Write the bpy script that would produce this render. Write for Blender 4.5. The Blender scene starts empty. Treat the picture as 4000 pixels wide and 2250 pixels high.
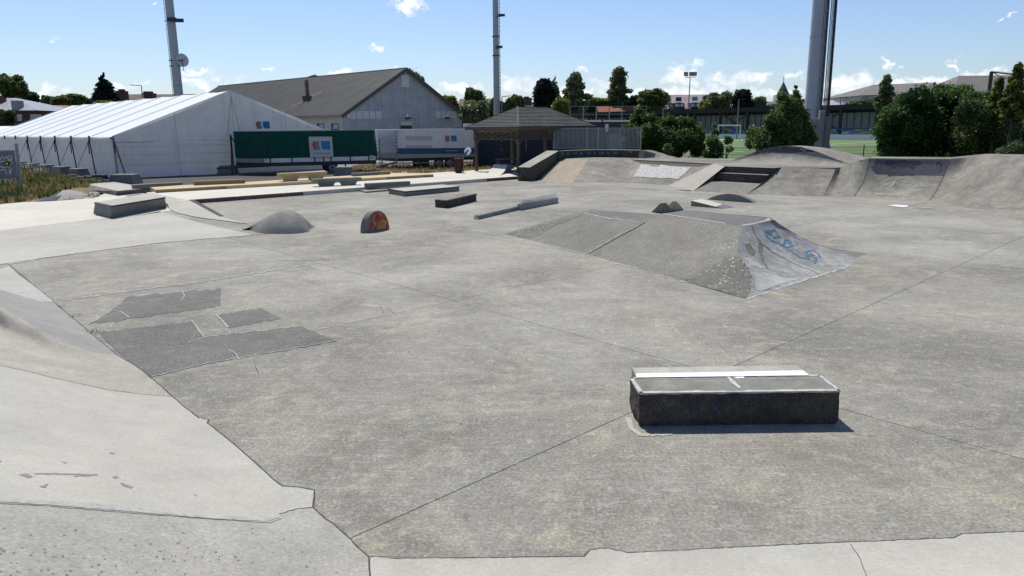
import bpy, bmesh, math, random
from math import sin, cos, pi, radians, sqrt, atan2, exp
from mathutils import Vector as V, Matrix, noise
from mathutils.geometry import delaunay_2d_cdt
from mathutils.bvhtree import BVHTree
S = bpy.context.scene
random.seed(7)
# ---------------------------------------------------------------- camera
CH, FP, PIT, ROL = 2.8, 2889.0, radians(12.26), radians(.53)
cam = bpy.data.objects.new('camera', bpy.data.cameras.new('camera')); S.collection.objects.link(cam)
cam.data.sensor_width = 36; cam.data.lens = FP/4000*36; cam.data.clip_start = .05; cam.data.clip_end = 6000
cam.location = (0, 0, CH)
cam.rotation_euler = (Matrix.Rotation(pi/2-PIT, 3, 'X') @ Matrix.Rotation(-ROL, 3, 'Z')).to_euler()
S.camera = cam
S.render.resolution_x, S.render.resolution_y = 1024, 576
# ---------------------------------------------------------------- sun, exposure
SUN_DIR = V((-.40*.5, .917*.5, .866)).normalized()     # towards the sun
sun = bpy.data.objects.new('sun', bpy.data.lights.new('sun', 'SUN')); S.collection.objects.link(sun)
sun.data.energy = 5.0; sun.data.angle = radians(.53); sun.data.color = (1, .965, .88)
sun.rotation_euler = SUN_DIR.to_track_quat('Z', 'Y').to_euler()
S.view_settings.view_transform = 'Standard'; S.view_settings.look = 'None'
S.view_settings.exposure = 0; S.view_settings.gamma = 1; S.view_settings.use_curve_mapping = False

def ray(x, y):
    a, b = x-2000, y-1125
    a, b = a*cos(ROL)-b*sin(ROL), a*sin(ROL)+b*cos(ROL)
    return V((a, FP*cos(PIT)-b*sin(PIT), -FP*sin(PIT)-b*cos(PIT))).normalized()
CR = {'m': (2650, 560, .27174), '1': (0, 200, .4831), '2': (900, 200, .4831), '3': (1700, 200, .4831), '4': (2800, 200, .4831), '5': (0, 0, .5047),
      'a': (300, 650, .4831), 'b': (1500, 650, .5435), 'q': (2400, 750, .427), 'x': (2300, 1350, .4658), 'e': (0, 1000, .8626),
      'f': (2600, 550, .5435), 't': (0, 0, 1.5528), 'g': (1950, 500, .29115), 'h': (0, 480, .25536), 'i': (950, 480, .21351),
      'j': (3100, 0, .428), 'k': (1400, 480, .2329), 'l': (2500, 250, .27603), 'p': (0, 0, 1)}
# survey of the site: sight line (chart, x, y) met with the level z, or with the distance d
def px(c, x, y): o = CR[c]; return (o[0]+x*o[2], o[1]+y*o[2])
def P(c, x, y, z=0):
    r = ray(*px(c, x, y)); t = (z-CH)/r.z
    return V((r.x*t, r.y*t, z))
def W(c, x, y, d):
    r = ray(*px(c, x, y)); t = d/r.y
    return V((r.x*t, d, CH+r.z*t))
def PL(c, pts, z=0): return [P(c, q[0], q[1], q[2] if len(q) > 2 else z) for q in pts]

# ---------------------------------------------------------------- world: sky with cumulus
w = bpy.data.worlds.new('World'); S.world = w; w.use_nodes = True
nt = w.node_tree; N = nt.nodes; L = nt.links
for n in list(N): N.remove(n)
def nd(tree, t, **k):
    n = tree.nodes.new(t)
    for a, b in k.items(): setattr(n, a, b)
    return n
def wm(op, a, b=None, c=None, clamp=False):
    n = nd(nt, 'ShaderNodeMath', operation=op); n.use_clamp = clamp
    for i, v in enumerate((a, b, c)):
        if v is None: continue
        if isinstance(v, (int, float)): n.inputs[i].default_value = v
        else: L.new(v, n.inputs[i])
    return n.outputs[0]
sky = nd(nt, 'ShaderNodeTexSky'); sky.sky_type = 'NISHITA'; sky.sun_disc = False
sky.sun_elevation = math.asin(SUN_DIR.z); sky.sun_rotation = atan2(SUN_DIR.x, SUN_DIR.y)
sky.air_density = 1.0; sky.dust_density = .6; sky.ozone_density = 2.2; sky.altitude = 50
tc = nd(nt, 'ShaderNodeTexCoord'); sp = nd(nt, 'ShaderNodeSeparateXYZ'); L.new(tc.outputs['Generated'], sp.inputs[0])
az = wm('MULTIPLY', wm('ARCTAN2', sp.outputs[0], sp.outputs[1]), 57.3)
el = wm('MULTIPLY', wm('ARCSINE', sp.outputs[2]), 57.3)
cb = nd(nt, 'ShaderNodeCombineXYZ'); L.new(az, cb.inputs[0]); L.new(el, cb.inputs[1])
nz = nd(nt, 'ShaderNodeTexNoise'); nz.inputs['Scale'].default_value = .55; nz.inputs['Detail'].default_value = 7; nz.inputs['Roughness'].default_value = .62
L.new(cb.outputs[0], nz.inputs['Vector'])
def vm(op, a, b=None):
    n = nd(nt, 'ShaderNodeVectorMath', operation=op)
    for i, v in enumerate((a, b)):
        if v is None: continue
        if isinstance(v, tuple): n.inputs[i].default_value = v
        else: L.new(v, n.inputs[i])
    return n
wp = vm('SUBTRACT', nz.outputs['Color'], (.5, .5, .5)).outputs[0]
wp = vm('MULTIPLY', wp, (5.0, 3.2, 0)).outputs[0]
pos = vm('ADD', cb.outputs[0], wp).outputs[0]
CL = [(1030, 17, 46, 17), (937, 111, 28, 9), (970, 169, 30, 10), (505, 180, 32, 14), (153, 91, 26, 5), (673, 174, 30, 5), (850, 186, 38, 9),
      (545, 213, 85, 15), (120, 230, 70, 14), (320, 214, 60, 10), (20, 215, 30, 8), (1330, 201, 45, 12), (1465, 188, 20, 9), (1150, 226, 75, 18),
      (1300, 212, 55, 18), (1440, 238, 90, 16), (1530, 214, 50, 16), (1720, 165, 42, 14), (1705, 190, 52, 22), (1835, 196, 62, 18), (1750, 232, 130, 22),
      (1905, 202, 50, 16), (2002, 184, 30, 11), (2140, 205, 75, 24), (2247, 170, 22, 10), (2405, 163, 22, 9), (2480, 178, 60, 16), (2340, 205, 90, 18),
      (2547, 38, 12, 4), (1600, 236, 80, 14), (960, 225, 60, 12), (1950, 232, 80, 14), (480, 205, 60, 8), (368, 3, 20, 6), (405, 2, 16, 5), (2200, 232, 120, 16)]
den = None
for cx, cy, cw, chh in CL:
    r = ray(cx*1.5528, cy*1.5528); r1 = ray((cx+cw)*1.5528, cy*1.5528); r2 = ray(cx*1.5528, (cy-chh)*1.5528)
    A = lambda q: math.degrees(atan2(q.x, q.y)); E_ = lambda q: math.degrees(math.asin(q.z))
    ra = max(abs(A(r1)-A(r)), .3); re = max(abs(E_(r2)-E_(r)), .15)
    d = vm('SUBTRACT', pos, (A(r), E_(r), 0)).outputs[0]
    d = vm('MULTIPLY', d, (1/ra, 1/re, 0)).outputs[0]
    s_ = wm('SUBTRACT', 1.12, vm('LENGTH', d).outputs['Value'])
    s_ = wm('MULTIPLY', s_, .5+min(re, 1.2)*.45)
    den = s_ if den is None else wm('MAXIMUM', den, s_)
# the same fair-weather cumulus all round, thickening to the horizon
n2 = nd(nt, 'ShaderNodeTexNoise'); n2.inputs['Scale'].default_value = .11; n2.inputs['Detail'].default_value = 8; n2.inputs['Roughness'].default_value = .6
st = vm('MULTIPLY', cb.outputs[0], (1, 2.6, 1)).outputs[0]; L.new(st, n2.inputs['Vector'])
gen = wm('SUBTRACT', n2.outputs['Fac'], wm('ADD', .53, wm('MULTIPLY', wm('ABSOLUTE', el), .022)))
gen = wm('MULTIPLY', gen, 2.6)
den = wm('MAXIMUM', den, gen)
mr = nd(nt, 'ShaderNodeMapRange'); mr.interpolation_type = 'SMOOTHSTEP'; L.new(den, mr.inputs[0]); mr.inputs[1].default_value = 0; mr.inputs[2].default_value = .5
# cloud tone: bright tops, blue-grey hollows
n3 = nd(nt, 'ShaderNodeTexNoise'); n3.inputs['Scale'].default_value = .9; n3.inputs['Detail'].default_value = 4
sh_ = vm('ADD', cb.outputs[0], (0, .55, 3)).outputs[0]; L.new(sh_, n3.inputs['Vector'])
cr = nd(nt, 'ShaderNodeValToRGB'); L.new(n3.outputs['Fac'], cr.inputs[0])
cr.color_ramp.elements[0].position = .36; cr.color_ramp.elements[0].color = (7.4, 8.4, 9.6, 1)
cr.color_ramp.elements[1].position = .56; cr.color_ramp.elements[1].color = (10.6, 10.8, 11.0, 1)
# sky lifted slightly to the pale blue of the photograph
mul = nd(nt, 'ShaderNodeMix'); mul.data_type = 'RGBA'; mul.blend_type = 'MULTIPLY'; mul.inputs[0].default_value = 1
L.new(sky.outputs[0], mul.inputs[6]); mul.inputs[7].default_value = (1.02, 1.10, 1.30, 1)
mx = nd(nt, 'ShaderNodeMix'); mx.data_type = 'RGBA'; L.new(wm('MULTIPLY', mr.outputs[0], .93), mx.inputs[0]); L.new(mul.outputs[2], mx.inputs[6]); L.new(cr.outputs[0], mx.inputs[7])
bg = nd(nt, 'ShaderNodeBackground'); L.new(mx.outputs[2], bg.inputs[0]); bg.inputs[1].default_value = .10
wo = nd(nt, 'ShaderNodeOutputWorld'); L.new(bg.outputs[0], wo.inputs[0])

# ---------------------------------------------------------------- materials
MC = {}
def mat(name, col=None, rough=.7, metal=0, var=0., vs=3., col2=None, bump=0., bs=20., spec=.4, trans=0., island=0., fine=0., fs=60., wave=None, streak=0., obj=False):
    if name in MC: return MC[name]
    m = bpy.data.materials.new(name); m.use_nodes = True; t = m.node_tree; b = t.nodes['Principled BSDF']; MC[name] = m
    b.inputs['Roughness'].default_value = rough; b.inputs['Metallic'].default_value = metal; b.inputs['Specular IOR Level'].default_value = spec
    g = nd(t, 'ShaderNodeNewGeometry'); k = t.links
    src = g.outputs['Position']
    if obj: src = nd(t, 'ShaderNodeTexCoord').outputs['Object']
    base = nd(t, 'ShaderNodeRGB'); base.outputs[0].default_value = (*col, 1); out = base.outputs[0]
    def mixc(a, bcol, fac, mode='MIX'):
        n = nd(t, 'ShaderNodeMix'); n.data_type = 'RGBA'; n.blend_type = mode
        if isinstance(fac, (int, float)): n.inputs[0].default_value = fac
        else: k.new(fac, n.inputs[0])
        k.new(a, n.inputs[6])
        if isinstance(bcol, tuple): n.inputs[7].default_value = (*bcol, 1)
        else: k.new(bcol, n.inputs[7])
        return n.outputs[2]
    def noi(sc, det=5, ro=.6, vec=None, st=None):
        n = nd(t, 'ShaderNodeTexNoise'); n.inputs['Scale'].default_value = sc; n.inputs['Detail'].default_value = det; n.inputs['Roughness'].default_value = ro
        v = vec or src
        if st:
            mp = nd(t, 'ShaderNodeMapping'); mp.inputs['Scale'].default_value = st; k.new(v, mp.inputs[0]); v = mp.outputs[0]
        k.new(v, n.inputs['Vector']); return n.outputs['Fac']
    def rng(v, a, b_, c, d):
        n = nd(t, 'ShaderNodeMapRange'); k.new(v, n.inputs[0])
        for i, q in enumerate((a, b_, c, d)): n.inputs[i+1].default_value = q
        return n.outputs[0]
    if col2: out = mixc(out, tuple(col2), rng(noi(vs), .4, .6, 0, 1))
    if var:
        out = mixc(out, (0, 0, 0), rng(noi(vs*1.7, 6, .65), .35, .65, var, 0))
    if fine:
        f = noi(fs, 2, .5); out = mixc(out, (0, 0, 0), rng(f, .3, .7, fine, 0))
    if streak:
        out = mixc(out, (.02, .02, .02), rng(noi(1.2, 4, .6, None, (2.5, 2.5, .12)), .5, .72, 0, streak))
    if island:
        r = g.outputs['Random Per Island']; out = mixc(out, (0, 0, 0), rng(r, 0, 1, island, 0))
    k.new(out, b.inputs['Base Color'])
    if bump:
        bn = nd(t, 'ShaderNodeBump'); bn.inputs['Strength'].default_value = bump; bn.inputs['Distance'].default_value = .02
        k.new(noi(bs, 3, .6), bn.inputs['Height']); k.new(bn.outputs[0], b.inputs['Normal'])
    if trans:
        tr = nd(t, 'ShaderNodeBsdfTranslucent'); k.new(out, tr.inputs[0]); ms = nd(t, 'ShaderNodeMixShader'); ms.inputs[0].default_value = trans
        o = t.nodes['Material Output']; k.new(b.outputs[0], ms.inputs[1]); k.new(tr.outputs[0], ms.inputs[2]); k.new(ms.outputs[0], o.inputs[0])
    return m

def concrete(name, c1=None, c2=None, c3=None, patch=.45, cloud=1., speck=0., grit=.35, bump=.25, tint=0., pale=.35, scale=1., pits=0., scuff=0.):
    """weathered concrete: c1 clean, c2 dirty, c3 pale worn spots"""
    if name in MC: return MC[name]
    c1, c2, c3 = [c and (c[0]*1.025, c[1]*.99, c[2]*.90) for c in (c1, c2, c3)]
    m = bpy.data.materials.new(name); m.use_nodes = True; t = m.node_tree; b = t.nodes['Principled BSDF']; MC[name] = m; k = t.links
    b.inputs['Roughness'].default_value = .86; b.inputs['Specular IOR Level'].default_value = .3
    src = nd(t, 'ShaderNodeNewGeometry').outputs['Position']
    def noi(sc, det=6, ro=.62, dist=0.):
        n = nd(t, 'ShaderNodeTexNoise'); n.inputs['Scale'].default_value = sc*scale; n.inputs['Detail'].default_value = det
        n.inputs['Roughness'].default_value = ro; n.inputs['Distortion'].default_value = dist; k.new(src, n.inputs['Vector']); return n.outputs['Fac']
    def rng(v, a, b_, c, d):
        n = nd(t, 'ShaderNodeMapRange'); k.new(v, n.inputs[0])
        for i, q in enumerate((a, b_, c, d)): n.inputs[i+1].default_value = q
        return n.outputs[0]
    def mixc(a, bcol, fac):
        n = nd(t, 'ShaderNodeMix'); n.data_type = 'RGBA'
        if isinstance(fac, (int, float)): n.inputs[0].default_value = fac
        else: k.new(fac, n.inputs[0])
        for s, i in ((a, 6), (bcol, 7)):
            if isinstance(s, tuple): n.inputs[i].default_value = (*s, 1)
            else: k.new(s, n.inputs[i])
        return n.outputs[2]
    out = mixc(c1, c2, rng(noi(.33, 7, .68, .6), .38, .62, 0, cloud))
    if c3: out = mixc(out, c3, rng(noi(.9, 8, .7, 1.2), .53, .66, 0, pale))
    mid = noi(3.2, 6, .7); out = mixc(out, (0, 0, 0), rng(mid, .35, .65, patch*.42, 0))
    fi = noi(38, 3, .7)
    out = mixc(out, (.02, .02, .02), rng(fi, .35, .62, grit*.62, 0))
    out = mixc(out, (.75, .73, .68), rng(fi, .58, .75, 0, grit*.5))
    if scuff:
        for rot, sc in ((.8, (1.1, 11, 1)), (-.75, (.8, 9, 1)), (.1, (1.6, 18, 1))):
            mp = nd(t, 'ShaderNodeMapping'); mp.inputs['Rotation'].default_value = (0, 0, rot); mp.inputs['Scale'].default_value = sc; k.new(src, mp.inputs[0])
            n = nd(t, 'ShaderNodeTexNoise'); n.inputs['Scale'].default_value = 1.3; n.inputs['Detail'].default_value = 6; n.inputs['Roughness'].default_value = .72; k.new(mp.outputs[0], n.inputs['Vector'])
            out = mixc(out, (.58, .56, .50), rng(n.outputs['Fac'], .56, .72, 0, scuff)); out = mixc(out, (.06, .06, .055), rng(n.outputs['Fac'], .40, .28, 0, scuff*.55))
        st = rng(noi(.55, 3, .5, .3), .58, .72, 0, .35); out = mixc(out, (.15, .135, .115), st)
        out = mixc(out, (.54, .52, .47), rng(noi(.14, 4, .6, .4), .5, .66, 0, .25))
        sm = noi(9, 5, .75, .8); out = mixc(out, (.56, .54, .47), rng(sm, .54, .68, 0, .32)); out = mixc(out, (.09, .085, .075), rng(sm, .46, .32, 0, .34))
    if speck:
        vo = nd(t, 'ShaderNodeTexVoronoi'); vo.inputs['Scale'].default_value = 13*scale; k.new(src, vo.inputs['Vector'])
        lm = rng(noi(1.1, 3), .4, .6, 0.1, .3)
        lt = nd(t, 'ShaderNodeMath', operation='LESS_THAN'); k.new(vo.outputs['Distance'], lt.inputs[0]); k.new(lm, lt.inputs[1])
        mu = nd(t, 'ShaderNodeMath', operation='MULTIPLY'); k.new(lt.outputs[0], mu.inputs[0]); mu.inputs[1].default_value = speck
        out = mixc(out, (.5, .49, .46), mu.outputs[0])
    if pits:
        vo = nd(t, 'ShaderNodeTexVoronoi'); vo.inputs['Scale'].default_value = 16; k.new(src, vo.inputs['Vector'])
        lm = rng(noi(1.6, 3), .5, .62, 0.0, .2)
        lt = nd(t, 'ShaderNodeMath', operation='LESS_THAN'); k.new(vo.outputs['Distance'], lt.inputs[0]); k.new(lm, lt.inputs[1])
        mu = nd(t, 'ShaderNodeMath', operation='MULTIPLY'); k.new(lt.outputs[0], mu.inputs[0]); mu.inputs[1].default_value = pits
        out = mixc(out, (.07, .07, .055), mu.outputs[0])
    if tint:
        oi = nd(t, 'ShaderNodeObjectInfo'); out = mixc(out, (0, 0, 0), rng(oi.outputs['Random'], 0, 1, 0, tint))
    k.new(out, b.inputs['Base Color'])
    bn = nd(t, 'ShaderNodeBump'); bn.inputs['Strength'].default_value = bump; bn.inputs['Distance'].default_value = .006
    k.new(fi, bn.inputs['Height']); k.new(bn.outputs[0], b.inputs['Normal'])
    return m

M_floor = concrete('floor_concrete', (.35, .34, .31), (.215, .208, .188), (.47, .44, .35), tint=.08, patch=.38, grit=.7, pale=.6, scuff=.22)
M_pale = concrete('pale_concrete', (.43, .422, .40), (.355, .348, .33), (.49, .48, .455), patch=.22, grit=.22, cloud=.9)
M_tanc = concrete('spotted_concrete', (.385, .38, .36), (.31, .305, .29), (.45, .44, .42), patch=.4, grit=.4, pits=.3)
M_lav = concrete('worn_grey_concrete', (.32, .31, .31), (.26, .255, .265), (.40, .39, .38), patch=.35, grit=.3)
M_patch = concrete('repair_concrete', (.195, .19, .185), (.15, .147, .145), (.26, .252, .24), patch=.6, grit=.7, pale=.4)
M_white = concrete('white_concrete', (.58, .56, .515), (.50, .485, .45), (.64, .62, .58), patch=.15, grit=.18)
M_sand = concrete('sand_concrete', (.56, .45, .28), (.48, .385, .24), None, patch=.2, grit=.2)
M_block = concrete('block_concrete', (.27, .265, .25), (.17, .165, .155), (.36, .35, .33), patch=.6, grit=.4, scale=2.2)
M_dark = concrete('grimy_shaded_concrete', (.105, .093, .077), (.048, .043, .036), (.22, .20, .17), patch=1.3, grit=.8, scale=3, bump=1.3, pale=.45)  # grime, with the shade of backlit faces put into the colour too
M_bank = concrete('bank_concrete', (.335, .32, .29), (.19, .18, .168), (.44, .42, .37), patch=.9, grit=.5, speck=.12)
M_tan = concrete('tan_concrete', (.37, .32, .25), (.31, .275, .22), (.47, .42, .33), patch=.5, grit=.4)
M_speck = concrete('aggregate_concrete', (.19, .185, .17), (.14, .138, .13), (.25, .24, .22), patch=.5, grit=.6, speck=.6)
M_speckl = concrete('light_aggregate_concrete', (.235, .228, .212), (.18, .175, .163), (.31, .30, .275), patch=.45, grit=.6, speck=.18)
M_smooth = concrete('smooth_grey_concrete', (.26, .262, .262), (.19, .193, .198), (.36, .36, .35), patch=.5, grit=.25, bump=.1)
M_crack = mat('joint_filler', (.05, .048, .044), .9)
M_chip = mat('chipped_white_concrete', (.47, .455, .42), .85, var=.35, vs=5, fine=.2, fs=40)
M_line = mat('black_coping', (.035, .036, .038), .45, fine=.3)
M_earth = mat('dry_earth', (.34, .27, .18), .95, col2=(.20, .17, .11), vs=.25, var=.4, fine=.3, fs=14, bump=.4)
M_grey_as = mat('pale_asphalt', (.25, .25, .25), .9, var=.2, vs=.5, fine=.25)
M_grass = mat('turf', (.12, .19, .05), .9, col2=(.15, .22, .07), vs=.06, var=.25, fine=.3, fs=8)
M_wpaint = mat('white_paint', (.8, .8, .79), .5, var=.12, vs=4)
M_steel = mat('galvanised_steel', (.26, .275, .29), .45, .6, var=.15)
M_dsteel = mat('dark_steel', (.045, .05, .06), .5, .5)
M_black = mat('black_metal', (.018, .018, .02), .5)
M_tent = mat('white_tent_fabric', (.84, .85, .85),   .45, var=.04, vs=.6, trans=.16)
M_tentw = mat('tent_wall_fabric', (.90, .895, .88), .5, var=.10, vs=.9, streak=.12, bump=.5, bs=1.6, trans=.5)
M_seam = mat('seam_grey', (.52, .52, .53), .7)
M_strap = mat('black_strap', (.02, .02, .022), .95, spec=0.05)
M_green = mat('green_tarpaulin', (.002, .062, .045), .6, var=.25, vs=1.2, bump=.3, bs=1.3, spec=.15)
M_wtarp = mat('cream_tarpaulin', (.70, .675, .62), .5, var=.12, vs=.8, streak=.15, bump=.25, bs=1.5)
M_blue = mat('blue_band', (.012, .07, .16), .5, var=.1)
M_lblue = mat('logo_blue', (.01, .18, .38), .5)
M_lgrey = mat('logo_grey', (.22, .21, .205), .6)
M_lred = mat('logo_red', (.45, .02, .035), .5)
M_lyel = mat('logo_yellow', (.70, .36, .04), .5)
M_rubber = mat('tyre_rubber', (.015, .015, .016), .8)
M_wood = mat('weathered_timber', (.13, .10, .07), .8, var=.4, vs=6, streak=.4)
M_tlight = mat('pale_timber', (.16, .12, .085), .8, var=.35, vs=5)
M_shing = mat('grey_shingle', (.115, .113, .11), .9, var=.4, vs=3, fine=.4, fs=9, island=.25)
M_brick = mat('dark_brick', (.10, .055, .042), .9, var=.4, vs=5)
M_rbrick = mat('red_brick', (.24, .10, .065), .9, var=.35, vs=3)
M_rtile = mat('red_roof_tiles', (.33, .11, .055), .85, var=.4, vs=2, fine=.5, fs=5)
M_otile = mat('orange_roof_tiles', (.45, .17, .075), .85, var=.35, vs=2, fine=.4, fs=5)
M_btile = mat('brown_roof_tiles', (.17, .105, .075), .85, var=.4, vs=2, fine=.5, fs=5)
M_wtile = mat('sunlit_pale_tiles', (.42, .42, .42), .35, var=.3, vs=2, fine=.5, fs=6)  # the sun's white glare on the roof is put into the tile colour
M_slate = mat('grey_roof_slabs', (.22, .195, .175), .85, var=.3, vs=.8, fine=.4, fs=4)
M_mott = mat('mottled_roof_tiles', (.40, .20, .14), .5, col2=(.34, .38, .40), vs=.35, fine=.55, fs=3)
M_render = mat('cream_render', (.50, .47, .41), .9, var=.12)
M_glass = mat('dark_glass', (.05, .07, .10), .08, 0, spec=.8)
M_bglass = mat('sky_glass', (.16, .28, .42), .1, 0, spec=.8)
M_frame = mat('white_frame', (.7, .7, .7), .5)
M_gable = mat('pebble_dashed_wall', (.50, .52, .55), .9, var=.18, vs=.5, fine=.35, fs=7, streak=.06)
M_sidew = mat('pale_pebble_wall', (.62, .60, .56), .9, var=.2, vs=.8, fine=.35, fs=7)
M_corr = mat('corrugated_roof', (.115, .113, .10), .6, var=.3, vs=.35, island=.12)
M_rust = mat('rust_stain', (.16, .075, .05), .8, var=.4)
M_mast = mat('mast_steel', (.40, .43, .46), .5, 0, var=.12, vs=.7)
M_bark = mat('bark', (.09, .07, .05), .95, var=.4, vs=4)
M_straw = mat('dry_grass', (.50, .37, .17), .9, island=.45, trans=.2)
M_weed = mat('green_weed', (.13, .18, .05), .8, island=.6, trans=.25)
M_flow = mat('white_flowers', (.7, .7, .62), .8)
M_maroon = mat('maroon_slat', (.06, .014, .018), .5)
M_csteel = mat('corrugated_back_wall', (.45, .50, .52), .6, var=.15, vs=.8)
M_navy = mat('navy_container', (.010, .016, .035), .5, var=.2)
def leafm(n, c): return mat(n, tuple(q*2.1 for q in c), .5, island=.65, trans=.5, spec=.35, col2=tuple(q*.95 for q in c), vs=.7)
LG = leafm('leaf_green', (.085, .13, .035)); LD = leafm('leaf_dark', (.045, .075, .03)); LY = leafm('leaf_yellow_green', (.14, .17, .035))
LB = leafm('leaf_birch', (.13, .16, .075)); LC = leafm('needle_dark', (.014, .026, .02)); LP = leafm('leaf_purple', (.05, .035, .03)); LSH = leafm('leaf_shrub', (.05, .10, .018))

# ---------------------------------------------------------------- builders
def tag(o, label=None, cat=None, group=None, kind=None):
    if label: o['label'] = label
    if cat: o['category'] = cat
    if group: o['group'] = group
    if kind: o['kind'] = kind
    return o
def thing(name, label, cat, loc, group=None, rz=0, kind=None):
    o = bpy.data.objects.new(name, None); S.collection.objects.link(o); o.location = loc; o.rotation_euler = (0, 0, rz)
    o.empty_display_size = .2
    return tag(o, label, cat, group, kind)
def worldloc(p):
    l = V((0, 0, 0))
    while p: l += p.location; p = p.parent
    return l
def link(name, me, parent=None, mats=None):
    o = bpy.data.objects.new(name, me); S.collection.objects.link(o)
    if parent is not None: o.parent = parent
    for m in (mats if isinstance(mats, (list, tuple)) else [mats]):
        if m: me.materials.append(m)
    return o
def mesh(name, vs, fs, m, parent=None, smooth=False, local=False):
    """vs in world coordinates unless local"""
    off = V((0, 0, 0)) if (local or parent is None) else worldloc(parent)
    me = bpy.data.meshes.new(name); me.from_pydata([tuple(V(v)-off) for v in vs], [], fs); me.update()
    if smooth:
        for p in me.polygons: p.use_smooth = True
    return link(name, me, parent, m)
class MB:
    def __init__(s): s.v = []; s.f = []
    def add(s, vs, fs):
        n = len(s.v); s.v += [V(q) for q in vs]; s.f += [tuple(i+n for i in f) for f in fs]; return s
    def hexa(s, bot, top):
        return s.add(list(bot)+list(top), [(3, 2, 1, 0), (4, 5, 6, 7), (0, 1, 5, 4), (1, 2, 6, 5), (2, 3, 7, 6), (3, 0, 4, 7)])
    def box(s, c, d, rz=0, tap=1.):
        c = V(c); h = V(d)/2; ca, sa = cos(rz), sin(rz)
        r = lambda x, y, z, k: V((c.x+(x*ca-y*sa)*k, c.y+(x*sa+y*ca)*k, c.z+z))
        q = [(-h.x, -h.y), (h.x, -h.y), (h.x, h.y), (-h.x, h.y)]
        return s.hexa([r(x, y, -h.z, 1) for x, y in q], [r(x, y, h.z, tap) for x, y in q])
    def prism(s, top, zb, flare=None):
        """top: 3D outline (any orientation seen from above); zb: bottom z or list of bottom points"""
        n = len(top); top = [V(t) for t in top]
        bot = [V((t.x, t.y, zb)) for t in top] if isinstance(zb, (int, float)) else [V(b) for b in zb]
        if flare:
            c = sum(top, V())/n; bot = [V((c.x+(b.x-c.x)*(1+flare), c.y+(b.y-c.y)*(1+flare), b.z)) for b in bot]
        fs = [tuple(range(n)), tuple(range(2*n-1, n-1, -1))]+[(i, i+n, (i+1) % n+n, (i+1) % n) for i in range(n)]
        return s.add(top+bot, fs)
    def tube(s, p, q, r, n=8, r2=None, cap=True):
        p, q = V(p), V(q); d = (q-p).normalized(); a = d.orthogonal().normalized(); b = d.cross(a); r2 = r if r2 is None else r2
        vs = [p+(a*cos(2*pi*i/n)+b*sin(2*pi*i/n))*r for i in range(n)]+[q+(a*cos(2*pi*i/n)+b*sin(2*pi*i/n))*r2 for i in range(n)]
        fs = [(i, (i+1) % n, (i+1) % n+n, i+n) for i in range(n)]
        if cap: fs += [tuple(range(n-1, -1, -1)), tuple(range(n, 2*n))]
        return s.add(vs, fs)
    def bar(s, p, q, wd, ht=None):
        """square bar between two points"""
        p, q = V(p), V(q); d = (q-p).normalized(); ht = ht or wd
        sd = d.cross(V((0, 0, 1)));
        if sd.length < 1e-3: sd = V((1, 0, 0))
        sd.normalize(); up = sd.cross(d).normalized(); sd = sd*wd/2; up = up*ht/2
        return s.hexa([p-sd-up, p+sd-up, p+sd+up, p-sd+up], [q-sd-up, q+sd-up, q+sd+up, q-sd+up])
    def grid(s, rows):
        n = len(s.v); k = len(rows[0])
        for r in rows: s.v += [V(q) for q in r]
        for i in range(len(rows)-1):
            for j in range(k-1): s.f.append((n+i*k+j, n+i*k+j+1, n+(i+1)*k+j+1, n+(i+1)*k+j))
        return s
    def build(s, name, m, parent=None, smooth=False, bevel=0, local=False, seg=1, kind=None, angle=None):
        o = mesh(name, s.v, s.f, m, parent, smooth, local)
        bm = bmesh.new(); bm.from_mesh(o.data)
        bmesh.ops.recalc_face_normals(bm, faces=bm.faces)
        if bevel:
            bmesh.ops.remove_doubles(bm, verts=bm.verts, dist=1e-4)
            es = [e for e in bm.edges if len(e.link_faces) == 2 and e.calc_face_angle(0) > .4]
            bmesh.ops.bevel(bm, geom=es, offset=bevel, segments=seg, affect='EDGES', clamp_overlap=True)
        bm.to_mesh(o.data); bm.free()
        if kind: o['kind'] = kind
        return o
def lerp(a, b, t): return V(a)+(V(b)-V(a))*t
def resample(pts, n):
    pts = [V(p) for p in pts]; d = [0]
    for i in range(1, len(pts)): d.append(d[-1]+(pts[i]-pts[i-1]).length)
    out = []; j = 0
    for i in range(n):
        t = d[-1]*i/(n-1)
        while j < len(pts)-2 and d[j+1] < t: j += 1
        out.append(lerp(pts[j], pts[j+1], (t-d[j])/max(1e-6, d[j+1]-d[j])))
    return out
def loft(base, top, prof='lin', n=10, m=12, ang=1.1):
    b = resample(base, m); t = resample(top, m); rows = []
    for i in range(n+1):
        u = i/n
        if prof == 'lin': h = v = u
        elif prof == 'quarter': th = u*ang; h = sin(th)/sin(ang); v = (1-cos(th))/(1-cos(ang))
        elif prof == 's': h = u; v = u*u*(3-2*u)
        elif prof == 'soft': h = u; v = u*u/(u*u+.04*(1-u)) if u > 0 else 0
        rows.append([V((b[j].x+(t[j].x-b[j].x)*h, b[j].y+(t[j].y-b[j].y)*h, b[j].z+(t[j].z-b[j].z)*v)) for j in range(m)])
    return rows
def catmull(rows, k):
    """refine a list of section curves by k steps between each"""
    out = []; n = len(rows)
    for i in range(n-1):
        p = [rows[max(i-1, 0)], rows[i], rows[i+1], rows[min(i+2, n-1)]]
        for s_ in range(k):
            t = s_/k; row = []
            for j in range(len(rows[0])):
                a, b, c, d = (V(q[j]) for q in p)
                row.append(.5*((2*b)+(c-a)*t+(2*a-5*b+4*c-d)*t*t+(3*b-a-3*c+d)*t**3))
            out.append(row)
    out.append([V(q) for q in rows[-1]]); return out
def transpose(rows): return [list(r) for r in zip(*rows)]
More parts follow.
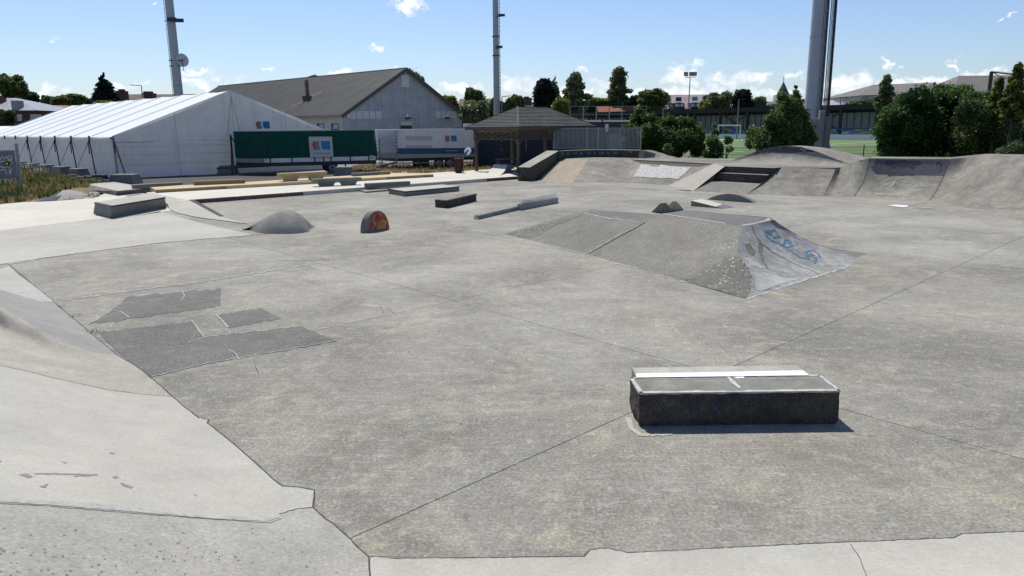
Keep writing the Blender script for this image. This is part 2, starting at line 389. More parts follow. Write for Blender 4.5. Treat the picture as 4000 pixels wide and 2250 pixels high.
def bvh(objs):
    vs = []; fs = []
    for o in objs:
        off = worldloc(o.parent) if o.parent else V((0, 0, 0)); off = off+o.location if o.parent is None else off
        n = len(vs); vs += [v.co+off for v in o.data.vertices]; fs += [tuple(i+n for i in p.vertices) for p in o.data.polygons]
    return BVHTree.FromPolygons(vs, fs)
def on(tree):
    def f(x, y):
        h = tree.ray_cast(V((0, 0, CH)), ray(x, y))
        if h[0] is None: return None
        n = h[1]; n = -n if n.dot(ray(x, y)) > 0 else n
        return h[0], n
    return f
def flat(z):
    def f(x, y):
        r = ray(x, y)
        if r.z > -1e-4: return None
        t = (z-CH)/r.z; return V((r.x*t, r.y*t, z)), V((0, 0, 1))
    return f
def hfield(fn):
    def f(x, y):
        r = ray(x, y); t = .3; o = V((0, 0, CH)); last = t
        while t < 60:
            p = o+r*t
            if p.z < fn(p.x, p.y):
                lo, hi = last, t
                for _ in range(14):
                    md = (lo+hi)/2; p = o+r*md
                    if p.z < fn(p.x, p.y): hi = md
                    else: lo = md
                p = o+r*hi; return V((p.x, p.y, fn(p.x, p.y))), V((0, 0, 1))
            last = t; t *= 1.03
        return None
    return f
def jag(pts, amp, step, closed=True):
    out = []; n = len(pts)
    for i in range(n if closed else n-1):
        a, b = V(pts[i]), V(pts[(i+1) % n]); d = (b-a).length; k = max(1, int(d/step))
        for j in range(k):
            q = a+(b-a)*j/k
            if j: q += V((noise.noise(V((q.x*.05, q.y*.05, 1))), noise.noise(V((q.x*.05, q.y*.05, 9)))))*amp
            out.append(q)
    if not closed: out.append(V(pts[-1]))
    return out
def drape(name, pts, surf, m, parent, off=.004, step=60, jg=0, jstep=25, smooth=False, c=None):
    """a sheet on a surface, its outline given as sight lines"""
    if c: pts = [px(c, *q) for q in pts]
    o2 = [V(q[:2]) for q in pts]
    if jg or step: o2 = jag(o2, jg, min(jstep, step))
    xs = [q.x for q in o2]; ys = [q.y for q in o2]
    n = len(o2); vs = list(o2)
    x = min(xs)+step/2
    while x < max(xs):
        y = min(ys)+step/2
        while y < max(ys): vs.append(V((x, y))); y += step
        x += step
    r = delaunay_2d_cdt(vs, [(i, (i+1) % n) for i in range(n)], [list(range(n))], 1, 1e-3)
    co = []; ok = []
    for q in r[0]:
        h = surf(q.x, q.y)
        if h is None: co.append(V((0, 0, 0))); ok.append(False)
        else: co.append(h[0]+h[1]*off); ok.append(True)
    fs = [tuple(f) for f in r[2] if all(ok[i] for i in f)]
    used = sorted({i for f in fs for i in f}); ix = {a: b for b, a in enumerate(used)}
    o = mesh(name, [co[i] for i in used], [tuple(ix[i] for i in f) for f in fs], m, parent, smooth)
    bm = bmesh.new(); bm.from_mesh(o.data); bmesh.ops.recalc_face_normals(bm, faces=bm.faces)
    bm.normal_update()
    if sum(f.normal.z*f.calc_area() for f in bm.faces) < 0: bmesh.ops.reverse_faces(bm, faces=bm.faces)
    bm.to_mesh(o.data); bm.free()
    return o
def stroke(name, pts, surf, wd, m, parent, off=.005, c=None, jg=0, step=12, taper=False):
    if c: pts = [px(c, *q) for q in pts]
    p2 = jag([V(q) for q in pts], jg, step, closed=False)
    h = [surf(q.x, q.y) for q in p2]; h = [q for q in h if q]
    if len(h) < 2: return None
    vs = []; fs = []
    for i, (p, n) in enumerate(h):
        tn = (h[min(i+1, len(h)-1)][0]-h[max(i-1, 0)][0]);
        sd = tn.cross(n)
        if sd.length < 1e-6: sd = V((1, 0, 0))
        sd.normalize(); wv = wd/2*(1+.5*noise.noise(V((i*.37, wd*9, 4)))) if jg else wd/2
        if taper: wv *= sin(pi*(i+.3)/(len(h)))**.5 if 0 < (i+.3)/len(h) < 1 else .2
        vs += [p+n*off-sd*wv, p+n*off+sd*wv]
    for i in range(len(h)-1): fs.append((2*i, 2*i+1, 2*i+3, 2*i+2))
    return mesh(name, vs, fs, m, parent)
def copy_tree(src, loc, rz=None, label=None, sc=None):
    c = src.copy(); S.collection.objects.link(c); c.location = loc
    if rz is not None: c.rotation_euler = (0, 0, rz)
    if sc: c.scale = (sc, sc, sc) if isinstance(sc, (int, float)) else sc
    if label: c['label'] = label
    for ch in list(src.children):
        d = ch.copy(); S.collection.objects.link(d); d.parent = c
        for gg in list(ch.children):
            e = gg.copy(); S.collection.objects.link(e); e.parent = d
    return c

# ================================================================ THE SETTING
gnd = mesh('ground', [(-900, -60, -.06), (900, -60, -.06), (2500, 4000, -.06), (-2500, 4000, -.06)], [(0, 1, 2, 3)], M_earth); tag(gnd, kind='structure')
F0 = flat(0.)
# skatepark slab: recessed base with panels parted by open joints
slab = mesh('skatepark_floor', [(-30, -3, -.03), (40, -3, -.03), (40, 48, -.03), (-30, 48, -.03)], [(0, 1, 2, 3)], M_crack); tag(slab, kind='structure')
AL = [-21.2, -16, -10.9, -5.85, -.85, 4.15, 9.2, 14.2, 19.1, 24.1, 29.2, 34]; BE = [-7.7, -2.75, 2.13, 7.1, 12.0, 16.9, 21.8, 26.7, 31.6, 36.5]
def ab(al, be):      # crossing of the two joint families
    n1 = (-.70, .714); n2 = (.755, .656); det = n1[0]*n2[1]-n1[1]*n2[0]
    return ((al*n2[1]-be*n1[1])/det, (n1[0]*be-n2[0]*al)/det)
for i in range(len(AL)-1):
    for j in range(len(BE)-1):
        g_ = .005
        q = [ab(AL[i]+g_, BE[j]+g_), ab(AL[i]+g_, BE[j+1]-g_), ab(AL[i+1]-g_, BE[j+1]-g_), ab(AL[i+1]-g_, BE[j]+g_)]
        cx = sum(a[0] for a in q)/4; cy = sum(a[1] for a in q)/4
        if cy < -2 or cy > 46 or cx < -26 or cx > 36 or (AL[i] > 30) : continue
        MB().prism([(a[0], a[1], 0) for a in q], -.028).build('floor_slab', M_floor, slab)
# dark repair patches and their pale cracks
drape('repair_patch', [(100, 1275), (355, 1112), (432, 1050), (1168, 987), (1160, 1128), (600, 1215), (240, 1262)], F0, M_patch, slab, jg=9, jstep=12, c='a')
drape('repair_patch', [(1120, 1205), (1490, 1145), (1655, 1232), (1235, 1308)], F0, M_patch, slab, jg=7, jstep=12, c='a')
drape('repair_patch', [(445, 345), (865, 298), (925, 368), (1360, 320), (1530, 385), (920, 492), (685, 550), (600, 490), (520, 425)], F0, M_patch, slab, jg=8, jstep=12, c='e')
for pts, cc, wd in (([(365, 1110), (700, 1078), (860, 1058), (960, 1066), (1150, 1066)], 'a', .03), ([(850, 1015), (872, 1045), (845, 1085)], 'a', .03), ([(95, 1278), (280, 1165), (360, 1180), (430, 1225)], 'a', .035),
                    ([(850, 395), (925, 368), (1355, 320)], 'e', .03), ([(1035, 425), (1070, 445), (1085, 470)], 'e', .03), ([(980, 268), (1035, 325)], 'e', .05), ([(865, 290), (925, 368)], 'e', .03), ([(690, 548), (920, 492), (1525, 385)], 'e', .035)):
    stroke('pale_crack', pts, F0, wd*.5, M_chip, slab, off=.008, c=cc, jg=4)
for pts, cc, wd in (([(700, 655), (880, 652)], 't', .05), ([(150, 757), (540, 705), (800, 662)], 't', .045), ([(20, 664), (90, 656)], 't', .12),
                    ([(2236, 516), (2282, 520)], 't', .35), ([(2310, 522), (2345, 523)], 't', .1)):
    stroke('worn_streak', pts, F0, wd, M_chip, slab, off=.007, c=cc, jg=5)
for pts, cc, wd in (([(955, 770), (965, 785), (962, 790)], 't', .006), ([(975, 775), (990, 790)], 't', .005), ([(640, 905), (643, 925), (650, 940)], 't', .005), ([(1130, 1060), (1165, 1068)], 't', .005)):
    stroke('hairline_crack', pts, F0, wd, M_crack, slab, off=.006, c=cc, jg=4)

# ---- sloping foreground banks: rise away from the slab on the left and towards the camera
def bankz(x, y):
    s1 = -.753*(x+1.02)-.658*(y-4.50); s2 = 4.42-y+.03*x
    def f(s, k): return k*(sqrt(max(s, 0)**2+.16)-.4)+.004 if s > 0 else .004
    z = max(f(s1, .40), f(s2, .36))
    # concave quarter on the left bank, ending in a lip
    if s1 > 0:
        al = -.658*(x+5.3)+.753*(y-9.2); tb = ((0, -.28), (.26, -.25), (.52, .05), (.72, .39), (.86, .81), (1.03, 1.19), (1.24, 2.1), (1.6, 3.2), (9, 9)); ac = -.28
        for (u0, v0), (u1, v1) in zip(tb, tb[1:]):
            if u0 <= s1 <= u1: ac = v0+(v1-v0)*(s1-u0)/(u1-u0)
        w_ = min(1, max(0, (al-ac)/.62+1)); w_ = w_*w_*(3-2*w_); fa_ = 1-min(1, max(0, (al-3.2)/2.6)); fa_ = fa_*fa_*(3-2*fa_)
        z += max(0, max(.0,   .50*min(s1, 1.7)**1.3)-z)*w_*fa_
    return min(z, 1.15)
BF = hfield(bankz)
bk = thing('skate_bank', 'pale sloping concrete banks along the near left edge of the slab', 'skate ramp', (-3.5, 3.5, 0))
EDGE = [(45, 45), (90, 88), (135, 120), (190, 162), (245, 210), (320, 275), (405, 345), (470, 400), (530, 450), (600, 490), (645, 520), (685, 555), (730, 590), (780, 638), (830, 680), (900, 735), (945, 742), (938, 757), (1000, 805), (1080, 870), (1130, 915), (1180, 960), (1240, 1015), (1282, 1045), (1360, 1050), (1425, 1062), (1418, 1140)]
def ee(i, j): return EDGE[i:j+1]
drape('bank_panel', [(-300, 140), (0, 60)]+ee(0, 2)+[(70, 135), (0, 147), (-300, 175)], BF, M_pale, bk, c='e', smooth=True, step=30)
drape('bank_panel', [(-300, 175), (0, 147), (70, 135)]+ee(2, 4)+[(190, 208), (90, 180), (0, 152), (-300, 195)], BF, M_chip, bk, c='e', smooth=True, step=30)
drape('bank_panel', [(-300, 195), (0, 152), (90, 180), (190, 208)]+ee(4, 8)+[(440, 440), (300, 398), (190, 345), (100, 285), (0, 228), (-300, 160)], BF, M_lav, bk, c='e', smooth=True, step=12)
drape('bank_panel', [(-300, 160), (0, 228), (100, 285), (190, 345), (300, 398), (440, 440)]+ee(8, 13)+[(640, 628), (500, 610), (380, 585), (270, 560), (130, 525), (0, 498), (-300, 430)], BF, concrete('tan_grey_concrete', (.41, .395, .355), (.34, .33, .30), (.47, .455, .42), patch=.4, grit=.35), bk, c='e', smooth=True, step=12)
drape('bank_panel', [(-300, 430), (0, 498), (130, 525), (270, 560), (380, 585), (500, 610), (640, 628)]+ee(13, 26)+[(1265, 1170), (1275, 1190), (1220, 1208), (1100, 1203), (900, 1185), (700, 1170), (500, 1152), (200, 1128), (0, 1118), (-300, 1110)], BF, M_pale, bk, c='e', smooth=True, step=45)
low = [(-300, 1110), (0, 1118), (200, 1128), (500, 1152), (700, 1170), (900, 1185), (1100, 1203), (1220, 1208), (1275, 1190), (1265, 1170), (1418, 1140), (1450, 1170), (1500, 1205), (1570, 1265), (1620, 1320), (1668, 1362), (1672, 1450), (1665, 1620), (-300, 1620)]
drape('bank_panel', low, BF, M_tanc, bk, c='e', smooth=True, step=50)
drape('bank_panel', [(932, 1402), (1000, 1408), (1150, 1405), (1270, 1403), (1380, 1402), (1470, 1401), (1485, 1384), (1530, 1380), (1560, 1388), (1580, 1392), (1700, 1388), (1800, 1380), (1900, 1374), (2050, 1368), (2200, 1360), (2400, 1354), (2420, 1344), (2576, 1338), (2900, 1322), (2900, 1600), (935, 1600)], BF, M_pale, bk, c='t', smooth=True, step=30, jg=5)
# seams, chipped ridge, drips
for pts, wd in ((EDGE[:], .018), ([(0, 498), (130, 525), (270, 560), (380, 585), (500, 610), (640, 628), (780, 638)], .012), ([(1265, 1170), (1340, 1150), (1418, 1140)], .016), ([(0, 1124), (200, 1134), (500, 1160), (900, 1190), (1220, 1212), (1275, 1192)], .010),
                ([(1418, 1140), (1450, 1172), (1500, 1208), (1570, 1268), (1620, 1322), (1670, 1365), (1675, 1450), (1680, 1600)], .016)):
    stroke('seam', pts, BF, wd*.6, M_crack, bk, off=.006, c='e', jg=3)
stroke('seam', [(932, 1402), (1150, 1405), (1470, 1401), (1485, 1384), (1530, 1380), (1580, 1392), (1800, 1380), (2050, 1368), (2400, 1354), (2420, 1344), (2576, 1338)], BF, .007, M_crack, bk, off=.006, c='t', jg=3)
stroke('seam', [(2140, 1370), (2165, 1410), (2190, 1480)], BF, .005, M_crack, bk, off=.006, c='t', jg=5)
drape('chipped_edge', [(-300, 1075), (0, 1085), (150, 1110), (300, 1112), (460, 1128), (560, 1136), (700, 1158), (900, 1178), (1100, 1185), (1230, 1176), (1270, 1188), (1215, 1204), (1100, 1200), (900, 1187), (700, 1170), (500, 1153), (200, 1129), (0, 1117), (-300, 1105)], BF, M_chip, bk, off=.007, c='e', smooth=True, step=20, jg=5)
M_spill = mat('mauve_stain', (.27, .205, .235), .85, fine=.3)
for pts in ([(85, 992), (120, 988), (150, 1002), (130, 1010)], [(155, 985), (300, 988), (440, 991), (445, 997), (340, 1003), (330, 998), (400, 995), (160, 991)], [(178, 1048), (222, 1032), (208, 1053)], [(508, 1003), (530, 998), (540, 1008), (520, 1012)], [(545, 1030), (560, 1032), (605, 1052), (590, 1056), (555, 1043)], [(495, 892), (520, 895), (518, 900), (500, 899)], [(280, 936), (305, 938), (300, 944)], [(0, 928), (10, 934), (0, 938)], [(876, 1084), (893, 1086), (888, 1091)]):
    drape('stain', pts, BF, M_spill, bk, off=.006, c='e', step=30, jg=3, jstep=8)
for i in range(150):
    random.seed(500+i); x = random.uniform(-20, 1560) ; y = 1215+random.random()**.8*235
    if x > 1000 and random.random() < .6: continue
    if y < 1150+x*.06: continue
    rx = random.uniform(2.5, 9); ry = rx*random.uniform(.35, .6)
    if i < 70 and y < 1300: y += 90
    pts = [(x+rx*cos(a)*random.uniform(.7, 1.2), y+ry*sin(a)*random.uniform(.7, 1.2)) for a in [k*pi/4 for k in range(8)]]
    pts = [px('e', *q) for q in pts]; hh = [BF(*q) for q in pts]
    if all(hh): mesh('lichen_spot', [h[0]+V((0, 0, .006)) for h in hh], [tuple(range(8))], mat('lichen_spot', (.21, .20, .17), .9, fine=.3), bk)
# weeds in the seam
def weeds(name, label, spots, n, h, m, cat='plant', group=None, spread=.06):
    n = n*.5; h = h*.55; spread = spread*.7
    for (c_, x, y, k) in spots:
        r = BF(*px(c_, x, y)) or F0(*px(c_, x, y)); p = r[0]; mb = MB()
        for _ in range(int(n*k)):
            a = random.uniform(0, 2*pi); q = p+V((random.gauss(0, spread*k), random.gauss(0, spread*k), 0)); l = h*random.uniform(.4, 1)*k
            d = V((cos(a), sin(a), 0)); t = q+d*l*.5+V((0, 0, l)); sd = V((-d.y, d.x, 0))*l*.12
            mb.add([q-sd, q+sd, t+sd*.6, t-sd*.6], [(0, 1, 2, 3)])
        o = mb.build(name, m); tag(o, label, None, group, 'stuff')
weeds('weed', 'low green weed growing in the seam of the near left bank', [('e', 275, 232, 1.2), ('e', 330, 274, 1.3), ('e', 422, 348, 1.6)], 60, .045, M_weed, group='weeds in the bank seam')
weeds('dry_weed', 'dry brown weed in the seam of the near left bank', [('e', 395, 325, 1), ('e', 460, 385, 1.1), ('e', 515, 430, 1), ('e', 1462, 1185, .8), ('e', 375, 312, .9), ('e', 545, 458, .7)], 50, .03, mat('dry_weed', (.30, .20, .10), .9, island=.5), group='dry weeds in the bank seam')

# ---- light upper-left apron
ap = thing('upper_apron', None, None, (-14, 20, 0), kind='structure')
drape('apron_panel', [(-200, 588), (0, 581), (120, 566), (240, 552), (330, 545), (402, 532), (500, 560), (560, 574), (640, 592), (575, 597), (400, 612), (180, 640), (0, 666), (-200, 700)], F0, M_pale, ap, off=.006, c='t')
drape('apron_panel', [(-200, 530), (0, 514), (75, 507), (210, 488), (300, 482), (400, 490), (470, 500), (430, 530), (330, 545), (240, 552), (120, 566), (0, 581), (-200, 588)], F0, M_white, ap, off=.006, c='t')
stroke('seam', [(-100, 684), (0, 666), (180, 640), (400, 612), (575, 597), (680, 588)], F0, .02, M_crack, ap, off=.009, c='t', jg=3)
stroke('seam', [(0, 581), (120, 566), (240, 552), (330, 545), (402, 532)], F0, .012, M_crack, ap, off=.009, c='t', jg=1)

# ================================================================ SKATE OBSTACLES
def slabtop(name, label, cat, top, z0, h, m, group=None, flare=None, edge=None, bev=.012, cc=None, bot=None, part='body', capm=None):
    """a cast block: top outline as sight lines at level z0+h"""
    T = [P(cc, x, y, z0+h) for x, y in top]
    c = sum(T, V())/len(T); t = thing(name, label, cat, (c.x, c.y, z0), group)
    b = MB().prism(T, z0-.004 if bot is None else [P(cc, x, y, z0-.004) for x, y in bot], flare).build(part, m, t, bevel=bev)
    if edge:
        for i, j in edge:
            p, q = T[i], T[j]; d = (q-p).normalized()
            MB().bar(p+V((0, 0, -.018)), q+V((0, 0, -.018)), .06, .05).build('coping', M_line, t)
    return t, T, b
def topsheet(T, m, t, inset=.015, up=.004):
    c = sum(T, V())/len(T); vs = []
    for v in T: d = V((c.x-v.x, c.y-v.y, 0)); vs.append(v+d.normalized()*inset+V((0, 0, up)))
    return mesh('top_sheet', vs, [tuple(range(len(vs)))], m, t)  # the top gets a sheet with a tone of its own
# near box and the pale ledge behind it
t, T, b = slabtop('manual_pad', 'long grimy dark concrete box standing nearest the camera', 'skate box', [(425, 398), (2112, 378), (1940, 247), (1150, 255), (350, 268)], 0, .34, M_dark, cc='x', bev=.018)
bpy.data.objects.remove(b)
zt = .34; A0, A1, A2, A3 = P('x', 425, 398, zt), P('x', 2112, 378, zt), P('x', 1940, 247, zt), P('x', 346, 268, zt)
def ringf(k, z, n=40):
    cs = [A0, A1, A2, A3]; c = sum(cs, V())/4; out = []
    for i in range(4):
        a, b_ = cs[i], cs[(i+1) % 4]
        m_ = n if i % 2 == 0 else 10
        for j in range(m_):
            q = a+(b_-a)*j/m_; d = V((q.x-c.x, q.y-c.y, 0)); w_ = noise.noise(V((q.x*7, q.y*7, z*9)))*.016+noise.noise(V((q.x*22, q.y*22, z*25)))*.008
            nn = V((d.x/1.0, d.y/.22, 0)).normalized(); out.append(V((q.x, q.y, 0))+nn*(w_ if 0 < k else 0)-nn*(.0 if z > .3 else .02*max(0, (.08-z)/.08))+V((0, 0, z)))
    return out
lv = [0, .03, .07, .11, .15, .19, .23, .27, .30, .325]
rows = [ringf(1, z) for z in lv]+[ringf(0, zt-.004)]; rows = [r+[r[0]] for r in rows]
body = MB().grid(rows).build('body', M_dark, t, smooth=False)
tp = MB().prism([A0, A1, A2, A3], zt-.03).build('top', concrete('box_top_concrete', (.25, .25, .235), (.17, .17, .16), (.36, .36, .34), patch=.5, grit=.35, scale=2), t, bevel=.012)
bt = bvh([body, tp]); BT = on(bt)
M_chipw = mat('chalky_concrete_edge', (.60, .585, .55), .85, var=.35, vs=9, fine=.3, fs=30)
cs = [A0, A1, A2, A3]; cc_ = sum(cs, V())/4
for i, iw in ((0, .034), (1, .028), (2, .026), (3, .034)):
    p_, q_ = cs[i], cs[(i+1) % 4]; n_ = int((q_-p_).length/.04); d_ = (q_-p_).normalized(); ni = V((-d_.y, d_.x, 0)); ni = ni if ni.dot(cc_-p_) > 0 else -ni; vs = []; fs = []
    for k_ in range(n_+1):
        b_ = lerp(p_, q_, k_/n_); w_ = iw*(1+.7*noise.noise(V((b_.x*9, b_.y*9, i)))); l_ = .010+.012*max(0, noise.noise(V((b_.x*12, b_.y*12, 7+i))))
        vs += [b_+ni*w_+V((0, 0, .003)), b_-ni*.004+V((0, 0, .003)), b_-ni*.005-V((0, 0, l_))]
    for k_ in range(n_): fs += [(3*k_, 3*k_+3, 3*k_+4, 3*k_+1), (3*k_+1, 3*k_+4, 3*k_+5, 3*k_+2)]
    mesh('worn_edge', vs, fs, M_chipw, t)
drape('chip', [(1155, 262), (1180, 262), (1275, 350), (1262, 362), (1205, 325)], BT, M_chipw, t, off=.004, c='x', step=10, jg=3, jstep=6)
drape('chip', [(1215, 268), (1250, 260), (1305, 262), (1300, 274), (1240, 278)], BT, M_wpaint, t, off=.004, c='x', step=10, jg=2, jstep=6)
stroke('scratch', [(500, 285), (800, 279), (1100, 277)], BT, .012, M_chip, t, off=.003, c='x', jg=2); stroke('scratch', [(1300, 285), (1600, 281), (1900, 280)], BT, .012, M_chip, t, off=.003, c='x', jg=2)
M_fadeb = mat('faded_blue_spray', (.022, .045, .085), .8, fine=.4)
for pts in ([(785, 440), (782, 500)], [(850, 560), (850, 480), (885, 455), (920, 480), (915, 540)], [(1010, 545), (1060, 500), (1150, 480), (1165, 450), (1120, 435)], [(1100, 520), (1040, 580)], [(1300, 500), (1340, 520), (1380, 500)], [(1350, 430), (1340, 520)], [(1430, 440), (1450, 470), (1470, 450)], [(1600, 530), (1570, 590)]):
    stroke('spray_mark', pts, BT, .02, M_fadeb, t, off=.004, c='x', jg=1)
stroke('crack', [(1290, 395), (1285, 450), (1270, 540), (1240, 590), (1225, 650)], BT, .008, M_crack, t, off=.004, c='x', jg=6)
for x in (910, 1530):
    drape('lifting_slot', [(x-45, 622), (x+45, 620), (x+45, 642), (x-45, 645)], BT, M_crack, t, off=.003, c='x', step=10)
stroke('sand_line', [(325, 605), (360, 700), (430, 752), (700, 745)], F0, .05, mat('pale_sand_stain', (.42, .39, .32), .95, fine=.2), t, off=.005, c='x', jg=6)
# pale ledge behind: grey strip and a brighter white strip
z2_ = .345
t, T, b = slabtop('white_strip_ledge', 'low pale concrete ledge with a bright white strip, right behind the nearest box', 'skate ledge', [(401, 270), (1850, 251), (1740, 165), (360, 187)], 0, z2_, M_block, cc='x', bev=.01)
mesh('grey_strip', [v+V((0, 0, .003)) for v in PL('x', [(392, 236), (1793, 209), (1741, 166), (361, 188)], z2_)], [(0, 1, 2, 3)], concrete('pale_strip', (.45, .44, .42), (.36, .355, .34), (.55, .54, .52), patch=.4, scale=2), t)
q = PL('x', [(402, 270), (1850, 251), (1795, 210), (392, 237)], z2_); mesh('white_strip', [v+V((0, 0, .004)) for v in q], [(0, 1, 2, 3)], M_wpaint, t)

# ---- funbox
t = thing('funbox', 'large low pyramid ramp mid-slab with blue graffiti on its curved end', 'skate ramp', (4, 16, 0)); FB = t
z1, z2 = .58, .8
T0, S0, N0 = P('p', 1967, 913), P('p', 2296, 993), P('q', 1205, 980)
R1, R2, RB, RC = P('b', 1440, 337, z1), P('b', 1870, 405, z1), P('b', 1590, 318, z1), P('b', 1985, 345, z1)
P1, P5, PB = P('q', 440, 198, z2), P('q', 1160, 312, z2), P('q', 650, 165, z2)
nn = 9
secL = PL('q', [(1165, 314, 0.8), (1142, 400, 0.68), (1132, 480, 0.57), (1136, 560, 0.46), (1168, 615, 0.38), (1225, 685, 0.28), (1255, 770, 0.18), (1250, 870, 0.08), (1205, 980, 0)])
secA = [lerp(R1, T0, i/8) for i in range(9)]; secM = [lerp(R2, S0, i/8) for i in range(9)]
rows = [[lerp(secA[i], secM[i], j/6) for i in range(9)] for j in range(7)]
bl = MB().grid(rows).build('bank', M_speckl, t)
secP = [lerp(P1, S0+(N0-S0)*.004, i/8) for i in range(9)]
q3 = [lerp(lerp(P1, P5, .6), lerp(S0, N0, .6), i/8) for i in range(9)]; q4 = [lerp(lerp(P1, P5, .85), lerp(S0, N0, .86), i/8) for i in range(9)]
for i in range(4, 9): q4[i].z += .10*sin(pi*(i-3)/5.5)*.5
rr = catmull([secP, [lerp(secP[i], q3[i], .5) for i in range(9)], q3, q4, secL], 6); rr = transpose(catmull(transpose(rr), 3))
br = MB().grid(rr).build('bank', M_speckl, t, smooth=True)
secQ = PL('q', [(1255, 300, 0.8), (1270, 355, 0.7), (1300, 410, 0.6), (1345, 465, 0.49), (1410, 525, 0.37), (1500, 585, 0.25), (1620, 640, 0.15), (1760, 695, 0.06), (1900, 755, 0)])
secR = PL('q', [(1420, 262, 0.8), (1455, 300, 0.71), (1500, 345, 0.61), (1560, 395, 0.5), (1640, 450, 0.38), (1740, 510, 0.27), (1860, 565, 0.16), (2000, 620, 0.06), (2140, 680, 0)])
secS = PL('q', [(1466, 258, 0.8), (1505, 290, 0.72), (1560, 325, 0.63), (1625, 362, 0.53), (1700, 405, 0.42), (1790, 450, 0.31), (1900, 495, 0.2), (2060, 545, 0.09), (2218, 605, 0)])
rr = catmull([secL, secQ, secR, secS], 6); rr = transpose(catmull(transpose(rr), 3))
M_qp = concrete('quarter_concrete', (.42, .43, .445), (.25, .255, .265), (.56, .56, .55), patch=1.0, grit=.3, pale=.6, scale=2)
qp = MB().grid(rr).build('quarter_pipe', M_qp, t, smooth=True)
BKC = P('q', 1390, 225, z2)
top = [P1, P5, P('q', 1255, 300, z2), P('q', 1420, 262, z2), P('q', 1466, 258, z2), P('q', 1430, 232, z2), PB]
dk = MB().prism([v-V((0, 0, .002)) for v in top], -.01).build('deck', M_patch, t)
ld = MB().prism([v-V((0, 0, .003)) for v in (R1, R2, P1+V((0, 0, z1-z2)), RC, RB)], -.01).build('low_deck', M_patch, t)
mesh('end_bank', [R1, T0, P('b', 1100, 400, 0)*1.0+V((2.0, 3.5, 0)), RB], [(0, 1, 2, 3)], M_speck, t)
sk = [V((v.x, v.y, -.01)) for v in secS]
MB().grid([secS, [lerp(v, V((v.x+.5, v.y+.6, 0)), 1) for v in sk]]).build('back_face', M_speckl, t)
F3 = on(bvh([bl, br])); 
drape('aggregate_patch', [(885, 489), (1020, 449), (1210, 397), (1425, 347), (1330, 388), (1250, 412), (1150, 470), (1070, 515), (1000, 512)], F3, M_speck, t, off=.006, c='b', step=12, jg=5, jstep=10)
M_speckm = concrete('mid_aggregate_concrete', (.235, .228, .21), (.185, .18, .165), (.30, .29, .27), patch=.5, grit=.6, speck=.4)
drape('aggregate_patch', [(1205, 978), (700, 832), (480, 770), (560, 720), (720, 650), (860, 560), (980, 480), (1100, 400), (1150, 430), (1136, 560), (1170, 620), (1225, 690), (1255, 770), (1250, 870)], F3, M_speckm, t, off=.003, c='q', step=20, jg=14, jstep=10)
drape('aggregate_patch', [(1205, 978), (900, 880), (640, 800), (720, 790), (800, 740), (880, 700), (960, 650), (1040, 600), (1130, 590), (1170, 620), (1225, 690), (1255, 770), (1250, 870)], F3, M_speck, t, off=.008, c='q', step=20, jg=16, jstep=10)
DK = on(bvh([dk, ld]))
for pts, c_, s_, wd in (([(1440, 339), (1600, 368), (1860, 402)], 'b', F3, .03), ([(445, 200), (760, 245), (1085, 297), (1160, 313)], 'q', F3, .03), ([(0, 655), (180, 690), (380, 740), (620, 815), (760, 850)], 'q', F0, .05), ([(1205, 985), (1450, 900), (1900, 760), (2140, 684)], 'q', F0, .05),
                        ([(1461, 633), (1545, 575), (1700, 490), (1870, 407)], 'b', F3, .03), ([(1560, 655), (1590, 620)], 'b', F3, .02), ([(1240, 580), (1360, 612), (1460, 634)], 'b', F0, .03)):
    stroke('chipped_line', pts, s_, wd, M_chip, t, off=.006, c=c_, jg=5, step=10)
stroke('seam', [(1461, 635), (1545, 580), (1700, 494), (1870, 411)], F3, .007, M_crack, t, off=.008, c='b', jg=1)
drape('coping_strip', [(1160, 312), (1255, 300), (1420, 262), (1464, 256), (1430, 236), (1390, 246), (1385, 258), (1300, 280), (1165, 302)], DK, concrete('coping_concrete', (.42, .42, .41), (.34, .34, .335), (.5, .5, .49), patch=.3), t, off=.004, c='q', step=20)
stroke('coping_edge', [(652, 168), (1000, 196), (1350, 227), (1428, 236)], DK, .07, concrete('coping_concrete'), t, off=.008, c='q')
FQ = on(bvh([qp]))
drape('worn_patch', [(1195, 480), (1235, 465), (1285, 540), (1280, 585), (1240, 570), (1205, 530)], FQ, concrete('ochre_worn', (.22, .205, .175), (.17, .16, .14), None, grit=.6), t, off=.004, c='q', step=20, jg=6, jstep=10)
drape('worn_patch', [(1320, 460), (1360, 480), (1350, 560), (1370, 640), (1430, 720), (1390, 700), (1340, 620), (1315, 530)], FQ, concrete('ochre_worn', None, None), t, off=.004, c='q', step=20, jg=6, jstep=10)
drape('pale_worn_patch', [(1290, 730), (1400, 740), (1560, 790), (1740, 770), (1500, 850), (1350, 905), (1300, 900), (1280, 820)], FQ, concrete('pale_blue_worn', (.44, .46, .47), (.37, .39, .40), (.52, .53, .52), patch=.5, scale=2), t, off=.004, c='q', step=20, jg=12, jstep=12)
drape('pale_worn_patch', [(1180, 600), (1230, 600), (1330, 660), (1370, 700), (1330, 700), (1240, 670)], FQ, concrete('pale_blue_worn', None, None), t, off=.004, c='q', step=20, jg=6, jstep=12)
stroke('seam', [(1255, 306), (1275, 370), (1345, 470), (1460, 560), (1640, 655), (1880, 750)], FQ, .02, M_crack, t, off=.005, c='q', jg=6)
M_bs = mat('blue_spray', (.08, .20, .31), .75, fine=.45); M_vs = mat('violet_spray', (.38, .27, .47), .7, fine=.3)
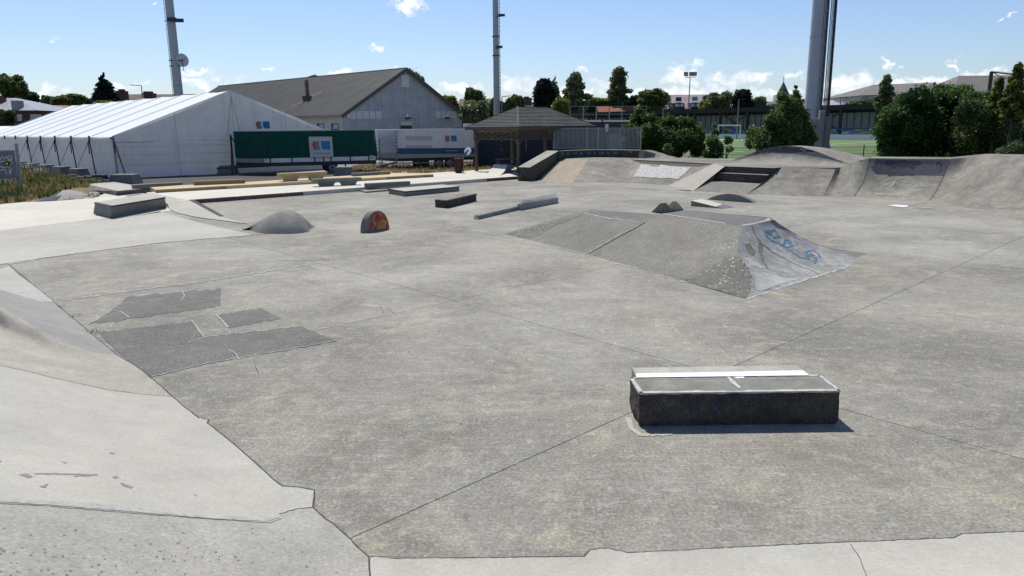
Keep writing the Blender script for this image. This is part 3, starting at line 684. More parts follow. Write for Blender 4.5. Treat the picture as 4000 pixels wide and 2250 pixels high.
for pts, wd in (([(1372, 362), (1468, 348), (1490, 395), (1520, 408), (1450, 420)], .035), ([(1378, 368), (1395, 410), (1440, 445), (1500, 470)], .04), ([(1400, 385), (1440, 375), (1425, 400)], .03), ([(1500, 470), (1560, 510), (1640, 560), (1700, 600), (1780, 612)], .04),
                ([(1510, 488), (1555, 480), (1560, 440), (1600, 440), (1620, 460), (1585, 465)], .035), ([(1600, 480), (1640, 495), (1570, 505)], .035), ([(1780, 612), (1750, 545), (1800, 538), (1860, 560), (1885, 600)], .035), ([(1800, 560), (1790, 590), (1850, 600)], .03), ([(1850, 600), (1835, 655), (1830, 610)], .03), ([(1750, 590), (1770, 570), (1830, 580)], .03)):
    stroke('spray_mark', pts, FQ, wd*1.35, M_bs, t, off=.005, c='q', jg=2)
for pts in ([(1640, 398), (1665, 420), (1715, 440), (1740, 470)], [(1745, 442), (1780, 470), (1835, 515), (1815, 520)]):
    stroke('spray_mark', pts, FQ, .05, M_vs, t, off=.005, c='q', jg=2)

# ---- blocks and rails
t, T, b = slabtop('graffiti_box', 'tapered grey concrete box with black tag scribbles on its end and dark edging', 'skate box', [(768, 1222), (905, 1250), (1332, 1181), (1190, 1152)], 0, .42, M_smooth, cc='1', flare=.0, bot=[(752, 1313), (893, 1354), (1350, 1265), (1200, 1235)], edge=[(0, 1), (1, 2)])
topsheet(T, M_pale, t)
sf = on(bvh([b]))
for pts in ([(775, 1240), (770, 1275), (778, 1300)], [(785, 1245), (800, 1243), (795, 1262), (782, 1262)], [(805, 1270), (812, 1250), (822, 1275), (818, 1290), (808, 1280)], [(830, 1262), (846, 1262), (836, 1285), (846, 1300), (828, 1298)], [(852, 1268), (856, 1310)], [(850, 1285), (866, 1285), (862, 1315)], [(872, 1275), (872, 1330), (884, 1335)], [(872, 1275), (886, 1278)], [(873, 1300), (884, 1302)], [(800, 1290), (818, 1305), (835, 1310)]):
    stroke('spray_mark', pts, sf, .022, M_black, t, off=.004, c='1', step=5)
t, T, b = slabtop('low_platform_box', 'low wide concrete platform with a ramped right end behind the graffiti box', 'skate box', [(690, 1074), (925, 1058), (1212, 1105), (950, 1131)], 0, .21, M_block, cc='1', bot=[(676, 1122), (960, 1085), (1245, 1143), (936, 1168)])
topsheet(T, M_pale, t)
t = thing('curved_bank_end', 'small pale concrete hump half overgrown beside the dry grass mound', 'skate ramp', tuple(P('h', 1000, 1180)))
f_ = PL('h', [(468, 1211, 0), (700, 1204, 0), (860, 1194, 0), (960, 1186, 0), (1040, 1178, 0), (1150, 1173, 0), (1260, 1170, 0), (1400, 1162, 0), (1530, 1115, 0)])
tp_ = PL('h', [(470, 1206, .004), (700, 1150, .14), (850, 1082, .29), (950, 1036, .36), (1050, 1020, .38), (1150, 1038, .33), (1255, 1060, .27), (1400, 1056, .2), (1522, 1064, .14)])
MB().grid([f_, [lerp(a_, b_, .5)+V((0, 0, .03)) for a_, b_ in zip(f_, tp_)], tp_, [V((v.x-.4, v.y+1.2, -.02)) for v in tp_]]).build('hump', M_pale, t, smooth=False)
# wedge ramp from the raised platform
t = thing('wedge_ramp', 'smooth concrete ramp running down from the left end of the purple kerb', 'skate ramp', tuple(P('a', 905, 300)))
tp_ = PL('a', [(735, 300, .15), (820, 285, .17), (905, 273, .17)]); sd_ = PL('a', [(905, 273, .17), (960, 300, .13), (1040, 345, .07), (1148, 404, .006)])
lw = PL('a', [(735, 300, .15), (735, 338, .02), (850, 385, .02), (1000, 420, .02), (1380, 462, .02)])
rr = [resample([lw[0], lw[1]], 6)[0:1]*8]
e1 = resample(PL('a', [(735, 300, .15), (732, 335, .02), (800, 372, .02), (980, 412, .02), (1380, 462, .02)]), 10); e2 = resample(sd_+PL('a', [(1380, 458, .02)]), 10)
MB().grid([[lerp(e1[i], e2[i], j/5) for i in range(10)] for j in range(6)]).build('ramp_surface', M_pale, t, smooth=True)
MB().prism(sd_[:3]+[sd_[3], V((sd_[3].x+.12, sd_[3].y+.12, .008)), sd_[1]+V((.14, .14, 0)), sd_[0]+V((.14, .14, 0))], -.01).build('side_kerb', M_dark, t)
# smooth mound
t = thing('mound', 'smooth rounded grey concrete mound with a steep dark front', 'skate ramp', (-6.35, 21.1, 0)); 
rd = [(1330, 466), (1390, 452), (1450, 432), (1540, 396), (1600, 374), (1650, 360), (1700, 355), (1745, 359), (1790, 382), (1830, 420), (1860, 462), (1880, 500), (1893, 524)]
fb = [(1325, 480), (1380, 505), (1430, 528), (1490, 541), (1550, 546), (1610, 547), (1680, 547), (1740, 546), (1790, 543), (1830, 538), (1862, 532), (1882, 527), (1893, 524.5)]
rd = [W('a', x, y, 20.98) for x, y in rd]; fb = [P('a', x, y) for x, y in fb]; rd = [V((v.x, v.y if i < 12 else fb[12].y+.02, max(v.z*(0, .35, .7, .9, 1)[min(i, 4)], .004))) for i, v in enumerate(rd)]
rows = []
for i in range(11):
    u = i/10; rows.append([V((f_.x+(r_.x-f_.x)*u, f_.y+(r_.y-f_.y)*u, r_.z*sin(pi/2*u)**(.75 if 2 < k_ else 1.2))) for k_, (f_, r_) in enumerate(zip(fb, rd))])
for i in range(1, 9):
    u = i/8; rows.append([V((r_.x, r_.y+.75*u, r_.z*cos(pi/2*u)-.004)) for r_ in rd])
rows = transpose(catmull(transpose(rows), 3))
MB().grid(rows).build('mound_body', M_smooth, t, smooth=True)
# half disc
t = thing('half_disc', 'upright half disc of concrete covered with red and yellow graffiti', 'skate obstacle', (-3.8, 20.6, 0))
p, q = P('t', 921, 586.5), P('t', 981, 575); d = (q-p); mid = (p+q)/2; R_ = d.length/2*.96; d.normalize(); n_ = V((d.y, -d.x, 0)); mb = MB(); fr = []; bk_ = []
for i in range(25):
    a = pi*i/24; z = .57*sin(a)**.9; r2 = R_*cos(a); fr.append(mid+d*r2+V((0, 0, z))-V((0, 0, .003))); bk_.append(fr[-1]-n_*.16+d*(-.08))
dd = mb.add(fr+bk_, [tuple(range(25)), tuple(range(49, 24, -1))]+[(i, i+25, i+26, i+1) for i in range(24)]).build('disc', M_block, t, bevel=.012)
sf = on(bvh([dd])); M_rs = mat('red_spray', (.50, .04, .02), .6, var=.3, vs=9, col2=(.42, .06, .03)); M_ys = mat('yellow_spray', (.50, .33, .07), .6, var=.3, vs=9)
drape('painted_face', [(1128, 1449-6), (1122, 1400), (1140, 1345), (1160, 1315), (1190, 1300), (1230, 1315), (1262, 1350), (1285, 1400), (1292, 1432)], sf, M_rs, t, off=.003, c='2', step=30, jg=3)
drape('yellow_patch', [(1180, 1440), (1190, 1400), (1230, 1360), (1262, 1370), (1285, 1410), (1288, 1432), (1240, 1448)], sf, M_ys, t, off=.005, c='2', step=25, jg=8, jstep=8)
for pts, m_ in (([(1175, 1340), (1195, 1330), (1205, 1350), (1185, 1360), (1178, 1345)], M_black), ([(1140, 1440), (1175, 1400), (1160, 1380)], M_chip), ([(1190, 1430), (1200, 1390), (1240, 1400), (1225, 1370)], M_rs), ([(1255, 1405), (1258, 1430)], M_rs), ([(1255, 1405), (1266, 1402)], M_rs), ([(1256, 1416), (1265, 1414)], M_rs), ([(1258, 1430), (1268, 1427)], M_rs), ([(1273, 1400), (1278, 1424)], M_rs), ([(1273, 1400), (1283, 1422)], M_rs), ([(1165, 1325), (1160, 1350), (1150, 1380)], M_chip), ([(1205, 1310), (1220, 1330)], M_chip)):
    stroke('spray_mark', pts, sf, .03, m_, t, off=.008, c='2', step=6, jg=2)
# flat box, thin slab, dark box
t, T, b = slabtop('flat_box', 'low flat concrete box with a black metal edge, beyond the dark box', 'skate box', [(32, 161), (150, 180), (541, 144), (420, 130)], 0, .21, M_smooth, cc='b', edge=[(0, 1), (1, 2)])
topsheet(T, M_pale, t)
slabtop('thin_slab', 'thin flat concrete slab lying at the foot of the purple kerb', 'skate ledge', [(1050, 1122), (1092, 1134), (1285, 1118), (1285, 1098), (1230, 1106)], 0, .07, M_smooth, cc='2')
t, T, b = slabtop('dark_box', 'narrow dark stained concrete box with a chipped top edge', 'skate box', [(365, 237), (445, 245), (664, 196), (585, 189)], 0, .28, M_dark, cc='b', edge=[(1, 2)])
topsheet(T, M_block, t)
t, T, b = slabtop('low_rail_ledge', 'long low rounded concrete rail in front of the taller rail ledge', 'skate ledge', [(650, 345), (682, 349), (984, 281), (955, 269)], 0, .14, M_smooth, cc='b', bev=.025, bot=[(638, 381), (690, 384), (988, 310), (955, 305)])
t, T, b = slabtop('tall_rail_ledge', 'two-tier concrete rail ledge, taller than the rail in front of it', 'skate ledge', [(958, 271), (986, 272), (1253, 223), (1228, 219)], 0, .21, concrete('pale_block', (.36, .36, .36), (.30, .30, .30), (.44, .44, .43), patch=.3), cc='b', bev=.01, part='base')
T2 = PL('b', [(970, 240), (992, 245), (1243, 195), (1225, 190)], .31)
B2 = PL('b', [(960, 272), (988, 272), (1251, 223), (1230, 219)], .21)
MB().prism(T2, B2).build('upper_rail', M_smooth, t, bevel=.02)
def pyr(label, base, topp, h, m):
    B_ = [P('q', *q) for q in base]; T_ = [P('q', *q, h) for q in topp]; c = sum(B_, V())/len(B_)
    t = thing('pyramid', label, 'skate obstacle', tuple(c), 'small concrete pyramids')
    MB().prism(T_, [v-V((0, 0, .004)) for v in B_]).build('pyramid_body', m, t, bevel=.02, seg=2)
pyr('darker rough concrete pyramid, the nearer of the two small pyramids', [(333, 186), (455, 196), (545, 178), (430, 170)], [(422, 99), (455, 103), (478, 98), (450, 95)], .35, M_block)
pyr('paler smooth concrete pyramid, behind the darker pyramid', [(455, 165), (545, 178), (640, 160), (560, 150)], [(528, 84), (548, 86), (570, 84), (552, 81)], .36, M_pale)
t = thing('wedge', 'small wooden-topped wedge ramp with a purple lower end', 'skate ramp', tuple(P('q', 900, 120)))
A_, B_, C_, D_ = P('q', 702, 80, .19), P('q', 800, 65, .19), P('q', 1095, 138, .004), P('q', 990, 151, .004)
MB().add([A_, B_, C_, D_, V((A_.x, A_.y, -.01)), V((B_.x, B_.y, -.01)), V((C_.x, C_.y, -.01)), V((D_.x, D_.y, -.01))], [(0, 1, 2, 3), (7, 6, 5, 4), (0, 3, 7, 4), (1, 5, 6, 2), (0, 4, 5, 1), (3, 2, 6, 7)]).build('wedge_body', M_block, t)
up = V((0, 0, .004)); mesh('plywood_top', [A_+up, B_+up, lerp(B_, C_, .66)+up, lerp(A_, D_, .78)+up], [(0, 1, 2, 3)], mat('pale_plywood', (.50, .475, .38), .6, var=.1), t)
mesh('purple_end', [lerp(A_, D_, .78)+up, lerp(B_, C_, .66)+up, C_+up, D_+up], [(0, 1, 2, 3)], mat('purple_paint', (.16, .12, .16), .6, var=.2), t)
t = thing('arc_ledge', 'low grey concrete arch-shaped ledge behind the wedge ramp', 'skate ledge', tuple(P('q', 1050, 95)))
p, q = P('q', 845, 69), P('q', 1278, 100); d = q-p; n_ = V((-d.y, d.x, 0)).normalized(); fr = []
for i in range(21): fr.append(lerp(p, q, i/20)+V((0, 0, .28*sin(pi*i/20)**.85)))
bk_ = [v+n_*.28 for v in fr]; MB().add(fr+bk_, [tuple(range(21)), tuple(range(41, 20, -1))]+[(i, i+21, i+22, i+1) for i in range(20)]).build('arc_body', M_smooth, t, bevel=.008)

# ---- raised platforms on the left
t = thing('raised_platform', 'long white concrete platform with a purple painted kerb across the park', 'platform', (-7, 35, 0)); RP = t
kt = PL('a', [(735, 300, .15), (905, 272, .15)])+PL('3', [(0, 1062, .15), (670, 1012, .15)]); kt2 = PL('3', [(670, 1005, .15)])
far = PL('3', [(560, 975, .15), (100, 975, .15)])+PL('a', [(640, 205, .15), (560, 212, .15)])
pf = MB().prism(kt+far, -.01).build('platform_top', M_white, t)
KB = on(bvh([pf]))
M_purp = concrete('purple_kerb', (.17, .10, .115), (.13, .085, .095), (.26, .235, .225), patch=.6, grit=.4, pale=.5, scale=2)
kb = [kt[1], kt[2], kt[3]]
dr = (kt[3]-kt[1]).normalized(); nr = V((dr.y, -dr.x, 0)); 
for i in range(9):
    a, b_ = lerp(kt[1], kt[3], i/9), lerp(kt[1], kt[3], (i+1)/9); a += dr*.006; b_ -= dr*.006
    MB().prism([a+nr*.05, b_+nr*.05, b_-nr*.12, a-nr*.12], -.008).build('kerb_stone', M_purp, t, bevel=.01)
for v in range(9): kb = 0
topsheet(PL('a', [(745, 296), (560, 222), (590, 215), (880, 268)], .15), M_chip, t)
drape('grey_panel', [(390, 238), (520, 222), (810, 288), (735, 300), (700, 252), (480, 262)], F0, M_smooth, ap, off=.010, c='a', step=40)
t = thing('sand_platform', 'sand-coloured concrete strip raised one step behind the white platform', 'platform', (-9, 38, .15)); SPF = t
sp_ = PL('a', [(600, 170, .28), (640, 190, .28)])+PL('2', [(670, 1052, .28), (1640, 997, .28)])+PL('2', [(1640, 992, .28), (1560, 985, .28), (1290, 985, .28)])+PL('1', [(1980, 1058, .28), (1490, 1082, .28), (1210, 1100, .28)])
pf2 = MB().prism(sp_, .0).build('platform_top', M_sand, t)
a0, a1 = sp_[1], sp_[3]; dr = (a1-a0).normalized(); nr = V((dr.y, -dr.x, 0)); M_sk = concrete('sand_kerb', (.34, .27, .16), (.26, .21, .13), None, patch=.4, grit=.3)
for i in range(7):
    a, b_ = lerp(a0, a1, i/7)+dr*.006, lerp(a0, a1, (i+1)/7)-dr*.006
    MB().prism([a+nr*.04, b_+nr*.04, b_-nr*.12, a-nr*.12], .14).build('kerb_stone', M_sk, t, bevel=.008)
def pbench(label, name, c_, sl, thick, legs, z0, H_, m, grp):
    (x0, y0), (x1, y1) = sl; p, q = P(c_, x0, y0, z0+H_), P(c_, x1, y1, z0+H_); d = (q-p).normalized(); n_ = V((-d.y, d.x, 0)); c = (p+q)/2
    t = thing(name, label, 'bench', (c.x, c.y, z0), grp); w_ = .5
    MB().prism([p, q, q+n_*w_, p+n_*w_], z0+H_-thick).build('seat', m, t, bevel=.02, seg=2)
    Ln = (q-p).length
    for f_ in legs:
        m0 = p+d*Ln*f_+n_*.08; wt, wb = .42, .30
        MB().prism([m0-d*wt+V((0, 0, -thick)), m0+d*wt+V((0, 0, -thick)), m0+d*wt+n_*.34+V((0, 0, -thick)), m0-d*wt+n_*.34+V((0, 0, -thick))], [V((*(m0-d*wb).xy, z0)), V((*(m0+d*wb).xy, z0)), V((*(m0+d*wb+n_*.34).xy, z0)), V((*(m0-d*wb+n_*.34).xy, z0))]).build('leg', m, t, bevel=.01)
pbench('grey concrete bench on the white platform', 'concrete_bench', '2', [(670, 1036), (1062, 1020)], .15, (.28, .74), .15, .36, M_smooth, None)
pbench('sand-coloured concrete bench in front of the green trailer', 'concrete_bench', '2', [(400, 990), (783, 973)], .14, (.24, .78), .28, .40, concrete('sand_bench', (.50, .41, .25), (.42, .34, .21), None, patch=.3, grit=.2), None)
def kerb(label, c_, p0, p1, z0, H_, wd, m, name='kerb_block'):
    p, q = P(c_, *p0, z0+H_), P(c_, *p1, z0+H_); d = (q-p).normalized(); n_ = V((-d.y, d.x, 0)); c = (p+q)/2
    t = thing(name, label, 'skate ledge', (c.x, c.y, z0)); MB().prism([p, q, q+n_*wd, p+n_*wd], z0-.003).build('body', m, t, bevel=.012)
kerb('grey concrete kerb block on the white platform right of the grey bench', '2', (1107, 1070), (1455, 1051), .15, .2, .35, M_smooth)
kerb('sand-coloured kerb block at the left back edge of the sand strip', '1', (1568, 1052), (1980, 1036), .28, .19, .35, M_sk)
kerb('pale grey kerb block next to the large tent corner', '1', (1075, 1080), (1478, 1060), .20, .2, .35, M_smooth)
kerb('dark kerb block on the sand strip beneath the green trailer end', '2', (995, 986), (1195, 976), .28, .17, .3, M_block)
kerb('sand-coloured kerb block between the two trailers', '2', (1198, 975), (1293, 970), .28, .17, .3, M_sk)
t = thing('mini_quarter', 'small pale quarter ramp standing on the white platform by the pavilion', 'skate ramp', tuple(P('3', 480, 1005, .15)))
bs = PL('3', [(395, 1000, .15), (510, 1010, .15)]); tp2 = PL('3', [(470, 916, .62), (585, 919, .62)])
rws = loft(bs, tp2, 'quarter', 8, 5, 1.0); mb = MB().grid(rws); mb.build('ramp_surface', M_white, t, smooth=True)
s1 = [r_[-1] for r_ in rws]; mb = MB()
for r_, nm in ((s1, 1), ([r2[0] for r2 in rws], 0)):
    mb.grid([r_, [V((v.x+.0, v.y+.0, .15)) for v in r_]])
tt = [rws[-1][0], rws[-1][-1]]; bb = tt[1]+V((.25, .25, 0)); ba = tt[0]+V((.25, .25, 0))
mb.add([tt[0], tt[1], bb, ba, V((bb.x, bb.y, .15)), V((ba.x, ba.y, .15)), V((*tt[1].xy, .15))], [(0, 1, 2, 3), (3, 2, 4, 5), (1, 6, 4, 2)]); mb.build('frame', M_smooth, t)

# ================================================================ RAISED DECK COMPLEX
t = thing('ramp_complex', 'long raised concrete deck with banks, stairs and a quarter pipe across the far side', 'skate ramp', (10, 36, 0)); RC_ = t
front = PL('g', [(835, 408), (1190, 425), (1760, 422)], 1.0)+PL('3', [(2255, 910)], 1.0)+PL('f', [(425, 183), (832, 190), (1225, 195), (1295, 185)], 1.0)
backl = PL('f', [(1372, 152), (900, 135), (465, 130)], 1.0)+PL('g', [(2290, 397), (1760, 391), (1300, 382), (830, 394)], 1.0)
dkk = MB().prism(front+backl, -.01).build('deck', M_bank, t)
def ramp(nm, base, top, prof, m, n=8, k=14, smooth=True, ang=1.1):
    return MB().grid(loft(base, top, prof, n, k, ang)).build(nm, m, t, smooth=smooth)
ramp('bank', PL('g', [(520, 700), (980, 738)]), PL('g', [(835, 408, 1), (1190, 425, 1)]), 'lin', M_tan)
ramp('bank', PL('g', [(980, 738), (1715, 735)]), PL('g', [(1190, 425, 1), (1760, 422, 1)]), 'lin', M_bank)
ramp('bank', PL('g', [(1715, 735), (1716, 736)]), PL('g', [(1760, 422, 1), (1905, 478, .84)]), 'lin', M_bank)
wb = ramp('bank', PL('g', [(1715, 735)])+PL('3', [(1890, 1085)]), PL('g', [(1905, 478, .84)])+PL('3', [(2130, 935, .84)]), 'lin', M_bank)
wb2 = mesh('bank', PL('3', [(1890, 1085, 0), (2130, 935, .84), (2255, 910, 1.0)]), [(0, 1, 2)], M_bank, t)
MB().add([P('g', 1760, 422, .99), P('3', 2255, 910, .99), P('3', 2130, 935, .84), P('g', 1905, 478, .84)], [(0, 1, 2, 3)]).build('kerb_face', M_dark, t)
M_wrough = mat('rough_white_paint', (.62, .61, .58), .8, var=.4, vs=7, bump=1.5, bs=9, fine=.5, fs=14)
drape('white_painted_panel', [(1905, 486), (2240, 509), (2570, 532), (2490, 620), (2440, 650), (2400, 690), (2100, 668), (1795, 660)], on(bvh([wb, wb2])), M_wrough, t, off=.02, c='g', step=22, jg=6, jstep=20)
ramp('bank', PL('3', [(1890, 1085), (2090, 1130)]), PL('3', [(2255, 910, 1)])+PL('f', [(425, 183, 1)]), 'lin', concrete('light_bank_concrete', (.40, .385, .35), (.33, .32, .295), (.46, .44, .40), patch=.4, grit=.4))
zt1, zt2 = .72, .36
ramp('bank', PL('m', [(215, 685), (640, 718), (978, 741)]), PL('m', [(400, 547, zt2), (1150, 592, zt2)]), 'lin', M_speckl)
mesh('bank', PL('m', [(215, 685, 0), (400, 547, zt2), (518, 536, zt2), (533, 423, zt1), (660, 405, zt1), (667, 330, 1)]), [(0, 1, 2, 3, 4, 5)], M_bank, t)
# stairs: two stepped blocks standing out of the bank
def stepb(front_, zt_, back):
    T_ = PL('m', front_, zt_); d = (T_[1]-T_[0]).normalized(); n_ = V((-d.y, d.x, 0)); T_ = T_+[T_[-1]+n_*back, T_[0]+n_*back]
    MB().prism(T_, -.01).build('stair_step', M_dark, t, bevel=.006)
    topsheet(T_, M_bank, t, .0, .003)
stepb([(667, 330), (1380, 355), (1478, 345)], .998, .5)
stepb([(533, 423), (1270, 458), (1365, 438)], .72, .7)
mesh('tread_surface', PL('m', [(518, 536, .36), (1245, 571, .36), (1150, 592, .36), (400, 547, .36)]), [(0, 1, 2, 3)], M_bank, t)
fl_ = resample([P('m', 1480, 346, .995), P('m', 978, 741, 0)], 12); fr_ = resample([P('f', 1225, 195, .995), P('f', 1140, 400, 0)], 12)
MB().grid([[lerp(fl_[i], fr_[i], j/11) for j in range(12)] for i in range(12)]).build('bank', M_bank, t, smooth=True)
MB().add(PL('m', [(1365, 438, .70), (1248, 574, .38), (1150, 592, .36), (978, 741, 0), (1200, 566, .44), (1372, 432, .78)]), [(0, 1, 4, 5), (1, 2, 3, 4)]).build('lip', M_speck, t)
def blend(nm, base, top, pa, pb, m, n=14, k=20, ang=1.12):
    A_, B_ = loft(base, top, pa, n, k, ang), loft(base, top, pb, n, k, ang); rows = []
    for i in range(n+1): rows.append([lerp(A_[i][j], B_[i][j], (j/(k-1))) for j in range(k)])
    return MB().grid(rows).build(nm, m, t, smooth=True)
hp = blend('hip_bank', PL('f', [(1140, 400), (1350, 405)]), PL('f', [(1225, 195, 1), (1262, 190, 1.0), (1295, 170, 1.12), (1340, 155, 1.24), (1400, 140, 1.36), (1465, 125, 1.45)]), 'lin', 'quarter', M_bank)
q1 = ramp('quarter_pipe', PL('f', [(1350, 405), (1890, 440)]), PL('f', [(1465, 125, 1.45), (2050, 130, 1.45)]), 'quarter', M_bank, 14, 14, True, 1.12)
blend('large_bank', PL('f', [(1890, 440), (1960, 462), (2200, 485), (2576, 521), (2900, 560)]), PL('f', [(2050, 130, 1.45), (2160, 120, 1.5), (2315, 105, 1.62), (2576, 110, 1.64), (3000, 116, 1.64)]), 'quarter', 's', M_bank, 14, 28)
# banks seen against deck behind
tp3 = PL('f', [(1465, 125, 1.45), (2050, 130, 1.45), (2160, 120, 1.5), (2315, 105, 1.62), (2576, 110, 1.64), (3000, 116, 1.64)])
bk3 = [v+V((.9, 1.5, 0)) for v in tp3]; fl3 = [V((v.x+1.5, v.y+3.0, -.05)) for v in bk3]
MB().grid([tp3, bk3, fl3]).build('upper_deck', M_bank, t)
MB().grid([PL('f', [(1225, 195, 1), (1262, 190, 1.0), (1295, 170, 1.12), (1340, 155, 1.24), (1400, 140, 1.36), (1465, 125, 1.45)]), [v+V((1.8, 3.2, -.3)) for v in PL('f', [(1225, 195, 1), (1262, 190, 1.0), (1295, 170, 1.12), (1340, 155, 1.24), (1400, 140, 1.36), (1465, 125, 1.45)])]]).build('upper_deck', M_bank, t)
FQ1 = on(bvh([q1])); M_dpaint = mat('dark_violet_paint_shade', (.085, .08, .10), .7, var=.4, vs=4, fine=.3)
drape('painted_shade_band', [(1462, 133), (2046, 138), (2020, 200), (1995, 250), (1510, 238), (1475, 190)], FQ1, M_dpaint, t, off=.006, c='f', step=40)  # dark paint; shade of the steep upper curve is put into its colour
drape('dark_paint_patch', [(1585, 140), (1825, 145), (1842, 165), (1815, 185), (1825, 210), (1790, 225), (1780, 250), (1740, 245), (1700, 250), (1650, 245), (1600, 250), (1582, 215), (1590, 190), (1572, 160)], FQ1, mat('black_violet_paint', (.022, .02, .035), .6), t, off=.012, c='f', step=30, jg=5, jstep=12)
for pts in ([(1580, 285), (1640, 270)], [(1620, 330), (1650, 290), (1640, 320)], [(1760, 330), (1790, 290), (1800, 330), (1830, 300), (1850, 330), (1780, 335)], [(1560, 330), (1600, 310)], [(1700, 290), (1740, 300)], [(1500, 380), (1560, 388), (1640, 392)]):
    stroke('spray_mark', pts, FQ1, .05, M_chip, t, off=.01, c='f', jg=8, step=14)
for pts, m_ in (([(1500, 385), (1560, 390), (1680, 398)], mat('orange_stain', (.42, .33, .22), .9, fine=.4)), ([(1940, 170), (1960, 155), (1985, 170), (1970, 195), (1940, 215), (1920, 200), (1945, 190), (1990, 215), (1965, 225)], M_black)):
    stroke('spray_mark', pts, FQ1, .05, m_, t, off=.012, c='f', jg=3)
FA = on(bvh([q1, hp]))
for pts in ([(1222, 197), (1200, 260), (1165, 330), (1142, 398)], [(1462, 132), (1440, 240), (1420, 300), (1352, 402)], [(2020, 200), (1985, 280), (1945, 360), (1900, 425), (1880, 440)]):
    stroke('seam', pts, on(bvh([o for o in t.children if 'bank' in o.name or 'quarter' in o.name])), .014, M_crack, t, off=.01, c='f')
stroke('seam', [(200, 357), (580, 387), (1140, 402), (1350, 408), (1880, 442), (1740, 470)], F0, .012, M_crack, slab, off=.006, c='f', jg=2)
drape('sloped_apron', [(520, 700), (980, 738), (1715, 735), (2280, 760), (2576, 835), (2576, 850), (1700, 800), (1100, 752), (520, 722)], F0, concrete('apron_dark', (.33, .32, .30), (.26, .255, .24), None, patch=.4), slab, off=.005, c='g', step=60)
drape('sloped_apron', [(0, 355), (200, 357), (580, 387), (1140, 402), (1350, 408), (1880, 442), (1740, 468), (1300, 445), (700, 405), (0, 366)], F0, concrete('apron_dark', None), slab, off=.005, c='f', step=60)
drape('drain_plate', [(1608, 468), (1650, 462), (1742, 468), (1740, 476), (1700, 478)], F0, M_wpaint, slab, off=.012, c='f', step=30)
stroke('pale_mark', [(1790, 480), (1915, 486)], F0, .09, M_chip, slab, off=.01, c='f')
# hubba ledge
tb = thing('hubba_ledge', 'thick sloping concrete ledge with dark graffiti sides at the left end of the deck', 'skate ledge', tuple(P('3', 700, 1042)))
tl = [P('3', 667, 938, .72), P('3', 765, 940, .72), P('g', 800, 307, 1.44), P('g', 642, 303, 1.44)]
hb = MB().prism(tl, -.01).build('body', M_dark, tb, bevel=.02)
fh = on(bvh([hb])); topsheet(tl, concrete('ledge_top', (.42, .41, .37), (.30, .30, .28), None, patch=.6), tb)
M_gr = mat('faded_red_spray', (.13, .06, .05), .8, fine=.4); M_gg = mat('faded_green_spray', (.07, .13, .10), .8, fine=.4)
for k_, (x, y) in enumerate([(470, 560), (500, 600), (530, 520), (580, 490), (620, 500), (650, 450), (690, 430), (560, 540), (600, 520)]):
    stroke('spray_mark', [(x, y), (x+10, y-25), (x+22, y), (x+35, y-22)], fh, .04, M_gr if k_ % 3 else M_gg, tb, off=.006, c='g', jg=3)
stroke('spray_mark', [(540, 500), (700, 405), (780, 355)], fh, .05, M_gg, tb, off=.006, c='g', jg=3)
# back wall with fence
tw = thing('back_wall', 'low curved concrete wall with blue graffiti behind the left deck', 'wall', tuple(P('g', 1200, 380, 1)))
wt_ = PL('g', [(800, 309, 1.44), (1050, 298, 1.44), (1300, 292, 1.44), (1600, 294, 1.44), (1880, 298, 1.44)]); wb_ = [V((v.x+.18, v.y+.55, v.z)) for v in wt_]
wl = MB().prism(wt_+wb_[::-1], .8).build('wall_body', M_dark, tw)
fw = on(bvh([wl]))
topsheet(wt_+wb_[::-1], M_pale, tw)
for k_, x in enumerate(range(835, 1560, 36)):
    y = 345-(x-835)*.012
    stroke('spray_mark', [(x, y+15), (x+8, y-18), (x+24, y-10), (x+18, y+14), (x+34, y+6)], fw, .07, (M_bs, M_fadeb, M_bs, M_fadeb, M_vs)[k_ % 5] if k_ % 5 < 4 else M_gg, tw, off=.008, c='g', jg=4)
wq = loft(PL('g', [(1400, 385, 1), (1760, 394, 1)]), PL('g', [(1560, 300, 1.4), (1790, 300, 1.43)]), 'quarter', 8, 6, 1.1); MB().grid(wq).build('curved_face', M_bank, tw, smooth=True)
e_ = PL('g', [(1880, 298, 1.44), (1945, 302, 1.42), (2100, 345, 1.2), (2200, 375, 1.08), (2290, 398, 1.0)]); eb = [V((v.x-.1, v.y-.3, 1.0)) for v in e_]; ec = [V((v.x+.8, v.y+1.8, v.z-.05)) for v in e_]
MB().grid([eb, e_, ec]).build('wing', M_bank, tw, smooth=False)
fb0, fb1 = P('g', 712, 288, 1.44), P('g', 1887, 287, 1.44)
fen = thing('bar_fence', 'grey steel bar fence standing on the graffiti wall beside the pavilion', 'fence', tuple((fb0+fb1)/2)); Hf = 1.30
def fpt(x): return lerp(fb0, fb1, (x-712)/1175)+V((.1, .28, 0))
for x in (716, 1170, 1325, 1885):
    b_ = fpt(x); MB().box(b_+V((0, 0, Hf/2)), (.07, .05, Hf+.04)).build('post', M_steel, fen)
for zz in (.08, Hf-.04): MB().bar(fpt(712)+V((0, 0, zz)), fpt(1887)+V((0, 0, zz)), .04).build('rail', M_steel, fen)
src_bar = None
for k_ in range(68):
    b_ = fpt(730+k_*17.1)-worldloc(fen)
    if src_bar is None:
        src_bar = MB().box((0, 0, Hf/2), (.032, .032, Hf-.1)).build('bar', M_steel, fen, local=True); src_bar.location = b_
    else:
        o = src_bar.copy(); S.collection.objects.link(o); o.location = b_
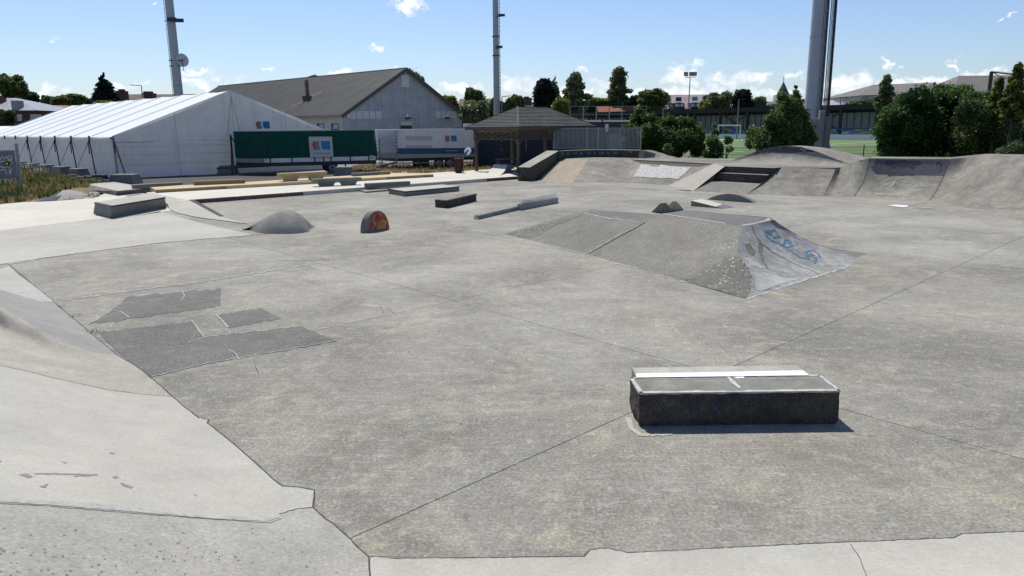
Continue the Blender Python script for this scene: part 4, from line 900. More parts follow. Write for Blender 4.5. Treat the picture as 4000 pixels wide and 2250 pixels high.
# dome
dm = thing('dome_ramp', 'tall rounded concrete hump with graffiti on its curved front', 'skate ramp', (13.5, 37, 1)); a, b_ = P('f', 465, 145, 1), P('f', 1325, 170, 1)
bd = V((2.9, 2.9, 0)); fw_ = V((-.62, -.62, 0)); rws = []
def arc(z_, off, fl=1., kk=31):
    out = []
    for i in range(kk):
        u = i/(kk-1); h = .80*sin(pi*u)**1.15; out.append(lerp(a, b_, u)+off*(fl*sin(pi*u)**.7 if fl else 1)+V((0, 0, h*z_)))
    return out
rws = [arc(0, fw_), arc(.05, fw_*.74), arc(.13, fw_*.50), arc(.26, fw_*.29), arc(.45, fw_*.13), arc(.7, fw_*.03), arc(1, fw_*0)]
fd = MB().grid(rws).build('front_face', M_bank, dm, smooth=True)
r0 = arc(1, fw_*0); MB().grid([r0, [v+V((.06, .06, .0)) for v in r0]]+[[V((v.x, v.y, 1+(v.z-1)*s_))+bd*tt_ for v in r0] for tt_, s_ in ((.35, .97), (.7, .86), (1.0, .6), (1.35, .0))]).build('back_slope', M_bank, dm, smooth=True)
fdd = on(bvh([fd])); 
for x in range(640, 1180, 40):
    yy = 72-34*sin(pi*(x-600)/620)+18
    stroke('spray_mark', [(x, yy+12), (x+6, yy-10), (x+22, yy-8), (x+24, yy+10), (x+36, yy-6)], fdd, .07, (M_dpaint, M_black, M_gr, M_dpaint, M_gg)[(x//40) % 5], dm, off=.01, c='f', jg=4)
drape('painted_shade_band', [(720, 60), (800, 42), (900, 36), (1010, 42), (1080, 60), (1000, 84), (880, 90), (780, 84)], fdd, M_dpaint, dm, off=.006, c='f', step=30, jg=5, jstep=12)  # dark spray that also puts the steep top's shade into colour

# ================================================================ PAVILION
pv = thing('pavilion', 'open timber pavilion with a grey shingled hip roof', 'pavilion', (1.4, 47.9, .12))
ca, sa = cos(pi/4), sin(pi/4)
def pvp(u, v, z): return V((.45+u*ca-v*sa, 44.4+u*sa+v*ca, z))    # u: 0..6.6 right-back, v: 0..3.9 left-back
LU, LV, ez = 6.6, 3.9, 2.78
for u, v in ((.1, .1), (LU-.1, .1), (.1, LV-.1), (LU-.1, LV-.1), (LU/2, .1), (LU/2, LV-.1)):
    if u == LU/2 and v < 1: continue
    MB().box(pvp(u, v, 1.4), (.16, .16, 2.56), pi/4).build('post', M_wood, pv, bevel=.01)
ax = {}
for (u0, v0), (u1, v1) in (((0, 0), (LU, 0)), ((0, 0), (0, LV)), ((LU, 0), (LU, LV)), ((0, LV), (LU, LV))):
    MB().bar(pvp(u0, v0, 2.66), pvp(u1, v1, 2.66), .1, .2).build('beam', M_tlight, pv)
    MB().bar(pvp(u0, v0, 2.08), pvp(u1, v1, 2.08), .05, .06).build('lattice_rail', M_wood, pv); MB().bar(pvp(u0, v0, 2.5), pvp(u1, v1, 2.5), .05, .06).build('lattice_rail', M_wood, pv)
    n_ = 12 if u1 != u0 else 7
    for i in range(n_):
        a_, b2 = i/n_, (i+1)/n_; g1 = lambda f_, z_: pvp(u0+(u1-u0)*f_, v0+(v1-v0)*f_, z_)
        MB().bar(g1(a_, 2.1), g1(b2, 2.48), .035).build('lattice_slat', M_tlight, pv); MB().bar(g1(a_, 2.48), g1(b2, 2.1), .035).build('lattice_slat', M_tlight, pv)
        MB().bar(g1(a_, 2.1), g1(a_, 2.48), .035).build('lattice_slat', M_tlight, pv)
for (u, v), (du, dv) in (((.1, .1), (1, 0)), ((.1, .1), (0, 1)), ((.1, LV-.1), (0, -1)), ((LU-.1, .1), (-1, 0)), ((LU-.1, .1), (0, 1))):
    MB().bar(pvp(u, v, 1.75), pvp(u+.3*du, v+.3*dv, 2.08), .07).build('brace', M_wood, pv)
o_ = .38; EZ = 2.80; RZ = 4.02; ins = 1.95
E4 = [pvp(-o_, -o_, EZ), pvp(LU+o_, -o_, EZ), pvp(LU+o_, LV+o_, EZ), pvp(-o_, LV+o_, EZ)]; RA, RB_ = pvp(ins, LV/2, RZ), pvp(LU-ins, LV/2, RZ)
MB().add(E4+[RA, RB_]+[v-V((0, 0, .05)) for v in E4], [(0, 1, 5, 4), (1, 2, 5), (2, 3, 4, 5), (3, 0, 4), (9, 8, 7, 6), (0, 6, 7, 1), (1, 7, 8, 2), (2, 8, 9, 3), (3, 9, 6, 0)]).build('roof_deck', M_shing, pv)
for i, (p, q, r1, r2) in enumerate(((E4[0], E4[1], RA, RB_), (E4[1], E4[2], RB_, RB_), (E4[2], E4[3], RB_, RA), (E4[3], E4[0], RA, RA))):
    nl = 14
    n_ = (q-p).cross(r1-p).normalized(); n_ = n_ if n_.z > 0 else -n_
    for k_ in range(nl):
        f0, f1 = k_/nl, (k_+1)/nl+.015
        f1 = min(f1, 1); A_, B_ = lerp(p, r1, f0), lerp(q, r2, f0); C_, D_ = lerp(q, r2, f1), lerp(p, r1, f1)
        hA, hB = n_*.045, n_*.012; seg = max(1, int((B_-A_).length/.9)); mb = MB()
        for s_ in range(seg):
            a_, b2 = s_/seg, (s_+1)/seg-.004; w0 = V((0, 0, random.uniform(0, .012)))
            mb.hexa([lerp(A_, B_, a_), lerp(A_, B_, b2), lerp(D_, C_, b2), lerp(D_, C_, a_)], [lerp(A_, B_, a_)+hA+w0, lerp(A_, B_, b2)+hA+w0, lerp(D_, C_, b2)+hB, lerp(D_, C_, a_)+hB])
        mb.build('shingle_course', M_shing, pv)
for p, q in ((E4[0], RA), (E4[1], RB_), (E4[2], RB_), (E4[3], RA), (RA, RB_)): MB().bar(p+V((0, 0, .03)), q+V((0, 0, .04)), .14, .03).build('hip_cap', M_shing, pv)
for p, q in ((E4[0], E4[1]), (E4[3], E4[0]), (E4[1], E4[2])): MB().bar(p-V((0, 0, .07)), q-V((0, 0, .07)), .03, .13).build('fascia', M_wood, pv)
MB().bar(lerp(E4[0], E4[1], .02)+V((0, 0, .065)), lerp(E4[0], E4[1], .96)+V((0, 0, .065)), .10, .012).build('drip_edge', mat('pale_drip_edge', (.55, .53, .49), .7, var=.3, vs=5), pv)
MB().prism([pvp(-.8, -.3, .13), pvp(LU+.5, -.3, .13), pvp(LU+.5, LV+.6, .13), pvp(-.8, LV+.6, .13)], -.05).build('floor_pad', M_white, pv)
# picnic table of dark steel under it
tt_ = thing('picnic_table', 'dark steel picnic table with benches under the pavilion', 'table', (-.2, 44.6, .13)); c0 = P('3', 590, 975, .13); c0 = V((c0.x, c0.y+.4, .13))
MB().box(c0+V((0, 0, .74)), (1.5, .7, .05), .2).build('table_top', M_dsteel, tt_); 
for s_ in (-1, 1):
    MB().box(c0+V((0, s_*.62, .45)), (1.5, .26, .05), .2).build('bench_seat', M_dsteel, tt_)
    MB().box(c0+V((s_*.6, 0, .37)), (.08, .5, .74), .2).build('leg', M_dsteel, tt_); MB().box(c0+V((s_*.6, 0, .3)), (.06, 1.4, .06), .2).build('cross_bar', M_dsteel, tt_)
# bin with a round sign
bn_ = thing('litter_bin', 'maroon slatted litter bin with a tilted round white lid sign', 'bin', tuple(P('3', 190, 983, .15))); c0 = P('3', 190, 983, .15)
for i in range(14):
    a_ = 2*pi*i/14; p = c0+V((cos(a_)*.24, sin(a_)*.24, .06)); q = c0+V((cos(a_)*.28, sin(a_)*.28, .84)); MB().bar(p, q, .075, .025).build('slat', M_maroon, bn_)
MB().tube(c0, c0+V((0, 0, .8)), .2, 14).build('liner', M_black, bn_); MB().tube(c0+V((0, 0, .82)), c0+V((0, 0, .87)), .3, 16).build('rim', M_maroon, bn_)
pc = c0+V((.45, 0, 0)); MB().tube(pc-V((.15, 0, 0)), pc+V((-.15, 0, .95)), .025, 8).build('pole', M_steel, bn_)
dc = pc+V((.13, 0, 1.28)); dn = V((-.45, -.75, .35)).normalized()
MB().tube(dc, dc+dn*.03, .24, 20).build('round_sign', M_wpaint, bn_); MB().tube(dc+dn*.031, dc+dn*.036, .07, 10).build('sign_mark', M_black, bn_)
MB().tube(dc+dn*.031+V((-.1, 0, -.13)), dc+dn*.036+V((-.1, 0, -.13)), .09, 10).build('sign_mark', M_black, bn_)

# ================================================================ TRAILERS
def logo(parent, p0, ux, uz, h, nrm, grey=None):
    """letters B and W of the province logo; p0 lower-left, ux,uz unit axes"""
    g1 = lambda x, y, k=0.: p0+ux*(x*h)+uz*(y*h)+nrm*(.012+k)
    B_ = [(0.02, 0), (.45, 0)]+[(.52+.26*cos(a), .26+.26*sin(a)) for a in [(-pi/2+pi*i/10) for i in range(10)]]+[(.50+.22*cos(a), .76+.24*sin(a)) for a in [(-pi/2+pi*i/8+.25) for i in range(8)]]+[(.45, 1), (-.02, 1)]
    mesh('letter_b', [g1(*q) for q in B_], [tuple(range(len(B_)))], M_lgrey, parent)
    W_ = [(.93, 1), (1.9, 1), (1.93, 0), (1.6, 0), (1.50, .05), (1.45, .17), (1.39, .05), (1.28, 0), (1.12, .04), (1.0, .14), (.94, .3)]
    mesh('letter_w', [g1(*q) for q in W_], [tuple(range(len(W_)))], M_lblue, parent)
    mesh('red_flash', [g1(*q, .006) for q in ((-.06, .72), (.32, .86), (.10, .05), (.06, .62), (-.16, .45))], [(0, 1, 2, 3), (0, 3, 4)], M_lred, parent)
    mesh('yellow_flash', [g1(*q, .003) for q in ((-.08, .70), (.04, .62), (-.02, .42), (-.18, .34))], [(0, 1, 2, 3)], M_lyel, parent)
    mesh('blue_flash', [g1(*q, .004) for q in ((.66, .55), (.32, .50), (.16, .28), (.10, .08), (.30, .38))], [(0, 1, 2, 3, 4)], M_lblue, parent)
def text(s_, parent, p0, ux, uz, h, m, name='lettering'):
    cu = bpy.data.curves.new('lettering', 'FONT'); cu.body = s_; cu.size = h; ob = bpy.data.objects.new('tmp', cu); S.collection.objects.link(ob)
    me = bpy.data.meshes.new_from_object(ob.evaluated_get(bpy.context.evaluated_depsgraph_get())); bpy.data.objects.remove(ob)
    off = worldloc(parent)
    for v in me.vertices: v.co = p0+ux*v.co.x+uz*v.co.y-off
    return link(name, me, parent, m)
UZ = V((0, 0, 1))
tr = thing('green_trailer', 'dark green tarpaulin trailer with a white logo panel', 'trailer', (-13.5, 49, -.05))
a, b_ = V((*P('2', 245, 975).xy, 0)), V((*P('2', 1180, 957).xy, 0))
a = W('2', 250, 645, 47.5); a.z = 0; b_ = W('2', 1168, 648, 50.2); b_.z = 0
ux = (b_-a).normalized(); nn_ = V((ux.y, -ux.x, 0)); bkv = -nn_*2.4; LT = (b_-a).length; ztop, zb = 2.72, 1.0
zmid = .78
lf = a+V((-2.05, .9, 0)); 
tp = [a, b_, b_+bkv, lf+bkv*.6, lf]
MB().prism([v+UZ*ztop for v in tp], [v*1+UZ*zb+ux*(.12 if i in (1, 2) else -.0) for i, v in enumerate(tp)]).build('tarpaulin', M_green, tr, bevel=.03)
MB().prism([v+UZ*(zb-.26) for v in tp], .50).build('chassis', M_black, tr)
xs = [0, .055, .24, .44, .52, .585, .76, .93, 1.0]
for i in range(8):
    p, q = a+ux*(LT*xs[i]+.04)+nn_*.02, a+ux*(LT*xs[i+1]-.04)+nn_*.02; MB().hexa([p+UZ*.74, q+UZ*.74, q+UZ*.74-nn_*.04, p+UZ*.74-nn_*.04], [p+UZ*1.0, q+UZ*1.0, q+UZ*1.0-nn_*.04, p+UZ*1.0-nn_*.04]).build('drop_side_panel', M_wtarp, tr)
    MB().box(q+ux*.04+UZ*.86, (.07, .08, .32), atan2(ux.y, ux.x)).build('stake', M_dsteel, tr)
MB().bar(lf+nn_*.02+UZ*.87, a+nn_*.02+UZ*.87, .05, .26).build('front_panel', M_steel, tr)
MB().bar(a+nn_*.03+ux*.06+UZ*2.6, a+nn_*.03+ux*.14+UZ*.8, .03).build('corner_strap', M_rust, tr)
def wheel(par, c_, r_, ax_, w_=.22):
    hb_ = MB().tube(c_-ax_*w_/2, c_+ax_*w_/2, r_, 24).build('wheel', M_rubber, par, bevel=.02)
    rim = MB().tube(c_+ax_*(w_/2+.003), c_+ax_*(w_/2+.02), r_*.62, 20).build('rim', M_steel, hb_); MB().tube(c_+ax_*(w_/2+.022), c_+ax_*(w_/2+.05), r_*.25, 10).build('hub', M_dsteel, hb_)
    for i in range(8):
        aa = 2*pi*i/8; u_ = ax_.orthogonal().normalized(); v_ = ax_.cross(u_); MB().tube(c_+ax_*(w_/2+.021)+(u_*cos(aa)+v_*sin(aa))*r_*.43, c_+ax_*(w_/2+.024)+(u_*cos(aa)+v_*sin(aa))*r_*.43, r_*.08, 6).build('rim_hole', M_black, hb_)
wheel(tr, a+ux*LT*.595-nn_*.2+UZ*.33, .36, nn_); wheel(tr, a+ux*LT*.595-nn_*2.1+UZ*.33, .36, nn_)
MB().bar(a+ux*.4-nn_*1+UZ*.5, a-ux*2.8-nn_*1+UZ*.42, .12).build('drawbar', M_dsteel, tr)
MB().tube(a+ux*LT*.72-nn_*.3+UZ*.5, a+ux*LT*.72-nn_*.3-UZ*.05, .05).build('support_leg', M_dsteel, tr); MB().tube(a-ux*1.9-nn_*1+UZ*.5, a-ux*1.9-nn_*1-UZ*.05, .05).build('support_leg', M_dsteel, tr)
def onpl(c_, x, y): # sight line met with trailer side
    r = ray(*px(c_, x, y)); t_ = (a-V((0, 0, CH))).dot(nn_)/r.dot(nn_); return V((0, 0, CH))+r*t_
pc = [onpl('i', *q) for q in ((1195, 252), (1622, 252), (1652, 645), (1227, 655))]
pn = mesh('logo_panel', [v+nn_*.02 for v in pc], [(0, 1, 2, 3)], mat('logo_panel_white', (.52, .52, .51), .6, var=.15, vs=3), tr)
l0 = onpl('i', 1280, 498)+nn_*.02; lh = (onpl('i', 1275, 334)-onpl('i', 1280, 498)).length; logo(pn, l0, ux, UZ, lh, nn_)
text('Le Brabant wallon', pn, onpl('i', 1283, 572)+nn_*.035, ux, UZ, .158, M_lgrey)
for x_ in range(1235, 1640, 24):
    v = onpl('i', x_, 628+6*sin(x_)); MB().box(v+nn_*.03, (.05+.03*sin(x_*3), .004, .015+.012*cos(x_)), atan2(ux.y, ux.x)).build('scuff', M_lgrey, pn)
pc = [onpl('i', *q) for q in ((2314, 595), (2376, 593), (2380, 655), (2318, 656))]; mesh('label_panel', [v+nn_*.02 for v in pc], [(0, 1, 2, 3)], M_wtarp, tr)
mesh('reflector', [onpl('i', *q)+nn_*.02 for q in ((2388, 190), (2396, 190), (2412, 360), (2404, 360))], [(0, 1, 2, 3)], M_steel, tr)
# white trailer
tr = thing('cream_trailer', 'cream tarpaulin trailer with a blue band and a small logo, right of the green one', 'trailer', (-4, 55, -.05))
a = W('k', 640, 120, 53.0); a.z = 0; b_ = W('k', 2362, 130, 56.0); b_.z = 0
ux = (b_-a).normalized(); nn_ = V((ux.y, -ux.x, 0)); bkv = -nn_*2.4; LT = (b_-a).length
lf = W('k', 325, 105, 55.2); lf.z = 0; ztop, zb = 2.74, 1.12
tp = [a, b_, b_+bkv, lf+bkv*.5, lf]
MB().prism([v+UZ*ztop for v in tp], [v+UZ*zb for v in tp]).build('tarpaulin', M_wtarp, tr, bevel=.04, seg=2)
MB().prism([v-nn_*.0+UZ*1.12 for v in tp], .72).build('side_boards', concrete('board_panel', (.36, .37, .37), (.30, .31, .31), None, patch=.2, grit=.1, bump=0), tr)
MB().prism([v-nn_*.1+UZ*.72 for v in tp], .5).build('chassis', M_black, tr)
mesh('front_tarpaulin', [lf+UZ*2.68+(a-lf).cross(UZ).normalized()*.02, a+UZ*2.68+(a-lf).cross(UZ).normalized()*.02, a+UZ*1.1+(a-lf).cross(UZ).normalized()*.02, lf+UZ*1.1+(a-lf).cross(UZ).normalized()*.02], [(0, 1, 2, 3)], mat('silver_tarpaulin', (.40, .41, .43), .35, .2, var=.2), tr)
mesh('blue_band', [onpl('k', *q)+nn_*.02 for q in ((655, 425), (2000, 420), (2358, 413), (2358, 508), (2000, 514), (662, 522))], [(0, 1, 2, 3, 4, 5)], M_blue, tr)
logo(tr, onpl('k', 1462, 316)+nn_*.01, ux, UZ, (onpl('k', 1462, 212)-onpl('k', 1462, 316)).length, nn_)
text('www.brabantwallon.be', tr, onpl('k', 1462, 475)+nn_*.04, ux, UZ, .10, M_frame)
text('Le Brabant wallon', tr, onpl('k', 1466, 358)+nn_*.02, ux, UZ, .09, M_wtarp)
for (y0, y1) in ((222, 298), (372, 420)):
    mesh('faded_panel', [onpl('k', *q)+nn_*.012 for q in ((790, y0), (1240, y0), (1240, y1), (790, y1))], [(0, 1, 2, 3)], mat('faded_panel', (.50, .49, .46), .6, var=.25, vs=6), tr)
for i in range(26):
    x0 = 668+i*65.5; x1 = x0+65.5; xm = x0+33
    s_ = lambda x, y: onpl('k', x, y-(x-668)*.004)+nn_*.03
    mb = MB(); mb.bar(s_(x0, 605), s_(xm, 635), .025); mb.bar(s_(xm, 635), s_(x1, 605), .025); mb.bar(s_(xm, 635), s_(xm, 660), .02); mb.build('lacing_rope', M_dsteel, tr)
for i in range(9): MB().box(onpl('k', 642, 165+i*55)+nn_*.02, (.12, .03, .05)).build('buckle', M_dsteel, tr)
for x_ in (640, 1545, 2350): MB().bar(onpl('k', x_, 600)+nn_*.02, onpl('k', x_, 700)+nn_*.02, .07).build('stake', M_steel, tr)
MB().bar(onpl('k', 655, 672)+nn_*.03, onpl('k', 2350, 655)+nn_*.03, .05, .07).build('side_rail', M_steel, tr)
for x_ in (1355, 1535): c_ = onpl('k', x_, 745); wheel(tr, V((c_.x, c_.y, .30))-nn_*.12, .36, nn_)
for x_ in (1110, 1240): c_ = onpl('k', x_, 745); wheel(tr, V((c_.x, c_.y, .30))-nn_*1.9, .34, nn_)
db = onpl('k', 640, 740); MB().bar(V((db.x, db.y, .45)), W('k', 300, 745, 54.5), .14, .1).build('drawbar', M_dsteel, tr)
js = W('k', 400, 745, 54); MB().tube(js+UZ*.9, V((js.x, js.y, .05)), .05, 8).build('jockey_stand', M_steel, tr); wheel(tr, V((js.x, js.y, .07)), .12, nn_, .08)
ld_ = W('2', 1180, 905, 52.5); ladder = thing('ladder', 'pale aluminium ladder standing between the two trailers', 'ladder', (ld_.x, ld_.y, -.06)); 
for s_ in (0, .42): MB().bar(V((ld_.x-.18+s_, ld_.y, -.05)), V((ld_.x-.18+s_, ld_.y+.3, 2.1)), .05).build('stile', M_steel, ladder)
for i in range(8): MB().bar(V((ld_.x-.18, ld_.y+.03*i, .2+.25*i)), V((ld_.x+.24, ld_.y+.03*i, .2+.25*i)), .03).build('rung', M_steel, ladder)

# ================================================================ TENT
tn = thing('large_tent', 'large white event tent with a gabled end and black ratchet straps', 'tent', (-23.5, 45.5, -.05))
EH, RH, HW = 2.62, 5.75, 7.1
d_ = V((-.7071, .7071, 0)); g_ = V((.7071, .7071, 0)); c0 = V((-23.9, 45.2, 0))
nb = 9; bay = 4.55
ab0, ab1 = W('1', 908, 690, 45.3), W('1', 1862, 318, 50.3)
c0 = V((ab0.x, ab0.y, 0)); EH = ab0.z; apx = V((ab1.x, ab1.y, 0)); RH = ab1.z
g_ = (apx-c0); HWv = g_.copy(); g_ = g_.normalized()
rb = W('5', 560, 842, 76.5); d_ = V((rb.x-apx.x, rb.y-apx.y, 0)); LN = d_.length; d_.normalize(); bay = LN/nb
for i in range(nb):
    s0, s1 = d_*(bay*i), d_*(bay*(i+1))
    for side, (e_, r_) in enumerate(((c0, apx), (c0+HWv*2, apx))):
        row = lambda s_: [e_+s_-(r_-e_).normalized()*.12+UZ*(EH-.04)]+[lerp(e_+s_+UZ*EH, r_+s_+UZ*RH, f_)+UZ*(-.05*sin(pi*f_)) for f_ in (0.0, .25, .5, .75, 1)]
        a_, b2 = row(s0+d_*.012), row(s1-d_*.012); mid = [lerp(x, y, .5)-UZ*.06 for x, y in zip(a_, b2)]
        MB().grid([a_, mid, b2]).build('roof_panel', M_tent, tn, smooth=True)
        if side == 0:
            va = e_+s0+d_*.05-(r_-e_).normalized()*.13; vb = e_+s1-d_*.05-(r_-e_).normalized()*.13; n_ = 9
            top_ = [lerp(va, vb, k_/n_)+UZ*(EH-.03) for k_ in range(n_+1)]; bot_ = [lerp(va, vb, k_/n_)+UZ*(EH-.36+.02*sin(k_*2.1)) for k_ in range(n_+1)]
            MB().grid([top_, bot_]).build('valance', M_tentw, tn)
            wa, wb2 = e_+s0+d_*.03, e_+s1-d_*.03; n_ = 12; rows = []
            for zf in (0, .03, .1, .3, .6, .95): rows.append([lerp(wa, wb2, k_/n_)+UZ*(EH*zf-.02)+g_*(.05*sin(k_*1.7+zf*5)*(1-zf)+(-.18*(1-zf/.1) if zf < .1 else 0)*(1+.4*sin(k_*3.1))) for k_ in range(n_+1)])
            MB().grid(rows).build('side_wall', M_tentw, tn, smooth=True)
        else:
            MB().grid([[e_+s0+UZ*(EH-.02), e_+s1+UZ*(EH-.02)], [e_+s0, e_+s1]]).build('side_wall', M_tentw, tn)
for i in range(nb+1):
    s0 = d_*(bay*i)
    for e_ in (c0, c0+HWv*2): MB().bar(e_+s0+UZ*(EH+.02), apx+s0+UZ*(RH+.02), .045, .03).build('roof_rib', M_seam, tn)
    if i: MB().box(c0+s0-g_*.16+UZ*(EH-.12), (.1, .1, .32), atan2(g_.y, g_.x)).build('eave_bracket', M_black, tn)
R0 = c0+HWv*2
# gable: upper triangle in panels, lower wall with wind seams
def gz(f_): return EH+(RH-EH)*(1-abs(f_-.5)*2)
nl = V((g_.y, -g_.x, 0)); fx = [0, .25, .5, .75, 1]
for k_ in range(4):
    f0, f1 = fx[k_]+.001, fx[k_+1]-.001; P_ = lambda f_: lerp(c0, R0, f_)
    MB().grid([[P_(f0)+UZ*gz(f0)+nl*.02, P_(f1)+UZ*gz(f1)+nl*.02], [P_(f0)+UZ*(EH-.33)+nl*.05, P_(f1)+UZ*(EH-.33)+nl*.05]]).build('gable_panel', M_tentw, tn)
    rows = []; n_ = 20
    for zf in (0, .02, .06, .12, .25, .5, .8, 1): rows.append([lerp(P_(f0), P_(f1), j/n_)+UZ*((EH-.36)*zf-.02)+nl*(.03+.05*noise.noise(V((j*.45+k_*9, zf*2, 3)))*(1-zf)*2+(.16*(1-zf/.12)+.06*noise.noise(V((j*.9+k_*20, zf*30, 8))) if zf < .12 else 0)) for j in range(n_+1)])
    MB().grid(rows).build('end_wall_panel', M_tentw, tn, smooth=True)
    if k_: MB().bar(P_(fx[k_])+UZ*.05+nl*.06, P_(fx[k_])+UZ*gz(fx[k_])+nl*.03, .03).build('seam', M_seam, tn)
MB().bar(c0+UZ*(EH-.34)+nl*.07, R0+UZ*(EH-.34)+nl*.07, .03, .05).build('seam', M_seam, tn)
for z_ in (.75, 1.35, 1.85): MB().bar(c0+UZ*z_+nl*.055, R0+UZ*z_+nl*.055, .012, .012).build('wall_crease', M_lgrey, tn)
for f_ in (.47, .53): MB().bar(lerp(c0, R0, .5)+UZ*(RH-.3)+nl*.03, lerp(c0, R0, f_)+UZ*(EH)+nl*.06, .02).build('wall_crease', M_lgrey, tn)
for p in (c0, apx-g_*.3, R0): MB().box(p+nl*.12+UZ*1.2, (.12, .05, 2.6), atan2(g_.y, g_.x)).build('post', M_steel, tn)
def strap(p, q, w_=.06): MB().bar(p, q, w_, .02).build('ratchet_strap', M_strap, tn)
def ogl(x, y): # logo anchor on gable plane
    r = ray(*px('2', x, y)); t_ = (c0+nl*.06-V((0, 0, CH))).dot(nl)/r.dot(nl); return V((0, 0, CH))+r*t_
pA, pB = ogl(213, 627), ogl(216, 568); logo(tn, pA, g_, UZ, (pB-pA).length, nl)
text('2', tn, ogl(952, 708)*1.0, g_, UZ, .12, M_black)
# ballast blocks
bal = None
bsp = []
for i, (x, y) in enumerate([(995, 1072), (662, 1040), (522, 1003), (395, 962), (288, 937), (196, 922)]):
    p = P('1', x, y); bsp.append(p)
lbs = ['large concrete ballast block at the near corner of the white tent', 'second concrete ballast block from the tent corner along the tent side', 'third concrete ballast block from the tent corner, next to the dry mound end', 'fourth concrete ballast block from the tent corner beside an orange cone', 'fifth concrete ballast block from the tent corner behind the grass mound', 'farthest visible concrete ballast block along the tent side']
for i, p in enumerate(bsp):
    if i: p = c0+d_*(bay*i)-g_*1.0; p.z = -.02
    else: p = V((p.x, p.y+.3, -.02))
    sz = 1.0 if i else 1.2
    if bal is None or i == 1:
        bal = thing('ballast_block', lbs[i], 'ballast block', tuple(p), 'concrete ballast blocks of the tent', 0 if i == 0 else -.6); MB().prism([V((x*sz, y*sz, .52)) for x, y in ((-.48, -.35), (.48, -.35), (.48, .35), (-.48, .35))], [V((x*sz, y*sz, 0)) for x, y in ((-.6, -.45), (.6, -.45), (.6, .45), (-.6, .45))]).build('block_body', M_block, bal, bevel=.02, local=True)
    else: copy_tree(bal, tuple(p), rz=-.6+.05*i, label=lbs[i])
    top = p+UZ*.6
    if i == 0: strap(c0+UZ*(EH-.1)+nl*.15, top, .09); strap(c0+UZ*(EH-.3)+nl*.2, c0+UZ*1.5+nl*.2+g_*.02, .1)
    else:
        e_ = c0+d_*(bay*i)-g_*.2+UZ*(EH-.25); strap(e_, top+d_*.1); strap(e_-d_*.1, c0+d_*(bay*i)-d_*.75-g_*.25+UZ*.15, .07); strap(lerp(e_, top, .0), lerp(e_, top, .35), .1)
    if i and i < 6: strap(c0+d_*(bay*(i+.02))-g_*.22+UZ*(EH-.3), c0+d_*(bay*i)-g_*.25+UZ*(EH-1.1), .06)
bb = copy_tree(bal, tuple(V((*W('1', 1850, 1035, 49.5).xy, -.02))), rz=.1, label='concrete ballast block in front of the tent gable, left of the green trailer')
bb = copy_tree(bal, tuple(V((*P('2', 920, 1000).xy, -.02))), rz=.1, label='concrete ballast block under the right end of the green trailer')
for dx in (-.1, .12): strap(apx-g_*.3+nl*.2+UZ*(EH-.1), V((*(apx-g_*.3+nl*1.1+g_*dx*5).xy, .5)))
cone = thing('orange_tarp', 'small orange plastic piece lying beside the ballast blocks', 'tarp', tuple(P('h', 725, 710))); MB().prism([V((-.5, 0, .25)), V((.1, -.2, .3)), V((.45, .1, .1)), V((.2, .3, .05))], 0).build('sheet', mat('orange_plastic', (.55, .07, .02), .5), cone, local=True, bevel=.02)
t2_ = thing('far_tent', 'second white tent behind the large tent at the left edge', 'tent', tuple(W('h', 60, 190, 84)))
pA = W('h', -200, 120, 84); MB().prism([W('h', -400, 55, 88), W('h', 335, 48, 88), W('h', 150, 160, 80), W('h', -400, 175, 80)], -.05).build('tent_body', M_tent, t2_)
# junk below the tent corner
for i in range(16):
    p = P('h', random.uniform(1110, 1600), random.uniform(850, 890)); s_ = random.uniform(.12, .4)
    if i == 0: jk = thing('rubble', 'dark rubble and offcuts beside the tent foot', 'rubble', tuple(p), 'dark rubble beside the tent foot'); jb = MB().box((0, 0, s_*.3), (s_, s_*.7, s_*.5), tap=.7).build('lump', M_black, jk, local=True, bevel=.01)
    else: copy_tree(jk, tuple(p), rz=random.uniform(0, 3), sc=random.uniform(.6, 1.6))

# ================================================================ SPORTS HALL
hl = thing('sports_hall', 'large sports hall with a dark corrugated roof and pebble-dashed gable', 'building', (-20, 92, 0))
c0h = W('2', 905, 512, 90); apx = W('2', 1408, 150, 97); rcr = W('2', 1880, 512, 103.5)
EHh = c0h.z; RHh = apx.z; c0h.z = 0; apx.z = 0; g_ = V((.72, .694, 0)).normalized()
hv = (apx-c0h); hv = V((hv.x, hv.y, 0)); R0h = c0h+hv*2; g_ = hv.normalized(); nl = V((g_.y, -g_.x, 0))
rl = W('5', 1700, 694, 132); dv = V((rl.x-apx.x, rl.y-apx.y, 0)); dl = dv.length; dv.normalize()
MB().add([c0h, R0h, R0h+UZ*EHh, apx+UZ*RHh, c0h+UZ*EHh], [(0, 1, 2, 3, 4)]).build('gable_wall', M_gable, hl)
MB().add([c0h, c0h+dv*dl, c0h+dv*dl+UZ*EHh, c0h+UZ*EHh], [(0, 1, 2, 3)]).build('side_wall', M_sidew, hl)
MB().add([R0h, R0h+dv*dl, R0h+dv*dl+UZ*EHh, R0h+UZ*EHh, c0h+dv*dl, c0h+dv*dl+UZ*EHh, apx+dv*dl+UZ*RHh], [(0, 1, 2, 3), (1, 4, 5, 6, 2)]).build('rear_walls', M_gable, hl)
ov = .45
